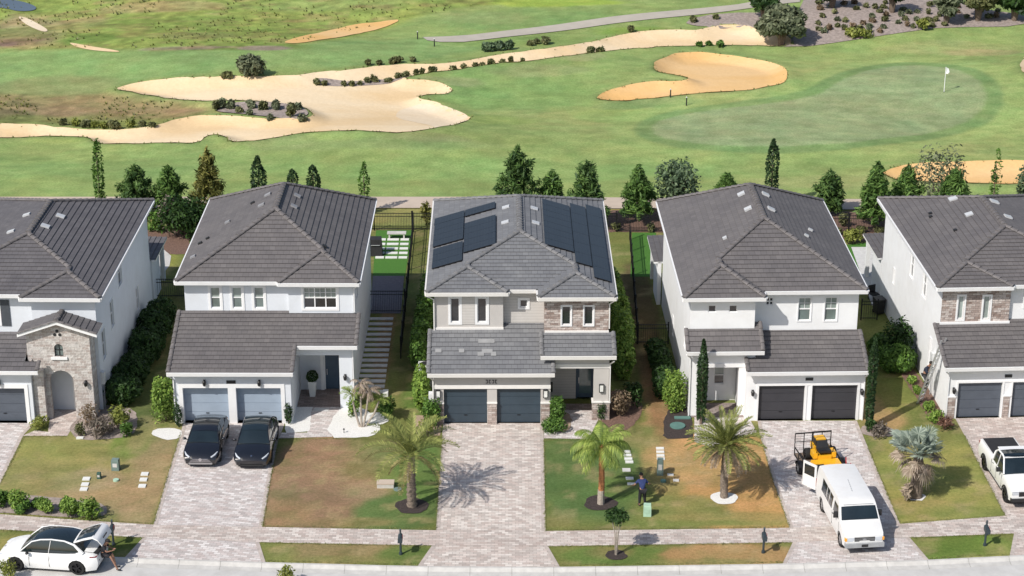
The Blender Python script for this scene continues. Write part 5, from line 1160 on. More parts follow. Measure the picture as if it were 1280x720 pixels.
bushy(843, 513, 463, 32, 'leaf_bright', 'round bright green bush at the left corner of the white house', n=2600, size=.10, lobes=6)
bushy(207, 527, 472, 34, 'leaf_bright', 'rounded bright green bush against the left corner of the light blue garages', n=2600, size=.10, lobes=6)
bushy(223, 533, 503, 12, 'leaf_cypress', 'small dark conical shrub left of the light blue garage doors', n=500, size=.07, lobes=1); bushy(361, 530, 504, 11, 'leaf_cypress', 'small dark conical shrub right of the light blue garage doors', n=500, size=.07, lobes=1)
bushy(697, 530, 493, 20, 'leaf_green', 'conical green shrub right of the navy garage doors', n=1500, size=.08, lobes=1); bushy(693, 538, 522, 34, 'leaf_green', 'low green ground shrub at the foot of the conical shrub', n=1500, size=.08)
bushy(540, 532, 498, 22, 'leaf_green', 'green bush beside the left navy garage door', n=1300, size=.1)
cypress(876, 530, 425, 13, 'leaf_cypress', 'slim tall cypress by the entrance of the white house with black doors', n=2600, size=.085)
cypress(1086, 536, 421, 11, 'leaf_cypress', 'slim tall cypress at the right corner of the black garage doors', n=2600, size=.085)
bushy(752, 524, 500, 14, 'leaf_dark', 'small dark shrub before the stone column of the grey house', n=700, size=.08)
bushy(775, 520, 490, 30, 'leaf_brown', 'dry brownish twiggy bush right of the grey house porch', n=900, size=.1); bushy(790, 508, 478, 26, 'leaf_dark', 'dark purple green bush behind the dry brownish bush', n=800, size=.11)
bushy(128, 545, 522, 40, 'leaf_twig', 'dry grey twiggy bush in the bed before the stone tower', n=900, size=.09); bushy(148, 536, 510, 30, 'leaf_yellowgreen', 'pale green grassy clump at the right end of the stone tower bed', n=900, size=.1)
bushy(112, 532, 505, 26, 'leaf_brown', 'pale brown leafy shrub against the stone tower', n=450, size=.08); bushy(158, 545, 528, 18, 'leaf_green', 'low green plant at the bed edge near the hedge', n=400, size=.09); bushy(122, 540, 531, 8, 'flower_red', 'small clump of red flowers in the stone tower bed', cat='flowers', name='flower_clump', n=90, size=.07, lobes=3)
bushy(100, 545, 528, 14, 'leaf_scrub', 'dry scrubby plant at the left end of the stone tower bed', n=300, size=.08); bushy(50, 536, 522, 26, 'leaf_yellowgreen', 'low spreading ground cover between garage door and stone tower', n=500, size=.08)
for i, (px, py, w, hpx, mt) in enumerate([(4,633,24,17,'leaf_green'),(22,637,30,22,'leaf_bright'),(28,641,20,14,'leaf_green'),(58,640,26,16,'leaf_bright'),(47,634,16,10,'leaf_green'),(88,645,28,21,'leaf_bright'),(112,646,32,22,'leaf_bright'),(82,635,20,12,'leaf_green')]):
    bushy(px, py, py-hpx, w, mt, 'rounded green shrub in the bed beside the pavement at the left edge', group='shrubs in the bed beside the left pavement', n=1100, size=.09)
bushy(1122, 455, 400, 40, 'leaf_dark', 'big dark bush against the white side wall behind the ladder', n=2200, size=.13, lobes=7); bushy(1131, 462, 438, 30, 'leaf_green', 'mid green bush in front of the big dark bush', n=900, size=.11)
for i, (px, py, w, hp) in enumerate([(1141,480,14,9),(1160,512,18,10),(1170,527,22,14),(1146,492,14,9)]): bushy(px, py, py-hp, w, 'leaf_bright', 'light green low shrub below the ladder', group='shrubs below the ladder', n=600, size=.09)
bushy(1100, 545, 530, 26, 'leaf_twig', 'low grey shrub in the small bed left of the silver palm', n=500, size=.08); bushy(1089, 540, 524, 14, 'leaf_dark', 'small dark shrub at the foot of the right cypress', n=400, size=.08)
bushy(10, 724, 700, 26, 'leaf_yellowgreen', 'top of a yellow green plant at the bottom left corner', n=500, size=.09); bushy(357, 730, 709, 26, 'leaf_yellowgreen', 'tip of a plant poking into the bottom of the picture', n=500, size=.09)
bushy(1181, 537, 520, 22, 'leaf_red', 'low purplish plant behind the silver palm at the stone pier', n=350, size=.08)
bushy(535, 545, 520, 26, 'leaf_yellowgreen', 'spindly pale plant in the tan bed left of the middle driveway', n=350, size=.09, lobes=3)
# golf course shrubs and trees
def tshrub(px, py, w, hp, mat, label, group, n=150, size=.22, lobes=3): return bushy(px, py, py-hp*.88, w*.88, mat, label, group=group, n=n, size=size, lobes=lobes, T=True)
gs = 'shrubs on the edge of the sand'
for i, (px, py, w, hp) in enumerate([(461,84,9,8),(474,83,7,6),(489,82,9,6),(496,81,20,9),(516,79,9,6)]): tshrub(px, py, w, hp, 'leaf_scrub', 'small scrub on the far grass edge of the long sand', 'scrub on the far edge of the long sand')
for i, (px, py, w, hp) in enumerate([(395,101,12,8),(406,102,7,7),(430,102,7,7),(440,102,9,7),(450,101,6,5),(460,98,9,7),(468,97,12,9),(486,98,12,6),(497,95,10,8),(508,94,14,8),(520,93,9,8),(528,93,7,8),(541,91,12,9),(567,86,9,6),(580,84,9,6),(594,82,7,6),(602,82,9,4),(613,81,12,8),(628,79,8,6),(639,76,9,9),(653,75,6,6)]): tshrub(px, py, w, hp, 'leaf_scrub', 'small scrub in the line along the near edge of the long sand', 'line of scrub along the long sand')
for i, (px, py, w, hp) in enumerate([(270,138,12,14),(279,136,12,14),(290,137,14,13),(298,143,12,8),(313,136,14,12),(312,146,9,7),(329,138,12,13),(344,138,14,14),(338,151,9,7),(366,148,20,18),(378,151,12,10),(372,140,12,10)]): tshrub(px, py, w, hp, 'leaf_olive' if i % 3 else 'leaf_scrub', 'grey green tussock on the scrub island in the sand', 'tussocks on the scrub island', n=300)
for i, (px, py, w, hp) in enumerate([(80,158,12,8),(95,160,16,10),(108,161,14,10),(120,162,12,9),(142,164,18,12),(165,161,14,12),(178,160,10,7),(130,163,12,8),(190,160,10,5)]): tshrub(px, py, w, hp, 'leaf_yellowgreen' if i % 2 else 'leaf_scrub', 'rough grass clump above the lower sand arm at the left', 'grass clumps above the lower sand arm', n=220)
tshrub(315, 97, 36, 30, 'leaf_olive', 'large round shrub standing alone above the upper left sand', None, n=1500, size=.22, lobes=6); tshrub(285, 98, 16, 10, 'leaf_scrub', 'small twiggy shrub left of the large round shrub', None, n=200)
for i, (px, py, w, hp) in enumerate([(612,65,20,13),(624,64,16,13),(636,63,18,13)]): tshrub(px, py, w, hp, 'leaf_blue', 'grey blue shrub in the clump under the far cart path', 'grey blue shrubs under the far cart path', n=350)
for i, (px, py, w, hp) in enumerate([(664,57,10,7),(684,55,18,10),(672,55,10,6),(740,67,14,10),(750,65,12,8),(737,68,8,7),(788,42,10,9),(867,28,12,8),(895,24,10,7)]): tshrub(px, py, w, hp, 'leaf_scrub', 'dark scrub between the far cart path and the sand', 'dark scrub near the far cart path', n=200)
for i, (px, py, w, hp) in enumerate([(875,60,10,6),(886,59,8,6),(900,60,16,8)]): tshrub(px, py, w, hp, 'leaf_green', 'green tuft on the sand rim above the bunker', 'tufts above the bunker', n=160)
rr_ = random.Random(5); pts = []
while len(pts) < 62:
    px = rr_.uniform(1022, 1250); py = rr_.uniform(4, 44); lim = 56-(px-1010)*.10 if px < 1180 else 30
    if px > 1180 and py > 30: continue
    if py < lim-6 and all(math.hypot(px-a, (py-b)*1.6) > 8.5 for a, b in pts): pts.append((px, py))
for px, py in pts: tshrub(px, py, rr_.uniform(7, 11), rr_.uniform(5, 8), rr_.choice(['leaf_scrub','leaf_brown','leaf_olive','leaf_scrub']), 'small round shrub planted on the grey mulch slope', 'shrubs planted on the mulch slope', n=90)
for px, py, w, hp in ((1153,37,18,16),(1075,48,36,14),(1062,46,22,12)): tshrub(px, py, w, hp, 'leaf_yellowgreen', 'yellow green grassy shrub at the foot of the mulch slope', 'grassy shrubs at the foot of the slope', n=300)
def oak(px, by, ty, w, mat, label, n=3500, lobes=12, size=.32):
    h = vh(by-ty, px, by); r = w*pxm(px, by)/2; t = plant('oak_tree', label, 'oak tree', px, by, T=True, group='oak trees beyond the golf course'); tr = MB(); cr = MB()
    for i in range(lobes):
        a = i*2.4; q = .62*math.sqrt((i+.3)/lobes); c = (math.cos(a)*r*q, math.sin(a)*r*q*.8, h*(.62+.16*math.sin(i*1.9))*(1-.25*q)); rr = r*random.uniform(.3, .42)
        leaf_cloud(cr, c, (rr, rr, rr*.75), n//lobes, size, hollow=.55, jitter=.4); tr.tube([(0,0,-.2), (c[0]*.25, c[1]*.25, h*.28), (c[0]*.8, c[1]*.8, c[2])], [.24, .14, .04], 6)
    tr.build('trunk', 'bark', t); cr.build('crown', mat, t)
oak(977, 54, 0, 74, 'leaf_olive', 'big round grey green oak at the end of the sand', 5200, 16); oak(955, 24, -32, 66, 'leaf_dark', 'dark oak behind the big grey green oak', 3000)
oak(1040, 10, -34, 50, 'leaf_dark', 'dark trees above the mulch slope at the top edge', 1800); oak(1183, 29, -16, 44, 'leaf_olive', 'slim grey green oak at the top right, by the slope end', 1800); oak(1222, 26, -24, 60, 'leaf_scrub', 'thin branched oak near the top right corner', 1500); oak(1268, 26, -22, 60, 'leaf_dark', 'dense dark oak in the top right corner', 2600); oak(1115, 16, -32, 44, 'leaf_dark', 'dark oak casting shade on the slope at the top edge', 1500)
# ------------------------------------------------------------------ palms
def frond(mb, base, az, e0, L, droop, ll, n=16, lw=.05, vang=.5, fwd=.6, sag=0.0, r=.02, twist=0):
    p = Vector(base); e = e0; dt = L/n; pts = [p.copy()]; ca, sa = math.cos(az), math.sin(az); dirs = []
    for i in range(n):
        d = Vector((math.cos(e)*ca, math.cos(e)*sa, math.sin(e))); dirs.append(d); p = p+d*dt; pts.append(p.copy()); e -= droop*dt*(1+.6*i/n)
    mb.tube(pts[::3]+([pts[-1]] if n % 3 else []), [r*(1-.75*i/(len(pts[::3]))) for i in range(len(pts[::3])+(1 if n % 3 else 0))], 4, cap=False)
    side = Vector((-sa, ca, 0))
    for i in range(2, n):
        d = dirs[i]; up = side.cross(d)*-1 if side.cross(d).z < 0 else side.cross(d); prof = math.sin(math.pi*min(1, (i/n)*.88+.1))**.6
        for sg in (-1, 1):
            for sub in (0, .5):
                q = pts[i]+d*dt*sub; D = (side*sg*math.cos(vang)+up*math.sin(vang)*random.uniform(.5,1.2)+d*fwd*random.uniform(.8,1.2)).normalized(); D.z -= sag; D.normalize(); l = ll*prof*random.uniform(.85, 1.1); w = d*lw*.5
                tip = q+D*l; tip.z -= sag*l*.5; mid = q+D*l*.5
                mb.mesh([q, mid+w+up*.01, tip, mid-w+up*.01], [(0,1,2,3)])
def palm(px, py, hpx, label, spec, tr_r, tmat, rough=.02, name='palm_tree'):
    t = plant(name, label, 'palm tree', px, py); h = vh(hpx, px, py); tb = MB(); k = int(h/.13); pts = []; rs = []
    for i in range(k+1):
        z = h*i/k; pts.append((.03*math.sin(z*1.3), 0, z-.05*(i == 0))); f = i/k; rr = (tr_r[0]*(1-f)+tr_r[1]*f); rs.append(rr+rough*(1 if i % 2 else -.4)+random.uniform(-.3,.3)*rough)
    tb.tube(pts, rs, 10); tb.build('trunk', tmat, t, 60); return t, h
def ring_fronds(mb, h, k, e0, L, droop, ll, jit=.15, **kw):
    for i in range(k):
        az = i*2.39996+random.uniform(-.1, .1); frond(mb, (math.cos(az)*.08, math.sin(az)*.08, h), az, e0+random.uniform(-jit, jit), L*random.uniform(.88, 1.1), droop*random.uniform(.8, 1.25), ll, **kw)
t, h = palm(515, 633, 62, 'date palm with long arching yellow green fronds left of the middle driveway', None, (.24,.17), 'bark_palm', .05)
mb = MB(); ring_fronds(mb, h, 11, 1.2, 2.6, .30, .42, lw=.075); ring_fronds(mb, h, 11, .8, 2.9, .42, .42, lw=.075); mb.build('crown', 'palm_green', t)
mb = MB(); ring_fronds(mb, h-.05, 6, .3, 2.6, .45, .36); ring_fronds(mb, h-.1, 4, -.4, 1.5, .5, .36); mb.build('old_fronds', 'palm_old', t)
t, h = palm(751, 630, 72, 'queen palm with drooping bright green fronds and an orange brown trunk', None, (.17,.13), 'bark_orange', .012)
mb = MB(); ring_fronds(mb, h, 7, 1.2, 1.7, .75, .55, lw=.06, sag=.45, vang=.1); ring_fronds(mb, h, 8, .75, 1.9, .95, .6, lw=.06, sag=.6, vang=0); ring_fronds(mb, h-.1, 5, .2, 1.7, .9, .55, lw=.06, sag=.7, vang=-.1); mb.build('crown', 'palm_bright', t)
mb = MB(); mb.tube([(0,0,.0), (0,0,h*.14), (0,0,h*.24)], [.19, .18, .172], 10); mb.build('trunk_base', 'bark_pale', t)
t, h = palm(905, 622, 64, 'canary date palm with a dense round crown on the orange dry lawn', None, (.20,.18), 'bark_palm', .02)
mb = MB(); ring_fronds(mb, h, 18, 1.15, 2.0, .22, .36, fwd=.9, n=18, lw=.065); ring_fronds(mb, h, 20, .70, 2.15, .36, .36, fwd=.9, n=18, lw=.065); ring_fronds(mb, h, 18, .22, 2.05, .38, .34, fwd=.9, n=18, lw=.065); mb.build('crown', 'palm_green', t)
mb = MB(); ring_fronds(mb, h-.1, 16, -.25, 1.6, .5, .28, fwd=.9); ring_fronds(mb, h-.15, 10, -.7, 1.1, .3, .25); mb.build('old_fronds', 'palm_dead', t)
def fan(mb, c, az, el, pet, R, seg=22, mbp=None, spread=2.6, dr=.25):
    d = Vector((math.cos(az)*math.cos(el), math.sin(az)*math.cos(el), math.sin(el))); e = Vector(c)+d*pet; (mbp or mb).bar(c, e, .035)
    side = Vector((-math.sin(az), math.cos(az), 0)); up = side.cross(d)
    if up.z < 0: up = -up
    for i in range(seg):
        a = -spread+2*spread*i/(seg-1); D = (d*math.cos(a)+side*math.sin(a)+up*.22*abs(math.sin(a))).normalized(); l = R*(.75+.25*math.cos(a*.6))*random.uniform(.85, 1.05); pr = D.cross(up).normalized()*(R*spread/seg*.62)
        tip = e+D*l-Vector((0,0,dr*l*random.uniform(.6,1.3))); mid = e+D*l*.62-Vector((0,0,dr*l*.2)); mb.mesh([e, mid+pr+up*.02, tip, mid-pr-up*.02], [(0,1,2,3)])
t, h = palm(1144, 621, 52, 'silver blue fan palm with tan dead fans and thick trunk beside the pickup', None, (.36,.24), 'bark_palm', .02)
mb = MB(); md = MB()
for i in range(21):
    az = i*2.4; el = random.uniform(.05, 1.35); fan(mb, (0,0,h), az, el, random.uniform(.75, 1.35), random.uniform(.6, .8), seg=26)
for i in range(13):
    az = i*2.4+1; el = random.uniform(-.7, .15); fan(md, (0,0,h-.05), az, el, random.uniform(.7, 1.2), .62, dr=.6)
mb.build('crown', 'palm_silver', t); md.build('old_fronds', 'palm_dead', t)
tb = MB(); tb.tube([(-.72,-.02,0), (-.68,0,.55), (-.6,0,1.2)], [.012, .012, .01], 5); leaf_cloud(tb, (-.72,-.05,.6), (.2,.2,.4), 60, .18, asp=3); tb.build('dead_offshoot', 'palm_dead', t)
# multi stemmed small palm in the white rocks
t = plant('pygmy_palm', 'small multi stemmed palm with drooping dead pinkish fronds in the white rocks', 'palm tree', 452, 534); t.rotation_euler = (0,0,0)
mb = MB(); gm = MB(); tr = MB()
for x, y, H_, dead in ((0, 0, 2.6, 1), (.22, .05, 2.2, 1), (-.25, .1, 1.9, 0), (.5, .2, 1.5, 0)):
    top = (x*2.0, y+.1, H_); tr.tube([(x*.4, y*.4, 0), (x*1.4, y, H_*.5), top], [.07, .06, .045], 7)
    if dead:
        for i in range(12): frond(mb, top, i*2.4, random.uniform(-.6, .7), random.uniform(.6, 1.0), 1.6, .20, n=9, lw=.04, sag=.8)
    else:
        for i in range(13): frond(gm, top, i*2.4, random.uniform(.0, 1.0), random.uniform(.6, .85), 1.1, .22, n=9, lw=.04)
tr.build('trunk', 'bark_pale', t); mb.build('old_fronds', 'palm_dead', t); gm.build('crown', 'palm_bright', t)
bushy(484, 523, 497, 26, 'leaf_green', 'green low palm shrub behind the small multi stemmed palm', n=600, size=.11); bushy(441, 520, 500, 18, 'leaf_bright', 'small bright plant at the foot of the porch column of the blue white house', n=500, size=.08)
# young crepe myrtle
t = plant('young_tree', 'young crepe myrtle with pale thin stems in the street strip', 'tree', 770, 694); tr = MB(); cr = MB(); hh = vh(50, 770, 694)
for i in range(6):
    a = i*1.05; tr.tube([(.04*math.cos(a), .04*math.sin(a), 0), (.10*math.cos(a), .10*math.sin(a), hh*.55), (.32*math.cos(a), .32*math.sin(a), hh*.95)], [.022, .018, .008], 5); leaf_cloud(cr, (.36*math.cos(a), .36*math.sin(a), hh*.97), (.26,.26,.32), 150, .09, hollow=.1)
leaf_cloud(cr, (0,0,hh*.95), (.35,.35,.35), 220, .09, hollow=.1); tr.build('trunk', 'bark_pale', t); cr.build('crown', 'leaf_dark', t)
# rough grass: tussocks in the rough and ragged lips round the sand
rm = {'leaf_grass': MB(), 'leaf_scrub': MB(), 'leaf_yellowgreen': MB()}; rngp = random.Random(3)
def tuft(mb_, x, y, s_, n_):
    i_ = max(0, min(len(gx)-2, int(np.searchsorted(gx, x)-1))); j_ = max(0, min(len(gy)-2, int(np.searchsorted(gy, y)-1))); u_ = (x-gx[i_])/(gx[i_+1]-gx[i_]); v_ = (y-gy[j_])/(gy[j_+1]-gy[j_])
    z = float(GZ[j_,i_]*(1-u_)*(1-v_)+GZ[j_,i_+1]*u_*(1-v_)+GZ[j_+1,i_]*(1-u_)*v_+GZ[j_+1,i_+1]*u_*v_)
    for _ in range(n_):
        a = rngp.random()*6.28; l = s_*rngp.uniform(.6, 1.2); w = l*.25; dx, dy = math.cos(a), math.sin(a)
        mb_.mesh([(x-dy*w, y+dx*w, z), (x+dy*w, y-dx*w, z), (x+dx*l*.6, y+dy*l*.6, z+l*.9)], [(0,1,2)])
for k_, st_ in (('main', .55), ('bunker', .9), ('low', .9)):
    Q = SWS[k_]
    for p_, q_ in zip(Q, Q[1:]+Q[:1]):
        for _ in range(max(1, int(math.dist(p_, q_)/st_/1.0))):
            t_ = rngp.random(); tuft(rm['leaf_grass'], p_[0]+(q_[0]-p_[0])*t_+rngp.gauss(0,.14), p_[1]+(q_[1]-p_[1])*t_+rngp.gauss(0,.14), .2, 4)
RP = [PP([(-30,0),(560,-10),(600,6),(500,26),(440,43),(360,55),(200,62),(100,60),(-30,60)], True), PP([(-30,118),(60,120),(140,121),(200,128),(262,133),(280,140),(230,147),(190,155),(130,162),(60,156),(-30,152)], True)]
for P_, cnt in ((RP[0], 1500), (RP[1], 700)):
    xs = [p[0] for p in P_]; ys = [p[1] for p in P_]; X_ = np.array([rngp.uniform(min(xs), max(xs)) for _ in range(cnt)]); Y_ = np.array([rngp.uniform(min(ys), max(ys)) for _ in range(cnt)]); ok = inpoly(X_, Y_, P_) & (fbm(X_, Y_, 5, 131, 3) > .46)
    for x, y in zip(X_[ok], Y_[ok]): tuft(rm[rngp.choice(['leaf_grass','leaf_grass','leaf_scrub','leaf_yellowgreen'])], float(x), float(y), rngp.uniform(.12, .30), 5)
for k_, m_ in rm.items(): tag(m_.build('rough_grass', k_), {'leaf_grass':'tufts of rough grass round the sand and on the far field','leaf_scrub':'brownish tussocks in the rough at the left','leaf_yellowgreen':'yellow green tussocks in the rough at the left'}[k_], 'grass', kind='stuff')
# grass fringe: ragged tufts along the edges of beds, drives and pavement
fm = MB(); edges_ = [[(226,541),(208,600),(192,655)],[(348,550),(338,600),(328,659)],[(553,545),(549,600),(545,663)],[(680,550),(682,664)],[(950,545),(966,600),(987,660)],[(1085,560),(1105,608),(1125,655)],[(1206,545),(1230,593),(1257,646)],[(30,546),(0,605)],
  [(0,642),(95,649),(192,655)],[(328,658),(545,662)],[(682,663),(985,659)],[(1125,654),(1255,645)],[(0,663),(178,673)],[(325,679),(540,683)],[(685,684),(990,679)],[(1137,673),(1268,668)],[(0,688),(155,695)],[(331,701),(522,706)],[(700,707),(978,703)],[(1161,698),(1262,693)],[(348,549),(475,549)],[(682,550),(736,550)],[(30,546),(84,546)]]
for E_ in edges_:
    Pw = PP(E_)
    for a, b in zip(Pw, Pw[1:]):
        for _ in range(int(math.dist(a, b)*40)):
            q = random.random(); x = a[0]+(b[0]-a[0])*q+random.gauss(0, .035); y = a[1]+(b[1]-a[1])*q+random.gauss(0, .05); s_ = random.uniform(.02, .055); az = random.random()*6.28
            fm.mesh([(x-s_*math.cos(az), y-s_*math.sin(az), .02), (x+s_*.4*math.sin(az), y-s_*.4*math.cos(az), .05), (x+s_*math.cos(az), y+s_*math.sin(az), .03), (x-s_*.4*math.sin(az), y+s_*.4*math.cos(az), .05)], [(0,1,2,3)])
tag(fm.build('grass_edge', 'leaf_grass'), 'ragged grass along the edges of the drives and pavement', 'grass', kind='stuff')
# ------------------------------------------------------------------ fences, slabs, small things
def fence_run(a, b, label, h=1.3, gap=.11, post=2.4, group=None):
    a = Vector((*a[:2], 0)); b = Vector((*b[:2], 0)); L = (b-a).length; d = (b-a)/L; t = thing('metal_fence', label, 'fence', a, math.atan2(d.y, d.x), group)
    k = max(1, round(L/post))
    for i in range(k+1): mb = MB(); mb.box(L*i/k-.035, L*i/k+.035, -.035, .035, 0, h+.1); mb.box(L*i/k-.045, L*i/k+.045, -.045, .045, h+.1, h+.13); mb.build('post', 'black_metal', t)
    for i in range(k):
        mb = MB(); x0, x1 = L*i/k+.036, L*(i+1)/k-.036
        for z in (.12, h-.28, h-.06): mb.box(x0, x1, -.018, .018, z, z+.04)
        n = int((x1-x0)/gap)
        for j in range(1, n): x = x0+(x1-x0)*j/n; mb.box(x-.009, x+.009, -.0095, .0095, .06, h)
        mb.build('fence_panel', 'black_metal', t)
    return t
A_ = lambda x, y: at(x, y)
fence_run(A_(150,288), A_(468,288), 'black metal back fence behind the two left houses'); fence_run(A_(468,288), A_(515,288), 'black metal back fence behind the green turf and white slabs'); fence_run(A_(516,288), A_(770,288), 'black metal back fence behind the solar roof house')
fence_run(A_(771,290), A_(1060,291), 'black metal back fence behind the white house with black doors'); fence_run(A_(1061,291), A_(1400,291), 'black metal back fence behind the rightmost house')
fence_run(A_(184,372), A_(233,372), 'black metal fence across the gap between the two left houses', gap=.13); fence_run(A_(462,391), A_(506,391), 'black metal gate fence closing the purple patio', h=1.5)
fence_run(A_(501,448), A_(517,290), 'black metal side fence running back beside the stepping slabs'); fence_run(A_(767,430), A_(835,430), 'black metal fence across the gap right of the grey house', gap=.13); fence_run(A_(797,430), A_(787,300), 'black metal side fence right of the solar roof house')
fence_run(A_(1076,400), A_(1096,400), 'short black metal fence behind the white house wall', gap=.13)
sl = thing('stepping_slab', 'grey stone step in the path to the purple patio', 'stepping slab', A_(474, 399), 0, 'steps of the slab path'); m_ = MB(); m_.box(-.82, .82, -.19, .19, 0, .05)
bpy.data.objects.remove(sl); sl = m_.build('stepping_slab', 'grey_slab'); tag(sl, 'grey stone step in the path to the purple patio', 'stepping slab', 'steps of the slab path'); first = True
for i in range(15):
    q = i/14; px = 475-13*q; py = 399+91*q; P = at(px, py); o = sl if first else sl.copy()
    if not first: C.objects.link(o)
    first = False; o.location = (P[0], P[1], .005); o.rotation_euler = (0, 0, random.uniform(-.02, .02)); o.scale = (1, random.uniform(.95, 1.1), 1)
m_ = MB(); m_.box(-.36, .36, -.17, .17, 0, .05); ws = m_.build('white_slab', 'white_slab'); first = True
for c in range(3):
    for r in range(5):
        px = 477+14.2*c-(r*.6)+(c*.3); py = 300+5.6*r; P = at(px, py); o = ws if first else ws.copy()
        if not first: C.objects.link(o)
        first = False; o.location = (P[0], P[1], .014); o.scale = (.8 if c != 1 else 1.1, 1, 1); tag(o, 'white concrete slab in the grid on the green turf', 'slab', 'white slabs on the turf')
def simple(name, label, cat, P, rot=0, group=None): return thing(name, label, cat, P, rot, group)
# garden furniture at the back
t = simple('garden_bench', 'pale grey flat bench on the turf behind the white slabs', 'bench', at(496, 298)); mb = MB(); mb.box(-.65,.65,-.25,.25,.38,.45); mb.build('seat','concrete',t)
for x in (-.5,.5): mb = MB(); mb.box(x-.05,x+.05,-.2,.2,0,.38); mb.build('leg','concrete',t)
t = simple('grill_cover', 'dark covered grill by the wall next to the white slabs', 'grill', at(470, 318)); mb = MB(); mb.mesh([(-.45,-.4,0),(.45,-.4,0),(.45,.4,0),(-.45,.4,0),(-.4,-.3,1.15),(.4,-.3,1.15),(.38,.3,1.2),(-.38,.3,1.2)],[(0,1,5,4),(1,2,6,5),(2,3,7,6),(3,0,4,7),(4,5,6,7)]); mb.build('cover','tonneau',t)
mb = MB(); mb.tube([(.3,-.42,.8),(-.3,-.42,.8)],.02,6); mb.build('handle','alu',t)
def ac(P, rot, label):
    t = simple('air_conditioner', label, 'air conditioner', P, rot, 'air conditioners beside the houses'); mb = MB(); mb.box(-.42,.42,-.36,.36,.04,.82); mb.build('casing','ac_white',t); g = MB()
    g.tube([(0,0,.822),(0,0,.84)],.3,20); g.build('fan_grille','plastic_black',t); l = MB()
    for k in range(8): l.box(-.43,.43,-.367,-.361,.1+k*.085,.14+k*.085)
    l.build('louvre','bumper_grey',t)
ac(H3.W(-.65,5.2), H3.phi*-1, 'grey air conditioner by the left wall of the grey house, nearer the street'); ac(H3.W(-.65,6.4), 0, 'grey air conditioner by the left wall of the grey house, the farther one'); 
t = simple('utility_meter', 'white meter box on the left corner of the grey house garage', 'meter box', H3.W(-.02,.6,1.0), -H3.phi); mb = MB(); mb.box(-.25,-.02,-.2,.25,0,.6); mb.build('box','ac_white',t); mb = MB(); mb.tube([(-.13,0,-.9),(-.13,0,0)],.03,6); mb.build('conduit','bumper_grey',t)
t = simple('utility_meter', 'pale meter box with conduit on the white wall behind the man on the ladder', 'meter box', H5.W(-.01,3.2,1.7), -H5.phi); mb = MB(); mb.box(-.2,-.01,-.22,.22,0,.9); mb.build('box','ac_white',t); mb = MB(); mb.tube([(-.1,0,-1.7),(-.1,0,0)],.03,6); mb.build('conduit','bumper_grey',t)
t = simple('utility_meter', 'pale meter box on the shaded side wall by the dark hedge', 'meter box', H1.W(3.43,1.9,1.6), -H1.phi); mb = MB(); mb.box(.01,.2,-.2,.2,0,.7); mb.build('box','ac_white',t); mb = MB(); mb.tube([(.1,0,-1.6),(.1,0,0)],.03,6); mb.build('conduit','bumper_grey',t)
# rear patio things right: barbecue, bicycle like frame, chairs
t = simple('patio_chair', 'black patio chair beside the white wall on the rear patio', 'chair', at(1092,375), .5); mb = MB(); mb.box(-.28,.28,-.28,.28,.4,.46); mb.build('seat','plastic_black',t); mb = MB(); mb.box(-.28,.28,.24,.29,.46,.95); mb.build('backrest','plastic_black',t)
for x in (-.25,.25):
    for y in (-.25,.25): mb = MB(); mb.box(x-.02,x+.02,y-.02,y+.02,0,.4); mb.build('leg','plastic_black',t)
t = simple('trash_bin', 'black wheeled bin near the rear corner of the rightmost house', 'bin', at(1098,392), .2); mb = MB(); mb.mesh([(-.25,-.28,.1),(.25,-.28,.1),(.25,.28,.1),(-.25,.28,.1),(-.3,-.36,1.0),(.3,-.36,1.0),(.3,.36,1.0),(-.3,.36,1.0)],[(3,2,1,0),(0,1,5,4),(1,2,6,5),(2,3,7,6),(3,0,4,7)]); mb.build('body','plastic_black',t)
mb = MB(); mb.box(-.32,.32,-.38,.38,1.0,1.06); mb.build('lid','plastic_black',t)
for x in (-.24,.24): mb = MB(); mb.tube([(x-.03,.3,.11),(x+.03,.3,.11)],.11,10); mb.build('wheel','rubber',t)
# planter on the porch of house 2
P = H2.W(7.35, 3.6, .022); t = simple('planter', 'tall white tapered planter with a round clipped bush on the porch', 'planter', P, 0); mb = MB(); mb.mesh([(-.15,-.15,0),(.15,-.15,0),(.15,.15,0),(-.15,.15,0),(-.24,-.24,.95),(.24,-.24,.95),(.24,.24,.95),(-.24,.24,.95)],[(3,2,1,0),(0,1,5,4),(1,2,6,5),(2,3,7,6),(3,0,4,7),(4,5,6,7)]); mb.build('pot','white_slab',t); mb = MB(); leaf_cloud(mb,(0,0,1.22),(.34,.34,.34),900,.06,hollow=.85,jitter=.05); mb.build('plant','leaf_dark',t)
t = simple('doormat', 'pale doormat at the front edge of the porch with the planter', 'doormat', H2.W(8.0,1.75,.014), 0); mb = MB(); mb.box(-.42,.42,-.22,.22,0,.02); mb.build('mat','grey_slab',t)
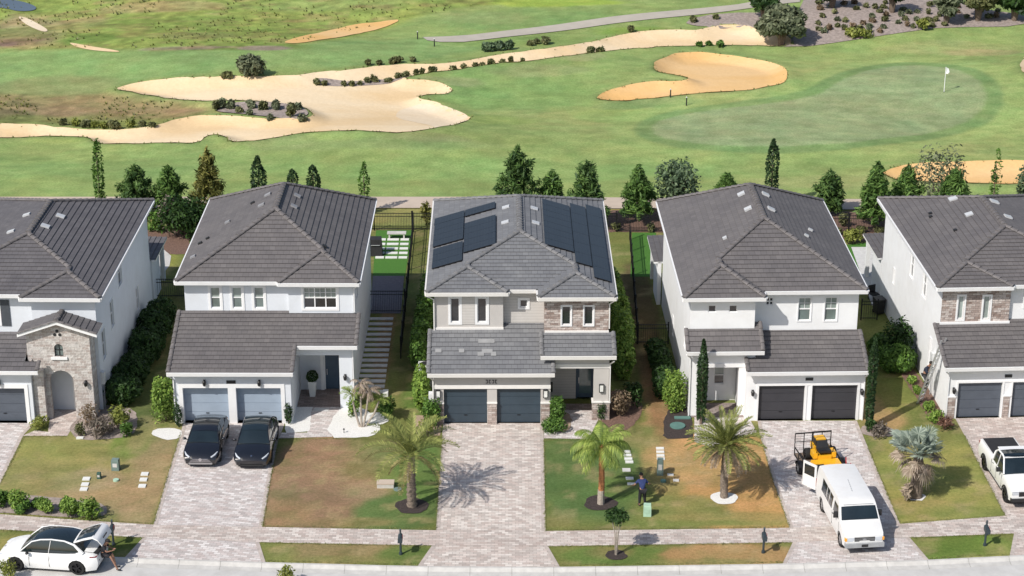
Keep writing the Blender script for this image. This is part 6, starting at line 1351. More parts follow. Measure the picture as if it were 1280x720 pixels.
# mailboxes
def mailbox(px, py, label, zoff=0):
    t = simple('mailbox', label, 'mailbox', at(px, py), 0, 'mailboxes along the kerb'); p = MB(); p.tube([(0,0,0),(0,0,.12),(0,0,.13),(0,0,.86)],[.09,.09,.055,.055],8); p.tube([(0,0,.86),(0,0,1.22),(0,0,1.36),(0,0,1.42)],[.045,.045,.05,.005],8); p.bar((0,-.34,.78),(0,.15,.78),.05,.05); p.build('post','mail_post',t)
    b = MB(); pr = [(-.11,.84),(.11,.84),(.11,1.02)]+[(.11*math.cos(a),1.02+.1*math.sin(a)) for a in np.linspace(.3,2.84,7)]+[(-.11,1.02)]; vs = []
    for y in (-.42,.10): vs += [(x+.0,y,z) for x,z in pr]
    n = len(pr); b.mesh(vs,[tuple(range(n)),tuple(range(2*n-1,n-1,-1))]+[(i,i+n,(i+1)%n+n,(i+1)%n) for i in range(n)]); b.build('box','mail_post',t)
    d = MB(); d.box(-.1,.1,-.44,-.421,.86,1.08); d.build('door','mail_post',t); f = MB(); f.box(.112,.122,-.2,-.16,.95,1.12); f.box(.112,.122,-.2,-.08,1.08,1.13); f.build('flag','red_plastic',t); t.rotation_euler = (0,0,0)
mailbox(142,681,'dark mailbox behind the raised tailgate of the white car'); mailbox(501,693,'dark mailbox in the strip below the brown lawn, left of the middle driveway'); mailbox(954,691,'dark mailbox in the dry orange strip near the white van'); mailbox(1231,682,'dark mailbox in the green strip near the white pickup')
# utility boxes
def ubox(name, px, py, w, d, h, mat, label, lid=True):
    t = simple(name, label, 'utility box', at(px, py), random.uniform(-.1,.1)); mb = MB(); v = [(-w/2,-d/2,0),(w/2,-d/2,0),(w/2,d/2,0),(-w/2,d/2,0)]; k = .88
    mb.mesh(v+[(x*.97,y*.97,h*.88) for x,y,_ in v]+[(x*k,y*k,h) for x,y,_ in v],[(0,1,5,4),(1,2,6,5),(2,3,7,6),(3,0,4,7),(4,5,9,8),(5,6,10,9),(6,7,11,10),(7,4,8,11),(8,9,10,11)]); mb.build('cabinet',mat,t)
    l = MB(); l.box(-w*.3,w*.3,-d/2-.012,-d/2-.002,h*.35,h*.7); l.build('door_plate','grey_slab' if mat != 'util_pale' else 'util_pale',t)
ubox('utility_box',145,587,.40,.34,.62,'util_grey','grey green utility pedestal on the left lawn'); ubox('utility_box',124,598,.2,.2,.34,'util_green','small dark green utility stub on the left lawn')
ubox('utility_box',825,593,.34,.3,.92,'util_grey','dark utility pedestal on the lawn behind the man in blue'); ubox('utility_box',809,644,.40,.36,.62,'util_pale','pale mint green utility pedestal beside the man in blue')
def flat(name, px, py, w, d, h, mat, label, cat='utility cover', group=None, rnd=False, z=0.03):
    mb = MB(); 
    if rnd: mb.tube([(0,0,-.02),(0,0,h)],w/2,20)
    else: mb.box(-w/2,w/2,-d/2,d/2,-.02,h)
    o = mb.build(name, mat); P = at(px, py); o.location = (P[0],P[1],z*.3); tag(o,label,cat,group); return o
for px, y0, grp, lb in ((108,(599,606,612),'meter covers left of the pedestal','white meter cover in the left lawn, left group'),(181,(593,600,608),'meter covers by the left driveway','white meter cover near the driveway with the black cars')):
    for i, y in enumerate(y0): flat('meter_cover', px+(-i*1.6), y, .38, .34, .05, 'white_slab', lb, group=grp)
for i, y in enumerate((565,569.5,574,578)): flat('meter_cover', 783+i*1.2, y, .42, .22, .05, 'white_slab', 'white meter cover in the row left of the dark pedestal', group='meter covers left of the dark pedestal')
for i, y in enumerate((561,565.5,570,574)): flat('meter_cover', 825+i*.3, y, .42, .22, .05, 'white_slab', 'white meter cover in the row behind the dark pedestal', group='meter covers behind the dark pedestal')
flat('meter_cover', 783, 588, .42, .32, .05, 'grey_slab', 'single greyish meter cover on the green lawn between the two palms'); flat('meter_cover', 787, 598.5, .4, .24, .05, 'white_slab', 'white meter cover just left of the man in blue'); flat('meter_cover', 789, 605.5, .4, .2, .05, 'white_slab', 'meter cover with a round hole left of the legs of the man in blue')
flat('meter_cover', 845, 601, .3, .22, .05, 'grey_slab', 'small grey cover in the brown grass right of the dark pedestal'); flat('meter_cover', 838, 594, .32, .2, .05, 'white_slab', 'small white cover right of the dark pedestal foot')
flat('valve_cover', 145, 601, .3, .3, .08, 'util_pale', 'round pale green cover below the left pedestal', rnd=True); flat('valve_cover', 829, 602, .3, .3, .08, 'cover_teal', 'round teal cover in the grass right of the man in blue', rnd=True); flat('valve_cover', 847, 533, .85, .85, .06, 'cover_teal', 'large round teal tank cover in the dark mulch', rnd=True, z=.06); flat('tank_cover', 853, 523, .9, .3, .06, 'cover_teal', 'long teal cover in the dark mulch by the white house corner', z=.06)
t = simple('electric_vault', 'low beige concrete vault box on the brown lawn left of the date palm', 'utility box', at(482, 608), 0); mb = MB(); mb.box(-.43,.43,-.22,.25,0,.22); mb.build('body','concrete',t); mb = MB(); mb.box(-.45,.45,-.24,.27,.22,.27); mb.build('lid','cart_path',t)
flat('valve_cover', 497, 612, .42, .42, .04, 'util_grey', 'round grey green cover beside the beige vault box', rnd=True); flat('edging_stone', 100, 548, .38, .22, .06, 'white_slab', 'small white stone at the edge of the stone tower bed', cat='stone')
flat('edging_stone', 482, 494, .3, .5, .25, 'white_slab', 'white block at the end of the stepping slabs', cat='stone')
# flag on the green
P = atT(1180,115); P = (P[0],P[1],float(hfull(np.array([P[0]]),np.array([P[1]]))[0])); t = simple('golf_flag', 'white golf flag on its pole on the putting green', 'golf flag', P, 0); mb = MB(); mb.tube([(0,0,0),(0,0,2.2)],[.03,.025],6); mb.build('pole','flag_white',t)
mb = MB(); mb.mesh([(0,0,2.18),(.24,.05,2.05),(.34,.02,1.75),(.2,-.03,1.6),(0,0,1.62)],[(0,1,2,3,4)]); mb.build('flag','flag_white',t); mb = MB(); mb.tube([(0,0,.0),(0,0,.02)],.07,10); mb.build('cup','void',t)
for px, py, lb in ((838,124,'small dark post at the edge of the bunker'), (858,132,'small dark marker beside the bunker, nearer the green'), (543,58,'thin dark post at the end of the far cart path'), (522,49,'pale post left of the far cart path end')):
    P = atT(px,py); t = simple('marker_post', lb, 'post', (P[0],P[1],float(hfull(np.array([P[0]]),np.array([P[1]]))[0])), 0); mb = MB(); mb.tube([(0,0,0),(0,0,.7)],[.06,.05],6); mb.build('post','plastic_black',t); mb = MB(); mb.tube([(0,0,.7),(0,0,.78)],[.08,.02],6); mb.build('cap','grey_slab',t)
# white slim pots by the porch rocks, pipe in the bed
t = simple('garden_lamp', 'small black garden light in the white rocks', 'garden light', at(430,541,.02)); mb = MB(); mb.tube([(0,0,0),(0,0,.2)],.02,6); mb.build('stake','plastic_black',t); mb = MB(); mb.tube([(0,0,.2),(0,0,.28)],[.06,.02],8); mb.build('lamp_shade','plastic_black',t)
# ------------------------------------------------------------------ vehicles (local +X = front, +Y = left side, origin on the ground at mid wheelbase)
def chaikin(p, it=1, closed=True):
    return smooth_poly(p, it)
def arch_bottom(xs, zb, r, zc):
    """bottom line from rear to front with wheel arch notches, returned front->rear order reversed later"""
    out = []
    for x in sorted(xs):
        h = zb-zc; a0 = math.acos(max(-1, min(1, math.sqrt(max(0, r*r-h*h))/r)))
        for k in range(9):
            a = math.pi-a0*(1 if h > 0 else -1) - (math.pi-2*a0*(1 if h > 0 else -1))*k/8; out.append((x+r*math.cos(a), zc+r*math.sin(a)))
    return out
def shell(mb, outline, wfun, crown=.03, nlat=8, step=.14, fk=.55):
    """closed body: outline polygon (x,z) counter-clockwise seen from the right; wfun(x,z) -> half width"""
    n = len(outline); pts = [Vector(p) for p in outline]; xs = [p.x for p in pts]; zs = [p.y for p in pts]
    gx_, gz_ = np.meshgrid(np.arange(min(xs), max(xs), step), np.arange(min(zs), max(zs), step)); gx_ = gx_.ravel(); gz_ = gz_.ravel()
    sd_ = sdpoly(gx_, gz_, outline); k = sd_ < -step*.35
    allp = pts+[Vector((a, b)) for a, b in zip(gx_[k], gz_[k])]
    r = delaunay_2d_cdt(allp, [(i, (i+1) % n) for i in range(n)], [], 0, 1e-6); V = r[0]
    fs = []
    for f in r[2]:
        cx_ = sum(V[i].x for i in f)/len(f); cz_ = sum(V[i].y for i in f)/len(f)
        if bool(inpoly([cx_], [cz_], outline)[0]): fs.append(f)
    A = 0
    for i in range(n): A += pts[i].x*pts[(i+1) % n].y-pts[(i+1) % n].x*pts[i].y
    for sg in (-1, 1):
        vs = [(v.x, sg*wfun(v.x, v.y), v.y) for v in V]; mb.mesh(vs, [(tuple(f) if sg < 0 else tuple(reversed(f))) for f in fs])
    rows = []
    for i in range(n):
        p = pts[i]; t = (pts[(i+1) % n]-pts[i-1]); nn = Vector((t.y, -t.x)).normalized()*(1 if A > 0 else -1); w = wfun(p.x, p.y); up = (max(0, nn.y)*.9+abs(nn.x)*fk)*max(0, min(1, (nn.y+.3)/.25))
        row = []
        for j in range(nlat+1):
            s_ = -1+2*j/nlat; c_ = crown*up*(1-abs(s_)**2.4); row.append((p.x+nn.x*c_, s_*w, p.y+nn.y*c_))
        rows.append(row)
    vs = [v for row in rows for v in row]; m_ = nlat+1
    mb.mesh(vs, [(i*m_+j, i*m_+j+1, ((i+1) % n)*m_+j+1, ((i+1) % n)*m_+j) for i in range(n) for j in range(nlat)])
def wheel(t, x, y, r, wd, rim='rim_dark', spokes=5, steer=0):
    sg = 1 if y > 0 else -1; M_ = Matrix.Translation((x, y, r)) @ Matrix.Rotation(steer, 4, 'Z')
    root = MB(); prof = [(r*.66, -wd/2), (r*.93, -wd/2), (r, -wd*.36), (r, wd*.36), (r*.93, wd/2), (r*.66, wd/2)]; vs = []; n = 22
    for rr, yy in prof:
        for i in range(n): a = 6.2832*i/n; vs.append(M_ @ Vector((rr*math.cos(a), yy, rr*math.sin(a))))
    root.mesh(vs, [(j*n+i, j*n+(i+1) % n, (j+1)*n+(i+1) % n, (j+1)*n+i) for j in range(len(prof)-1) for i in range(n)])
    w = root.build('wheel', 'rubber', t, 40); m_ = MB(); yo = sg*wd*.42
    m_.tube([M_ @ Vector((0, yo-sg*.10, 0)), M_ @ Vector((0, yo-sg*.05, 0))], r*.65, 20); 
    for i in range(spokes):
        a = 6.2832*i/spokes; m_.bar(M_ @ Vector((0, yo, 0)), M_ @ Vector((r*.64*math.cos(a), yo-sg*.01, r*.64*math.sin(a))), .06, .03, up=(0,1,0))
    m_.tube([M_ @ Vector((0, yo-sg*.03, 0)), M_ @ Vector((0, yo+sg*.02, 0))], r*.16, 10); m_.build('rim', rim, w)
    return w
def panel_on_side(mb, poly, wfun, off=.008, sides=(-1, 1), nsub=0):
    """a panel laid on the body side: poly (x,z)"""
    pts = [Vector(p) for p in poly]; n = len(pts); xs = [p.x for p in pts]; zs = [p.y for p in pts]
    gx_, gz_ = np.meshgrid(np.arange(min(xs), max(xs), .12), np.arange(min(zs), max(zs), .1)); gx_ = gx_.ravel(); gz_ = gz_.ravel(); k = sdpoly(gx_, gz_, poly) < -.04
    allp = pts+[Vector((a, b)) for a, b in zip(gx_[k], gz_[k])]
    r = delaunay_2d_cdt(allp, [(i, (i+1) % n) for i in range(n)], [], 0, 1e-6)
    for sg in sides:
        mb.mesh([(v.x, sg*(wfun(v.x, v.y)+off), v.y) for v in r[0]], [tuple(f) if sg < 0 else tuple(reversed(f)) for f in r[2] if bool(inpoly([sum(r[0][i].x for i in f)/len(f)], [sum(r[0][i].y for i in f)/len(f)], poly)[0])])
def vehicle(name, label, cat, P, heading, group=None):
    """heading: world direction (dx,dy) of the front"""
    return thing(name, label, cat, P, math.atan2(heading[1], heading[0]), group)
def sedan(P, heading, label, paint, roofm, L=4.75, Wd=.93, Ht=1.45, style='coupe', hatch_open=False, rims='rim_dark', group=None, front='bar', z0=0):
    t = vehicle('parked_car', label, 'car', P, heading, group); hl = L/2; wr = .355; ax = L*.302; zc = wr; R_ = wr+.055
    def plan(x): 
        u = abs(x)/hl; k = 1-.20*max(0, (u-.74)/.26)**2.4; return k
    def wf(x, z): 
        q = 1-.10*max(0, (.55-z)/.4)**2-.16*max(0, (z-.62)/.4)**1.6; 
        for cx_ in (-ax, ax): q += .02*math.exp(-((x-cx_)/.45)**2)
        return Wd*plan(x)*q
    zb = .20; top = [(-hl+.02,.42), (-hl-.0,.62), (-hl+.05,.86), (-hl+.30,1.03), (-hl+.75,1.04), (-.9,.99), (.0,.96), (.85,.97), (1.15,.955), (1.5,.90), (hl-.45,.78), (hl-.14,.66), (hl-.02,.54), (hl,.40), (hl-.06,.26)]
    if style == 'coupe': top[3] = (-hl+.25,1.0)
    bt = [(-hl+.10, zb+.04)]+[(-ax-R_-.03, zb)]+arch_bottom([-ax], zb, R_, zc)+arch_bottom([ax], zb, R_, zc)+[(ax+R_+.03, zb)]
    outline = bt+list(reversed(top)); b = MB(); shell(b, outline, wf, crown=.06, fk=.7); body = b.build('body', paint, t, 38)
    # cabin: dark glass volume with roof skin and pillars
    gt = [(-hl+.42,1.0), (-hl+1.05,Ht-.16), (-.85,Ht-.03), (-.25,Ht), (.25,Ht-.03), (.62,Ht-.14), (1.22,.99)]
    if hatch_open: gt[0] = (-hl+.62,1.0)
    def wg(x, z): k = (z-.93)/(Ht-.93); return Wd*.885*plan(x*.93)*(1-.235*max(0, k)**1.25)*(1-.06*abs(x/2.0)**2)
    cab = [(gt[0][0],.93)]+[(gt[-1][0],.93)]+list(reversed(gt)); cabs = cab
    g = MB(); shell(g, [(gt[-1][0]+.02,.90)]+list(reversed(gt))+[(gt[0][0],.90)], wg, crown=.045, step=.12) ; g.build('windows', 'glass_car', t, 45)
    # window surround (body coloured A pillar, roof rail and C pillar)
    rail = MB(); 
    def rp(x, z, o=.004): return (x, wg(x, z)+o, z)
    for sg in (-1, 1):
        path = [(1.24,.96), (.66,Ht-.15), (.25,Ht-.045), (-.25,Ht-.012), (-.85,Ht-.05), (-hl+1.08,Ht-.19), (-hl+.5,1.02)]
        if hatch_open: path[-1] = (-hl+.66, 1.03)
        pp = [Vector((x, sg*(wg(x, z)+.004), z)) for x, z in path]; rail.tube(pp, [.03,.032,.034,.034,.036,.055,.09], 6)
        rail.bar((-.12, sg*(wg(-.12,1.0)+.0), .98), (-.22, sg*(wg(-.2,Ht-.08)+.0), Ht-.06), .05, .02)
    rail.build('roof_rail', paint, t, 50)
    # side window panes kept dark; quarter panel behind the rear door
    q = MB(); 
    for sg in (-1, 1): q.mesh([(x, sg*(wg(x, z)+.012), z) for x, z in [(-hl+.52,.95), (-hl+1.02,.95), (-hl+.98,1.06), (-hl+.70,1.14)]], [(0,1,2,3) if sg < 0 else (3,2,1,0)])
    q.build('rear_pillar', paint, t)
    rf = MB(); rows = []
    for x, z in [(.58,Ht-.12), (.25,Ht-.03), (-.25,Ht), (-.85,Ht-.03), (-hl+1.08,Ht-.155)]:
        rows.append([(x, s_*wg(x, z)*.93, z+.012+.045*(1-abs(s_)**2.4)) for s_ in np.linspace(-1, 1, 7)])
    rf.mesh([v for r_ in rows for v in r_], [(i*7+j, i*7+j+1, (i+1)*7+j+1, (i+1)*7+j) for i in range(4) for j in range(6)]); rf.build('roof', roofm, t, 60)
    for sg in (-1, 1):
        for x in (ax, -ax): wheel(t, x, sg*(Wd-.125), wr, .23, rims, 5 if rims == 'rim_dark' else 9)
        m_ = MB(); m_.ell((.82, sg*(Wd+.06), 1.02), (.08,.11,.07), 8, 6); m_.bar((.85, sg*(Wd-.12),.97), (.83, sg*(Wd+.02),1.0), .05,.03); m_.build('mirror', paint if not hatch_open else 'plastic_black', t, 60)
        h_ = MB(); pth = [(hl-.05,sg*Wd*.58,.635), (hl-.20,sg*Wd*.76,.70), (hl-.46,sg*Wd*.885,.765)]
        h_.tube([Vector(p) for p in pth], [.045,.055,.03], 8); h_.build('headlight', 'light_clear', t, 60)
        r_ = MB(); r_.tube([Vector((-hl+.05,sg*Wd*.55,.86)), Vector((-hl+.10,sg*Wd*.76,.87)), Vector((-hl+.35,sg*Wd*.885,.90))], [.03,.045,.03], 8); r_.build('tail_light', 'light_red', t, 60)
        dl = MB()
        for x in (-.15, .78): dl.box(x-.008, x+.008, sg*(wf(x,.6)-.004), sg*(wf(x,.6)+.004), .35, .9)
        dl.build('door_gap', 'void', t)
        for x in (-.62, .28):
            dh = MB(); dh.box(x-.09, x+.09, sg*(wf(x,.85)-.0), sg*(wf(x,.85)+.014), .835, .865); dh.build('door_handle', paint, t)
    ar = MB()
    for x in (ax, -ax): ar.tube([Vector((x, -Wd+.14, zc)), Vector((x, Wd-.14, zc))], R_-.012, 18)
    ar.build('wheel_housing', 'void', t)
    sk = MB(); sk.box(-hl+.12, hl-.12, -Wd*.72, Wd*.72, .16, .21); sk.build('underbody', 'plastic_black', t)
    if front == 'grille':
        g_ = MB(); 
        for z, w_ in ((.52,.50), (.45,.55), (.58,.42)): g_.box(hl-.04, hl+.06, -w_, w_, z-.014, z+.014)
        g_.tube([(hl+.045,0,.55),(hl+.065,0,.55)], .09, 14); g_.build('grille', 'chrome', t)
        g_ = MB(); g_.box(hl-.1, hl+.03, -.62, .62, .26, .36); g_.build('air_intake', 'rim_silver', t)
    else:
        g_ = MB(); g_.box(hl-.12, hl+.035, -.60, .60, .25, .33); g_.build('air_intake', 'plastic_black', t); g_ = MB(); g_.tube([(hl-.16,0,.745),(hl-.15,0,.765)], .05, 8); g_.build('badge', 'chrome', t)
    return t, wf, wg
ey2 = (-H2.ey[0], -H2.ey[1])
P = at(251, 586); c_ = (P[0]-ey2[0]*2.35, P[1]-ey2[1]*2.35, .01); sedan(c_, ey2, 'black sedan with chrome striped grille, left of the two black cars on the driveway', 'paint_black', 'paint_black', L=4.7, Wd=.97, Ht=1.44, rims='rim_silver', group='black cars parked on the driveway', front='grille')
P = at(314.5, 588); c_ = (P[0]-ey2[0]*2.38, P[1]-ey2[1]*2.38, .01); sedan(c_, ey2, 'black glass roofed car without grille, right of the two black cars on the driveway', 'paint_black', 'glass_car', L=4.75, Wd=.985, Ht=1.55, group='black cars parked on the driveway')
# white car on the street with raised tailgate
A1 = at(21.5, 712.5, -.1); B1 = at(98, 717.5, -.1); hd = Vector((A1[0]-B1[0], A1[1]-B1[1])).normalized(); wb = math.dist(A1, B1); sc = wb/(4.75*.604)
nl = Vector((-hd.y, hd.x)); mid = ((A1[0]+B1[0])/2, (A1[1]+B1[1])/2); cc = (mid[0]+(-nl.x)*.80*sc, mid[1]+(-nl.y)*.80*sc, -.1)
TT, wfT, wgT = sedan(cc, hd, 'white hatchback car on the street with its tailgate raised', 'paint_white', 'glass_car', Ht=1.60, hatch_open=True); TT.scale = (sc,)*3
hl = 4.75/2
# boot opening: flat black sheets on the body, painted as the shade inside
b = MB(); b.mesh([(-hl+.66,-.62,1.06),(-hl+.66,.62,1.06),(-hl+.02,.62,1.01),(-hl+.02,-.62,1.01)],[(0,1,2,3)]); 
b.mesh([(-hl-.006,-.55,.62),(-hl-.006,.55,.62),(-hl+.045,.60,.98),(-hl+.045,-.60,.98)],[(0,1,2,3)]); b.build('boot_opening', 'void', TT)
b = MB(); b.box(-hl-.02, -hl+.12, -.6, .6, .64, .68); b.build('boot_sill', 'plastic_black', TT)
tg = MB(); hx, hz = -hl+1.12, 1.50
def tgp(s_, y, off=0):  # along the raised tailgate
    q = [(hx, hz), (hx-.45, hz+.20), (hx-.95, hz+.36), (hx-1.18, hz+.27), (hx-1.36, hz-.02)]; i = min(3, int(s_*4)); f_ = s_*4-i; return (q[i][0]*(1-f_)+q[i+1][0]*f_, y, q[i][1]*(1-f_)+q[i+1][1]*f_+off)
rows = []; N_ = 13
for k in range(N_): s_ = k/(N_-1); wv_ = .60+.14*min(1, s_*1.6)-.10*max(0, s_-.75)*2; rows.append([tgp(s_, y*wv_, .03*(1-y*y)) for y in np.linspace(-1, 1, 7)])
tg.mesh([v for r_ in rows for v in r_], [(i*7+j, i*7+j+1, (i+1)*7+j+1, (i+1)*7+j) for i in range(N_-1) for j in range(6)])
tg.mesh([(v[0], v[1], v[2]-.06) for r_ in rows for v in r_], [((i+1)*7+j, (i+1)*7+j+1, i*7+j+1, i*7+j) for i in range(N_-1) for j in range(6)])
for j in (0, 6):
    for i in range(N_-1): a_, b_ = rows[i][j], rows[i+1][j]; tg.face([a_, b_, (b_[0],b_[1],b_[2]-.06), (a_[0],a_[1],a_[2]-.06)])
tgo = tg.build('tailgate', 'paint_white', TT, 40)
g = MB(); rr2 = []
for k in range(7): s_ = .06+.46*k/6; wv_ = .55+.10*s_; rr2.append([tgp(s_, y*wv_, .045*(1-y*y)+.012) for y in np.linspace(-1, 1, 7)])
g.mesh([v for r_ in rr2 for v in r_], [(i*7+j, i*7+j+1, (i+1)*7+j+1, (i+1)*7+j) for i in range(6) for j in range(6)]); g.build('rear_window', 'glass_car', tgo)
g = MB(); g.box(hx-1.30, hx-1.22, -.25, .25, hz+.06, hz+.16); g.build('number_plate', 'plastic_black', tgo)
for sg in (-1, 1): g = MB(); g.bar((hx-.1, sg*.60, hz-.08), (hx-.75, sg*.62, hz+.20), .03); g.build('gas_strut', 'plastic_black', tgo)
# ---------------------------------------------------------------- van
def van():
    fr_ = at(1079.5, 693); hdv = Vector((.085+.02, -1)).normalized(); L = 5.75; hl = L/2; Wd = 1.0; P = (fr_[0]-hdv.x*hl, fr_[1]-hdv.y*hl, .01)
    t = vehicle('white_van', 'white passenger van with its side rear door open, parked nose to the street', 'van', P, hdv); Ht = 2.08; wr = .37; axf, axr = hl-.92, -hl+1.22; R_ = wr+.06
    def wf(x, z):
        k = 1-.09*max(0, (x-hl+.7)/.7)**2-.03*max(0, (-x-hl+.3)/.3)**2; q = 1-.05*max(0, (.6-z)/.4)-.13*max(0, (z-1.15)/.95)**1.5; return Wd*k*q
    top = [(-hl+.02,.45), (-hl,.9), (-hl+.02,1.6), (-hl+.08,1.95), (-hl+.22,Ht-.02), (-hl+.7,Ht), (.8,Ht), (1.15,Ht-.05), (1.35,Ht-.16), (1.92,1.32), (2.1,1.22), (hl-.18,1.06), (hl-.05,.98), (hl-.01,.75), (hl,.5), (hl-.05,.38)]
    bt = [(-hl+.08,.36), (axr-R_-.03,.34)]+arch_bottom([axr],.34,R_,wr)+arch_bottom([axf],.34,R_,wr)+[(axf+R_+.03,.34)]
    b = MB(); shell(b, bt+list(reversed(top)), wf, crown=.05, nlat=10); b.build('body', 'paint_van', t, 32)
    g = MB(); # windscreen
    def plane_strip(pts, inset, off): 
        rows = []
        for x, z in pts: rows.append([(x+off[0]+.050*(1-abs(s_)**2.4), s_*(wf(x, z)-inset), z+off[1]+.040*(1-abs(s_)**2.4)) for s_ in np.linspace(-1, 1, 9)])
        return rows
    rows = plane_strip([(1.41,1.865), (1.60,1.65), (1.87,1.355)], .07, (.02,.012)); g.mesh([v for r_ in rows for v in r_], [(i*9+j, i*9+j+1, (i+1)*9+j+1, (i+1)*9+j) for i in range(2) for j in range(8)]); g.build('windscreen', 'glass_car', t, 60)
    for i, (a, c) in enumerate(((.55,1.38), (-.28,.30), (-.78,-.34), (-1.72,-.84), (-2.66,-1.78))):
        for sg in (-1, 1):
            pl = [(a,1.20), (c,1.20), (c-.0,1.84), (a,1.84)]
            if i == 0: pl = [(.58,1.28), (1.62,1.28), (1.55,1.36), (1.24,1.80), (.58,1.80)]
            if i == 4 and sg < 0: continue
            g = MB(); panel_on_side(g, pl, wf, .008, (sg,)); g.build('side_window', 'glass_car', t)
    for sg in (-1, 1):
        for x in (axf, axr): wheel(t, x, sg*(Wd-.15), wr, .24, 'rim_silver', 8)
        h_ = MB(); h_.box(hl-.08, hl+.012, sg*.86 if sg < 0 else .52, -.52 if sg < 0 else .86, .72, .92); h_.build('headlight', 'light_clear', t); h_ = MB(); h_.box(hl-.12, hl+.006, sg*.97 if sg < 0 else .865, -.865 if sg < 0 else .97, .74, .90); h_.build('indicator', 'light_amber', t)
        m_ = MB(); m_.box(1.32, 1.42, sg*1.10-.09, sg*1.10+.11, 1.28, 1.58); m_.bar((1.4, sg*.93, 1.32), (1.37, sg*1.08, 1.36), .04); m_.build('mirror', 'plastic_black', t)
        d = MB()
        for x in (.42, 1.72): d.box(x-.008, x+.008, sg*(wf(x,.9)-.01), sg*(wf(x,.9)+.006), .45, 1.2)
        d.build('door_gap', 'void', t); dh = MB(); dh.box(.5, .64, sg*(wf(.5,1.1)), sg*(wf(.5,1.1)+.02), 1.06, 1.1); dh.build('door_handle', 'plastic_black', t); r_ = MB(); r_.box(-hl-.012, -hl+.03, sg*.93-.06, sg*.93+.06, .8, 1.25); r_.build('tail_light', 'light_red', t)
    g = MB(); g.box(hl-.04, hl+.02, -.50, .50, .72, .93); go = g.build('grille', 'plastic_black', t); g = MB()
    for z in (.78,.83,.88): g.box(hl+.02, hl+.03, -.48, .48, z-.008, z+.008)
    g.ell((hl+.035,0,.83),(.012,.10,.045),12,6); g.build('grille_bars', 'rim_silver', go)
    g = MB(); g.box(hl-.12, hl+.11, -.96, .96, .42, .64); g.build('bumper', 'bumper_grey', t); g = MB(); g.box(hl+.112, hl+.12, -.16, .16, .46, .60); g.build('number_plate', 'plastic_black', t); g = MB(); g.box(-hl-.14, -hl+.05, -.95, .95, .42, .60); g.build('bumper', 'bumper_grey', t)
    ar = MB()
    for x in (axf, axr): ar.tube([Vector((x, -Wd+.16, wr)), Vector((x, Wd-.16, wr))], R_-.012, 18)
    ar.build('wheel_housing', 'void', t); sk = MB(); sk.box(-hl+.12, hl-.12, -.75, .75, .28, .36); sk.build('underbody', 'plastic_black', t)
    # open rear door on the right hand side of the car (left in the picture): hinged leaf swung out
    yo = -wf(-hl+.1, 1.2); M_ = Matrix.Translation((-hl+.02, yo-.01, 0)) @ Matrix.Rotation(rad(-146), 4, 'Z'); d = MB(); d.box(0, .90, -.05, 0, .58, 1.95, M_); do = d.build('rear_door', 'paint_van', t); g = MB(); g.box(.12, .80, -.056, .006, 1.25, 1.82, M_); g.build('door_window', 'glass_car', do); g = MB(); g.box(.70,.80,-.07,-.05,1.0,1.06,M_); g.build('handle','plastic_black',do)
    g = MB(); g.box(-hl-.004, -hl+.02, -.82, -.02, .62, 1.9); g.build('open_doorway', 'void', t)
    lt = MB()
    for i in range(6): x = -.9+i*.22; lt.box(x, x+.16, .06-.02*i, .10-.02*i, Ht+.046, Ht+.050)
    lt.build('roof_mark', 'bumper_grey', t)
    cab = MB(); cab.tube([(1.38+.03,-.75,Ht-.12),(1.38+.03,.75,Ht-.12)],.01,4); cab.build('roof_seam','bumper_grey',t)
    return t, P, hdv
VAN, VP_, VH = van()
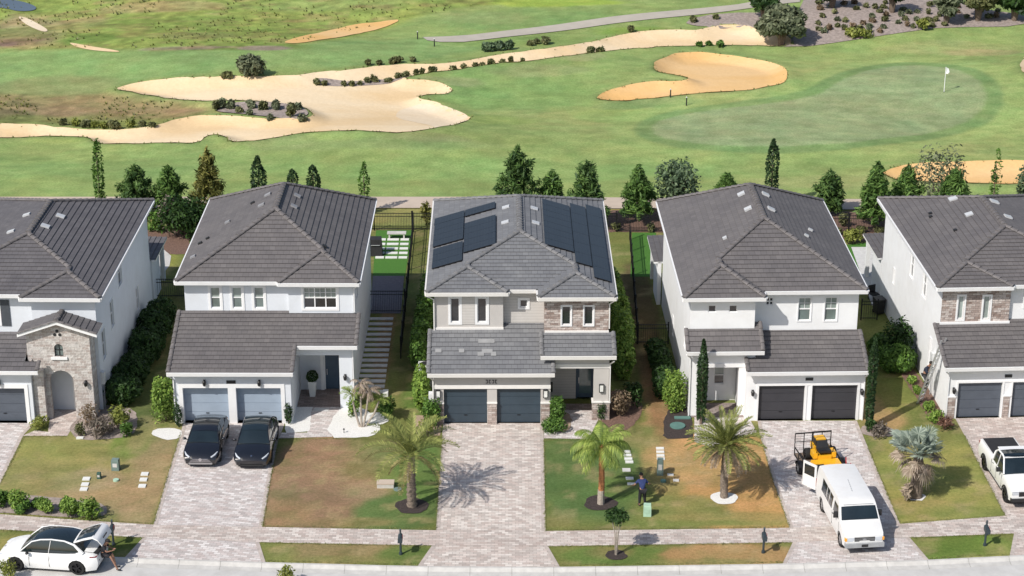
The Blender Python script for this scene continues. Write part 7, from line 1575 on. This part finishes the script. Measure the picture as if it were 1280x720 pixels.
# ---------------------------------------------------------------- utility trailer with mower
def trailer():
    P = at(1025, 590); hdv = Vector((.16, -1)).normalized(); t = vehicle('utility_trailer', 'black mesh sided utility trailer hitched behind the white van', 'trailer', (P[0], P[1], 0), hdv); L, Wd = 2.9, .98
    f_ = MB(); f_.box(-L/2, L/2, -Wd, Wd, .42, .47); f_.build('deck', 'bark', t); f_ = MB()
    for y in (-Wd, Wd): f_.bar((-L/2,y,.42),(L/2,y,.42),.07,.09); f_.bar((-L/2,y,.82),(L/2,y,.82),.05); [f_.bar((x,y,.46),(x,y,.82),.04) for x in np.linspace(-L/2,L/2,5)]
    f_.bar((L/2,-Wd,.82),(L/2,Wd,.82),.05); f_.bar((L/2,-Wd,.42),(L/2,Wd,.42),.07); f_.bar((-L/2,-Wd,.42),(-L/2,Wd,.42),.07); f_.bar((L/2,-Wd*.8,.42),(L/2+1.0,0,.42),.07); f_.bar((L/2,Wd*.8,.42),(L/2+1.0,0,.42),.07); f_.bar((L/2+.9,0,.42),(L/2+1.25,0,.42),.08); f_.build('frame', 'black_metal', t)
    g = MB(); x = -L/2-.03
    for y in np.linspace(-Wd,Wd,5): g.bar((x,y,.45),(x,y,1.6),.04)
    g.bar((x,-Wd,1.6),(x,Wd,1.6),.05); g.bar((x,-Wd,1.1),(x,Wd,1.1),.03)
    for z in np.linspace(.5,1.55,9): g.bar((x,-Wd,z),(x,Wd,z),.008)
    g.build('ramp_gate', 'black_metal', t)
    for sg in (-1,1):
        w = wheel(t, 0, sg*(Wd+.16), .33, .2, 'rim_silver', 6); m_ = MB(); vs = []
        for a in np.linspace(.1, 3.04, 9):
            for yy in (sg*(Wd+.04), sg*(Wd+.28)): vs.append((.42*math.cos(a), yy, .33+.40*math.sin(a)))
        m_.mesh(vs, [(2*i,2*i+1,2*i+3,2*i+2) for i in range(8)]); m_.build('mudguard', 'black_metal', t)
    g = MB(); g.box(L/2-.5, L/2-.05, -Wd+.06, -.15, .48, .95); g.build('tool_box', 'plastic_black', t)
    g = MB(); g.bar((L/2-.3,Wd+.05,.5),(L/2-.5,Wd+.05,1.25),.04); g.bar((L/2-.25,Wd+.1,.5),(L/2-.1,Wd+.2,1.1),.04); g.build('tool_rack', 'red_plastic', t)
    m = vehicle('mower', 'orange yellow ride-on zero turn mower on the trailer', 'mower', (P[0]+.15, P[1]+.15, .47), hdv); m.scale = (1.1,1.28,1.1); q = MB()
    q.mesh([(.15,-.62,.1),(.95,-.62,.1),(1.05,-.3,.1),(1.05,.3,.1),(.95,.62,.1),(.15,.62,.1),(.2,-.56,.3),(.9,-.56,.3),(1.0,-.28,.3),(1.0,.28,.3),(.9,.56,.3),(.2,.56,.3)],[(5,4,3,2,1,0),(6,7,8,9,10,11)]+[(i,(i+1)%6,(i+1)%6+6,i+6) for i in range(6)]); q.build('mower_deck','mower_yellow',m,30)
    q = MB(); q.box(-.85,.25,-.28,.28,.3,.48); q.box(-.9,-.35,-.34,.34,.48,.72); q.box(-.3,.2,.3,.48,.34,.62); q.box(-.3,.2,-.48,-.3,.34,.62); q.build('chassis','mower_yellow',m,30)
    q = MB(); q.box(-.28,.22,-.26,.26,.62,.72); so_ = q.build('seat','plastic_black',m); q = MB(); q.mesh([(-.28,-.26,.72),(-.16,-.26,.72),(-.16,.26,.72),(-.28,.26,.72),(-.40,-.20,1.0),(-.30,-.20,1.02),(-.30,.20,1.02),(-.40,.20,1.0)],[(3,2,1,0),(0,1,5,4),(1,2,6,5),(2,3,7,6),(3,0,4,7),(4,5,6,7)]); q.build('backrest','plastic_black',so_)
    q = MB(); q.box(-.95,-.4,-.25,.25,.72,.98); q.build('engine','plastic_black',m); q = MB(); q.box(-.9,-.45,-.2,.2,.98,1.03); q.build('engine_cover','mower_yellow',m)
    for sg in (-1,1): q = MB(); q.tube([(.1,sg*.34,.55),(.3,sg*.34,.95),(.32,sg*.12,1.0)],.02,6); q.build('control_lever','black_metal',m)
    q = MB(); q.tube([(-.45,-.4,.5),(-.45,-.4,1.45),(-.45,.4,1.45),(-.45,.4,.5)],.025,6); q.build('roll_bar','black_metal',m)
    for sg in (-1,1): wheel(m,-.55,sg*.52,.27,.26,'rim_dark',5); wheel(m,1.12,sg*.42,.16,.12,'rim_dark',4)
    c = vehicle('fuel_can','red petrol can standing on the trailer deck','can',(P[0]+.62,P[1]-.9,.47),hdv); q = MB(); q.box(-.13,.13,-.09,.09,0,.3); q.build('body','red_plastic',c); q = MB(); q.tube([(.06,0,.3),(.06,0,.36)],.03,8); q.build('cap','plastic_black',c)
trailer()
# ---------------------------------------------------------------- pickup
def pickup():
    A = at(1257.5, 627); B = at(1231.5, 587); hdv = Vector((A[0]-B[0], A[1]-B[1])).normalized(); wb = math.dist(A, B); k = 1.0; nl_ = Vector((hdv.y, -hdv.x)); mid = ((A[0]+B[0])/2, (A[1]+B[1])/2)
    ax = wb/2; axf, axr = ax, -ax; Fo, Ro = .88, 1.08; hf, hr_ = ax+Fo, -ax-Ro; Wd = .99; wr = .40; R_ = wr+.07; P = (mid[0]-nl_.x*-.0, mid[1], .01)
    left = Vector((-hdv.y, hdv.x)); c_ = (mid[0]+left.x*.87, mid[1]+left.y*.87, .01); t = vehicle('pickup_truck', 'white crew cab pickup with a black bed cover and dark glass roof', 'pickup truck', c_, hdv)
    def wf(x, z):
        kk = 1-.10*max(0, (x-hf+.6)/.6)**2; q = 1-.05*max(0, (.65-z)/.4)-.10*max(0, (z-1.0)/.3)**1.5
        return Wd*kk*q
    top = [(hr_+.02,.5), (hr_,.9), (hr_+.03,1.28), (hr_+.1,1.30), (-.55,1.30), (.9,1.25), (1.15,1.24), (1.35,1.22), (hf-.35,1.12), (hf-.1,1.04), (hf-.02,.92), (hf,.6), (hf-.05,.42)]
    bt = [(hr_+.08,.42), (axr-R_-.03,.38)]+arch_bottom([axr],.38,R_,wr)+arch_bottom([axf],.38,R_,wr)+[(axf+R_+.02,.38)]; b = MB(); shell(b, bt+list(reversed(top)), wf, crown=.03); b.build('body','paint_white',t,32)
    xb = -.62 # back of cab
    gt = [(xb,1.26),(xb+.08,1.72),(xb+.3,1.88),(xb+.9,1.91),(.55,1.86),(1.22,1.28)]
    def wg(x, z): return (Wd-.06)*(1-.20*max(0,(z-1.25)/.65)**1.2)
    g = MB(); shell(g, [(1.24,1.22)]+list(reversed(gt))+[(xb,1.22)], wg, crown=.03, step=.12); g.build('windows','glass_car',t,45)
    for sg in (-1,1):
        r_ = MB(); r_.tube([Vector((x, sg*(wg(x,z)+.0), z)) for x,z in [(1.24,1.27),(.58,1.86),(xb+.9,1.905),(xb+.3,1.88),(xb+.1,1.72),(xb+.03,1.28)]],[.045,.045,.045,.05,.07,.09],6); r_.bar((.18,sg*(wg(0,1.3)+.0),1.27),(.14,sg*(wg(0,1.85)),1.86),.07,.03); r_.build('roof_rail','paint_white',t,50)
    r_ = MB(); r_.box(xb+.03,xb+.42,-.74,.74,1.885,1.925); r_.box(.5,.6,-.74,.74,1.85,1.885); r_.box(xb-.02,xb+.06,-.80,.80,1.26,1.40); r_.build('roof','paint_white',t); r_ = MB(); rows=[[ (x,s_*.71,z+.02+.03*(1-s_*s_)) for s_ in np.linspace(-1,1,7)] for x,z in ((xb+.42,1.90),(xb+.9,1.915),(.5,1.875))]; r_.mesh([v for q in rows for v in q],[(i*7+j,i*7+j+1,(i+1)*7+j+1,(i+1)*7+j) for i in range(2) for j in range(6)]); r_.build('glass_roof','glass_car',t)
    r_ = MB(); r_.box(hr_+.10,xb-.06,-.80,.80,1.305,1.345); r_.build('bed_cover','tonneau',t)
    for sg in (-1,1):
        for x in (axf,axr): wheel(t,x,sg*(Wd-.13),wr,.27,'rim_dark',6)
        m_ = MB(); m_.box(.92,1.02,sg*1.14-.1,sg*1.14+.1,1.30,1.52); m_.bar((1.0,sg*.9,1.3),(.97,sg*1.1,1.34),.05); m_.build('mirror','plastic_black',t)
        h_ = MB(); h_.box(hf-.1,hf+.012,sg*.9 if sg<0 else .56,-.56 if sg<0 else .9,.80,.98); h_.build('headlight','light_clear',t); h_ = MB(); h_.box(hr_-.01,hr_+.05,sg*.9-.07,sg*.9+.07,.85,1.2); h_.build('tail_light','light_red',t)
        d = MB()
        for x in (1.12,.16,-.62): d.box(x-.008,x+.008,sg*(wf(x,.9)-.01),sg*(wf(x,.9)+.006),.5,1.22)
        d.build('door_gap','void',t)
        for x in (.3,-.48): dh = MB(); dh.box(x,x+.16,sg*(wf(x,1.1)),sg*(wf(x,1.1)+.02),1.08,1.11); dh.build('door_handle','plastic_black',t)
        st_ = MB(); st_.bar((-ax+.6,sg*.93,.36),(ax-.6,sg*.93,.36),.1,.06); st_.build('side_step','plastic_black',t)
        ach = MB()
        for x in (axf,axr):
            for a,b_ in zip(np.linspace(.1,3.04,9),np.linspace(.1,3.04,9)[1:]): ach.bar((x+(R_+.02)*math.cos(a),sg*(wf(x,.7)+.0),wr+(R_+.02)*math.sin(a)),(x+(R_+.02)*math.cos(b_),sg*(wf(x,.7)),wr+(R_+.02)*math.sin(b_)),.05,.05)
        ach.build('wheel_arch','plastic_black',t)
    g = MB(); g.box(hf-.04,hf+.02,-.55,.55,.72,.98); g.build('grille','plastic_black',t); g = MB(); g.box(hf-.1,hf+.10,-.95,.95,.46,.62); g.build('bumper','plastic_black',t); g = MB(); g.box(hf+.02,hf+.03,-.9,.9,.985,1.0); g.build('light_bar','light_clear',t)
    ar = MB()
    for x in (axf,axr): ar.tube([Vector((x,-Wd+.16,wr)),Vector((x,Wd-.16,wr))],R_-.012,18)
    ar.build('wheel_housing','void',t); sk = MB(); sk.box(hr_+.12,hf-.12,-.75,.75,.30,.39); sk.build('underbody','plastic_black',t)
pickup()
# ------------------------------------------------------------------ people
def skin(name, verts, edges, radii, mat, parent, sub=2, root=0):
    me = bpy.data.meshes.new(name); me.from_pydata(verts, edges, []); o = bpy.data.objects.new(name, me); C.objects.link(o)
    m = o.modifiers.new('s', 'SKIN'); m.use_smooth_shade = True; u = o.modifiers.new('u', 'SUBSURF'); u.levels = sub; u.render_levels = sub
    for i, r in enumerate(radii): sv = me.skin_vertices[0].data[i]; sv.radius = (r, r) if not isinstance(r, tuple) else r; sv.use_root = (i == root)
    dg = bpy.context.evaluated_depsgraph_get(); dg.update(); me2 = bpy.data.meshes.new_from_object(o.evaluated_get(dg)); bpy.data.objects.remove(o)
    n = bpy.data.objects.new(name, me2); C.objects.link(n); me2.materials.clear(); me2.materials.append(M[mat]); n.parent = parent
    for p in me2.polygons: p.use_smooth = True
    return n
def person(label, P, rot, J, shirt, pants, shoes, hair, cap=None, short=False, bare_arm=True, scale=1):
    """J: joints in metres, facing +Y local"""
    t = thing('person', label, 'person', P, rot); t.scale = (scale,)*3; V = Vector
    names = ['pelvis','waist','chest','neck','head0','head1','shL','elL','wrL','haL','shR','elR','wrR','haR','hiL','knL','anL','toL','hiR','knR','anR','toR']
    v = [J[n] for n in names]; ix = {n: i for i, n in enumerate(names)}
    E_ = [('pelvis','waist'),('waist','chest'),('chest','neck'),('neck','head0'),('head0','head1'),('chest','shL'),('shL','elL'),('elL','wrL'),('wrL','haL'),('chest','shR'),('shR','elR'),('elR','wrR'),('wrR','haR'),('pelvis','hiL'),('hiL','knL'),('knL','anL'),('anL','toL'),('pelvis','hiR'),('hiR','knR'),('knR','anR'),('anR','toR')]
    R_ = dict(pelvis=.12,waist=.115,chest=.14,neck=.055,head0=.085,head1=.09,shL=.06,elL=.043,wrL=.03,haL=.034,shR=.06,elR=.043,wrR=.03,haR=.034,hiL=.09,knL=.06,anL=.04,toL=.035,hiR=.09,knR=.06,anR=.04,toR=.035)
    vv = list(v); ee = [(ix[a], ix[b]) for a, b in E_]; rr = [R_[n] for n in names]
    for s_ in 'LR':   # fingers and thumb
        w_, h_ = V(J['wr'+s_]), V(J['ha'+s_]); d = (h_-w_).normalized(); sd_ = d.cross(V((0,0,1))); sd_ = sd_.normalized() if sd_.length > .1 else V((1,0,0))
        for k, (o_, l_) in enumerate(((-.03,.075),(-.01,.085),(.01,.08),(.03,.065))):
            i = len(vv); a = h_+sd_*o_+d*.03; b = a+d*l_*.5; c = b+(d*.8+V((0,0,-.5))).normalized()*l_*.5; vv += [tuple(a), tuple(b), tuple(c)]; ee += [(ix['ha'+s_], i), (i, i+1), (i+1, i+2)]; rr += [.011,.010,.008]
        i = len(vv); a = h_-sd_*.035-d*.01; b = a+(d*.7-sd_*.6).normalized()*.05; vv += [tuple(a), tuple(b)]; ee += [(ix['ha'+s_], i), (i, i+1)]; rr += [.012,.010]
    body = skin('body', vv, ee, rr, 'skin', t)
    sv = [J['waist0'] if 'waist0' in J else J['pelvis'], J['waist'], J['chest'], tuple(V(J['chest'])*.35+V(J['neck'])*.65), J['shL'], J['elL'], J['shR'], J['elR']]; se = [(0,1),(1,2),(2,3),(2,4),(4,5),(2,6),(6,7)]; sr = [.145,.14,.165,.07,.085,.062,.085,.062]
    if not bare_arm: sv += [tuple(V(J['wrL'])*.9+V(J['elL'])*.1), tuple(V(J['wrR'])*.9+V(J['elR'])*.1)]; se += [(5,8),(7,9)]; sr += [.045,.045]
    else:
        for q, a, b in ((5,'shL','elL'),(7,'shR','elR')): sv[q] = tuple(V(J[a])*.25+V(J[b])*.75)
    skin('shirt', sv, se, sr, shirt, t)
    f_ = .85 if not short else 0
    def lg(s_): kn, an = V(J['kn'+s_]), V(J['an'+s_]); return tuple(kn+(an-kn)*f_) if not short else None
    pv = [J['pelvis'], J['hiL'], J['knL'], J['hiR'], J['knR']]; pe = [(0,1),(1,2),(0,3),(3,4)]; pr = [.15,.115,.085,.115,.085]
    if not short: pv += [lg('L'), lg('R')]; pe += [(2,5),(4,6)]; pr += [.066,.066]
    skin('shorts' if short else 'trousers', pv, pe, pr, pants, t)
    for s_ in 'LR': mb = MB(); a, b = V(J['an'+s_]), V(J['to'+s_]); d = (b-a); d.z = 0; d.normalize(); ang = math.atan2(d.y, d.x); mb.ell(tuple(a+d*.07-V((0,0,.02))), (.14,.05,.045), 10, 6, Matrix.Rotation(ang, 4, 'Z')); mb.build('shoe', shoes, t, 60)
    h0, h1 = V(J['head0']), V(J['head1']); u = (h1-h0).normalized(); mb = MB(); c = (h0+h1)/2+u*.02; f = V(J['face']).normalized(); mb.ell(tuple(c+u*.05-f*.03), (.10,.10,.09), 12, 8, zmin=-.5); mb.build('hair', hair, t, 60)
    mb = MB(); sdv = f.cross(u).normalized(); fc = c+f*.088-u*.02
    for k in (-1, 1): mb.ell(tuple(fc+sdv*k*.032), (.012,.012,.008), 6, 4)
    mb.build('eyes', 'hair_dark', t); mb = MB(); mb.ell(tuple(fc+f*.012-u*.03), (.014,.018,.02), 6, 4); mb.ell(tuple(c+sdv*.095-u*.02), (.014,.02,.03), 6, 4); mb.ell(tuple(c-sdv*.095-u*.02), (.014,.02,.03), 6, 4); mb.build('nose_and_ears', 'skin', t, 60); mb = MB(); mb.box(-.022,.022,-.004,.004,-.004,.004, Matrix.Translation(fc-u*.065) @ Matrix.Rotation(math.atan2(sdv.y, sdv.x), 4, 'Z')); mb.build('mouth', 'red_plastic', t)
    if cap: mb = MB(); mb.ell(tuple(c+u*.055), (.112,.112,.085), 12, 8, zmin=-.1); mb.ell(tuple(c+f*.12+u*.05), (.09,.09,.012), 10, 4); mb.build('cap', cap, t, 60)
    return t
J1 = dict(pelvis=(0,-.04,.92),waist0=(0,-.03,.90),waist=(0,.04,1.06),chest=(0,.17,1.27),neck=(0,.29,1.40),head0=(0,.36,1.46),head1=(0,.42,1.56),face=(0,.8,-.45),shL=(-.19,.20,1.32),elL=(-.36,.22,1.10),wrL=(-.42,.40,.98),haL=(-.43,.47,.95),shR=(.19,.20,1.32),elR=(.37,.20,1.10),wrR=(.46,.38,1.02),haR=(.48,.45,1.0),hiL=(-.10,-.03,.86),knL=(-.12,.03,.48),anL=(-.14,-.02,.07),toL=(-.17,.14,.03),hiR=(.10,-.03,.86),knR=(.13,.06,.48),anR=(.16,.05,.07),toR=(.2,.2,.03))
person('man in a navy shirt and black trousers bending forward on the green lawn', (*at(802.5, 632)[:2], 0), rad(8), J1, 'cloth_navy', 'cloth_black', 'shoe_black', 'hair_dark', cap='cap_green')
# ladder leaning on house 5 and the man on it
top = H5.F(1180, 424, 1.2); bot = H5.G(1149, 503.5, 0); tw = Vector(H5.W(*top)); bw = Vector(H5.W(*bot)); tl = thing('ladder', 'long aluminium ladder leaning on the garage roof edge of the rightmost house', 'ladder', bw); ax_ = tw-bw; dl = ax_.normalized(); wdir = Vector((-ax_.y, ax_.x, 0)).normalized()*-1; La = ax_.length
for s_ in (-1, 1): mb = MB(); mb.bar(wdir*(s_*.22), ax_+wdir*(s_*.22), .05, .09); mb.build('rail', 'alu', tl)
n_ = int(La/.3)
for i in range(1, n_): mb = MB(); mb.bar(dl*(i*.3)-wdir*.21, dl*(i*.3)+wdir*.21, .045); mb.build('rung', 'alu', tl)
for s_ in (-1, 1): mb = MB(); mb.box(-.05,.05,-.05,.05,0,.04, Matrix.Translation(wdir*(s_*.21))); mb.build('rubber_foot', 'rubber', tl)
horiz = Vector((dl.x, dl.y, 0)).normalized(); ang = math.atan2(horiz.y, horiz.x)-math.pi/2; fz = None
best = None
for i in range(3, n_-2):
    q = bw+dl*(i*.3); d_ = q-Vector((0,0,HC)); zz = d_.y*CP-d_.z*SP; yy = 360+(-(d_.z)*CP-d_.y*SP)/zz*FPX
    if best is None or abs(yy-486) < best[0]: best = (abs(yy-486), i, q)
st_ = best[2]; tilt = dl.z; lean = math.hypot(dl.x, dl.y)/dl.z
def yl(z): return z*lean
J2 = dict(pelvis=(0,yl(.95)-.30,.98),waist0=(0,yl(.93)-.30,.95),waist=(0,yl(1.1)-.30,1.12),chest=(0,yl(1.3)-.27,1.33),neck=(0,yl(1.5)-.24,1.50),head0=(0,yl(1.55)-.20,1.57),head1=(0,yl(1.62)-.17,1.68),face=(0,1,-.1),shL=(-.19,yl(1.3)-.24,1.40),elL=(-.27,yl(1.25)-.08,1.22),wrL=(-.21,yl(1.35)-.02,1.40),haL=(-.20,yl(1.42)-.01,1.47),shR=(.19,yl(1.3)-.24,1.40),elR=(.27,yl(1.1)-.08,1.18),wrR=(.21,yl(1.2)-.02,1.28),haR=(.2,yl(1.28)-.01,1.34),
 hiL=(-.10,yl(.9)-.28,.92),knL=(-.11,yl(.5)-.06,.52),anL=(-.09,-.10,.08),toL=(-.09,.06,.04),hiR=(.10,yl(.9)-.28,.92),knR=(.12,yl(.7)-.04,.66),anR=(.09,yl(.3)-.10,.38),toR=(.09,yl(.3)+.05,.34))
person('man in dark clothes climbing the aluminium ladder', tuple(st_), ang, J2, 'cloth_navy_dark', 'cloth_dark', 'shoe_black', 'hair_dark', bare_arm=False, scale=1.05)
# person sitting on the boot sill of the white car
sp = TT.matrix_basis if False else Matrix.Translation(TT.location) @ Matrix.Rotation(TT.rotation_euler.z, 4, 'Z') @ Matrix.Scale(sc, 4); seat = sp @ Vector((-2.375-.02, .15, .68)); bk = TT.rotation_euler.z+math.pi
zr = seat.z+.1
J3 = dict(pelvis=(0,.02,zr+.10),waist0=(0,.0,zr+.10),waist=(0,.05,zr+.27),chest=(0,.14,zr+.48),neck=(0,.22,zr+.62),head0=(0,.28,zr+.68),head1=(0,.32,zr+.79),face=(0,.9,-.5),shL=(-.19,.16,zr+.54),elL=(-.25,.30,zr+.32),wrL=(-.12,.50,zr+.32),haL=(-.09,.56,zr+.34),shR=(.19,.16,zr+.54),elR=(.25,.30,zr+.32),wrR=(.12,.50,zr+.32),haR=(.09,.56,zr+.34),hiL=(-.10,.10,zr+.07),knL=(-.16,.44,zr+.02),anL=(-.15,.58,.08),toL=(-.17,.72,.04),hiR=(.10,.10,zr+.07),knR=(.15,.46,zr+.02),anR=(.14,.74,.08),toR=(.16,.88,.04))
person('person in black shirt and shorts sitting on the open boot edge of the white car', (seat.x, seat.y, -.1), bk-math.pi/2, J3, 'cloth_black', 'cloth_black', 'shoe_black', 'hair_dark', cap='tonneau', short=True)
# ------------------------------------------------------------------ camera, light
cam = bpy.data.cameras.new('camera'); co = bpy.data.objects.new('camera', cam); C.objects.link(co); co.location = (0, 0, HC)
co.rotation_euler = (math.pi/2-PITCH, 0, 0); cam.sensor_width = 36; cam.lens = 36*FPX/1280; cam.clip_start = 1; cam.clip_end = 3000
bpy.context.scene.camera = co
EL = 44; sd = Vector((-.70, -.71, 0)).normalized(); sun_dir = Vector((sd.x*math.cos(rad(EL)), sd.y*math.cos(rad(EL)), math.sin(rad(EL))))
sl = bpy.data.lights.new('sun', 'SUN'); sl.energy = 4.5; sl.angle = rad(.5); sl.color = (1.0, .955, .89); so_ = bpy.data.objects.new('sun', sl); C.objects.link(so_)
so_.rotation_euler = sun_dir.to_track_quat('Z', 'Y').to_euler()
w = bpy.data.worlds.new('World'); bpy.context.scene.world = w; w.use_nodes = True; nt = w.node_tree
sky = nt.nodes.new('ShaderNodeTexSky'); sky.sky_type = 'NISHITA'; sky.sun_disc = False; sky.sun_elevation = rad(EL)
sky.sun_rotation = math.atan2(sun_dir.x, sun_dir.y); sky.air_density = 1.0; sky.dust_density = 1.6; sky.ozone_density = 1.0
bg = nt.nodes['Background']; nt.links.new(sky.outputs[0], bg.inputs[0]); bg.inputs[1].default_value = .115
s = bpy.context.scene; s.view_settings.view_transform = 'Standard'; s.view_settings.look = 'None'; s.view_settings.exposure = 0; s.view_settings.gamma = 1
s.render.engine = 'CYCLES'; s.render.resolution_x = 1024; s.render.resolution_y = 576
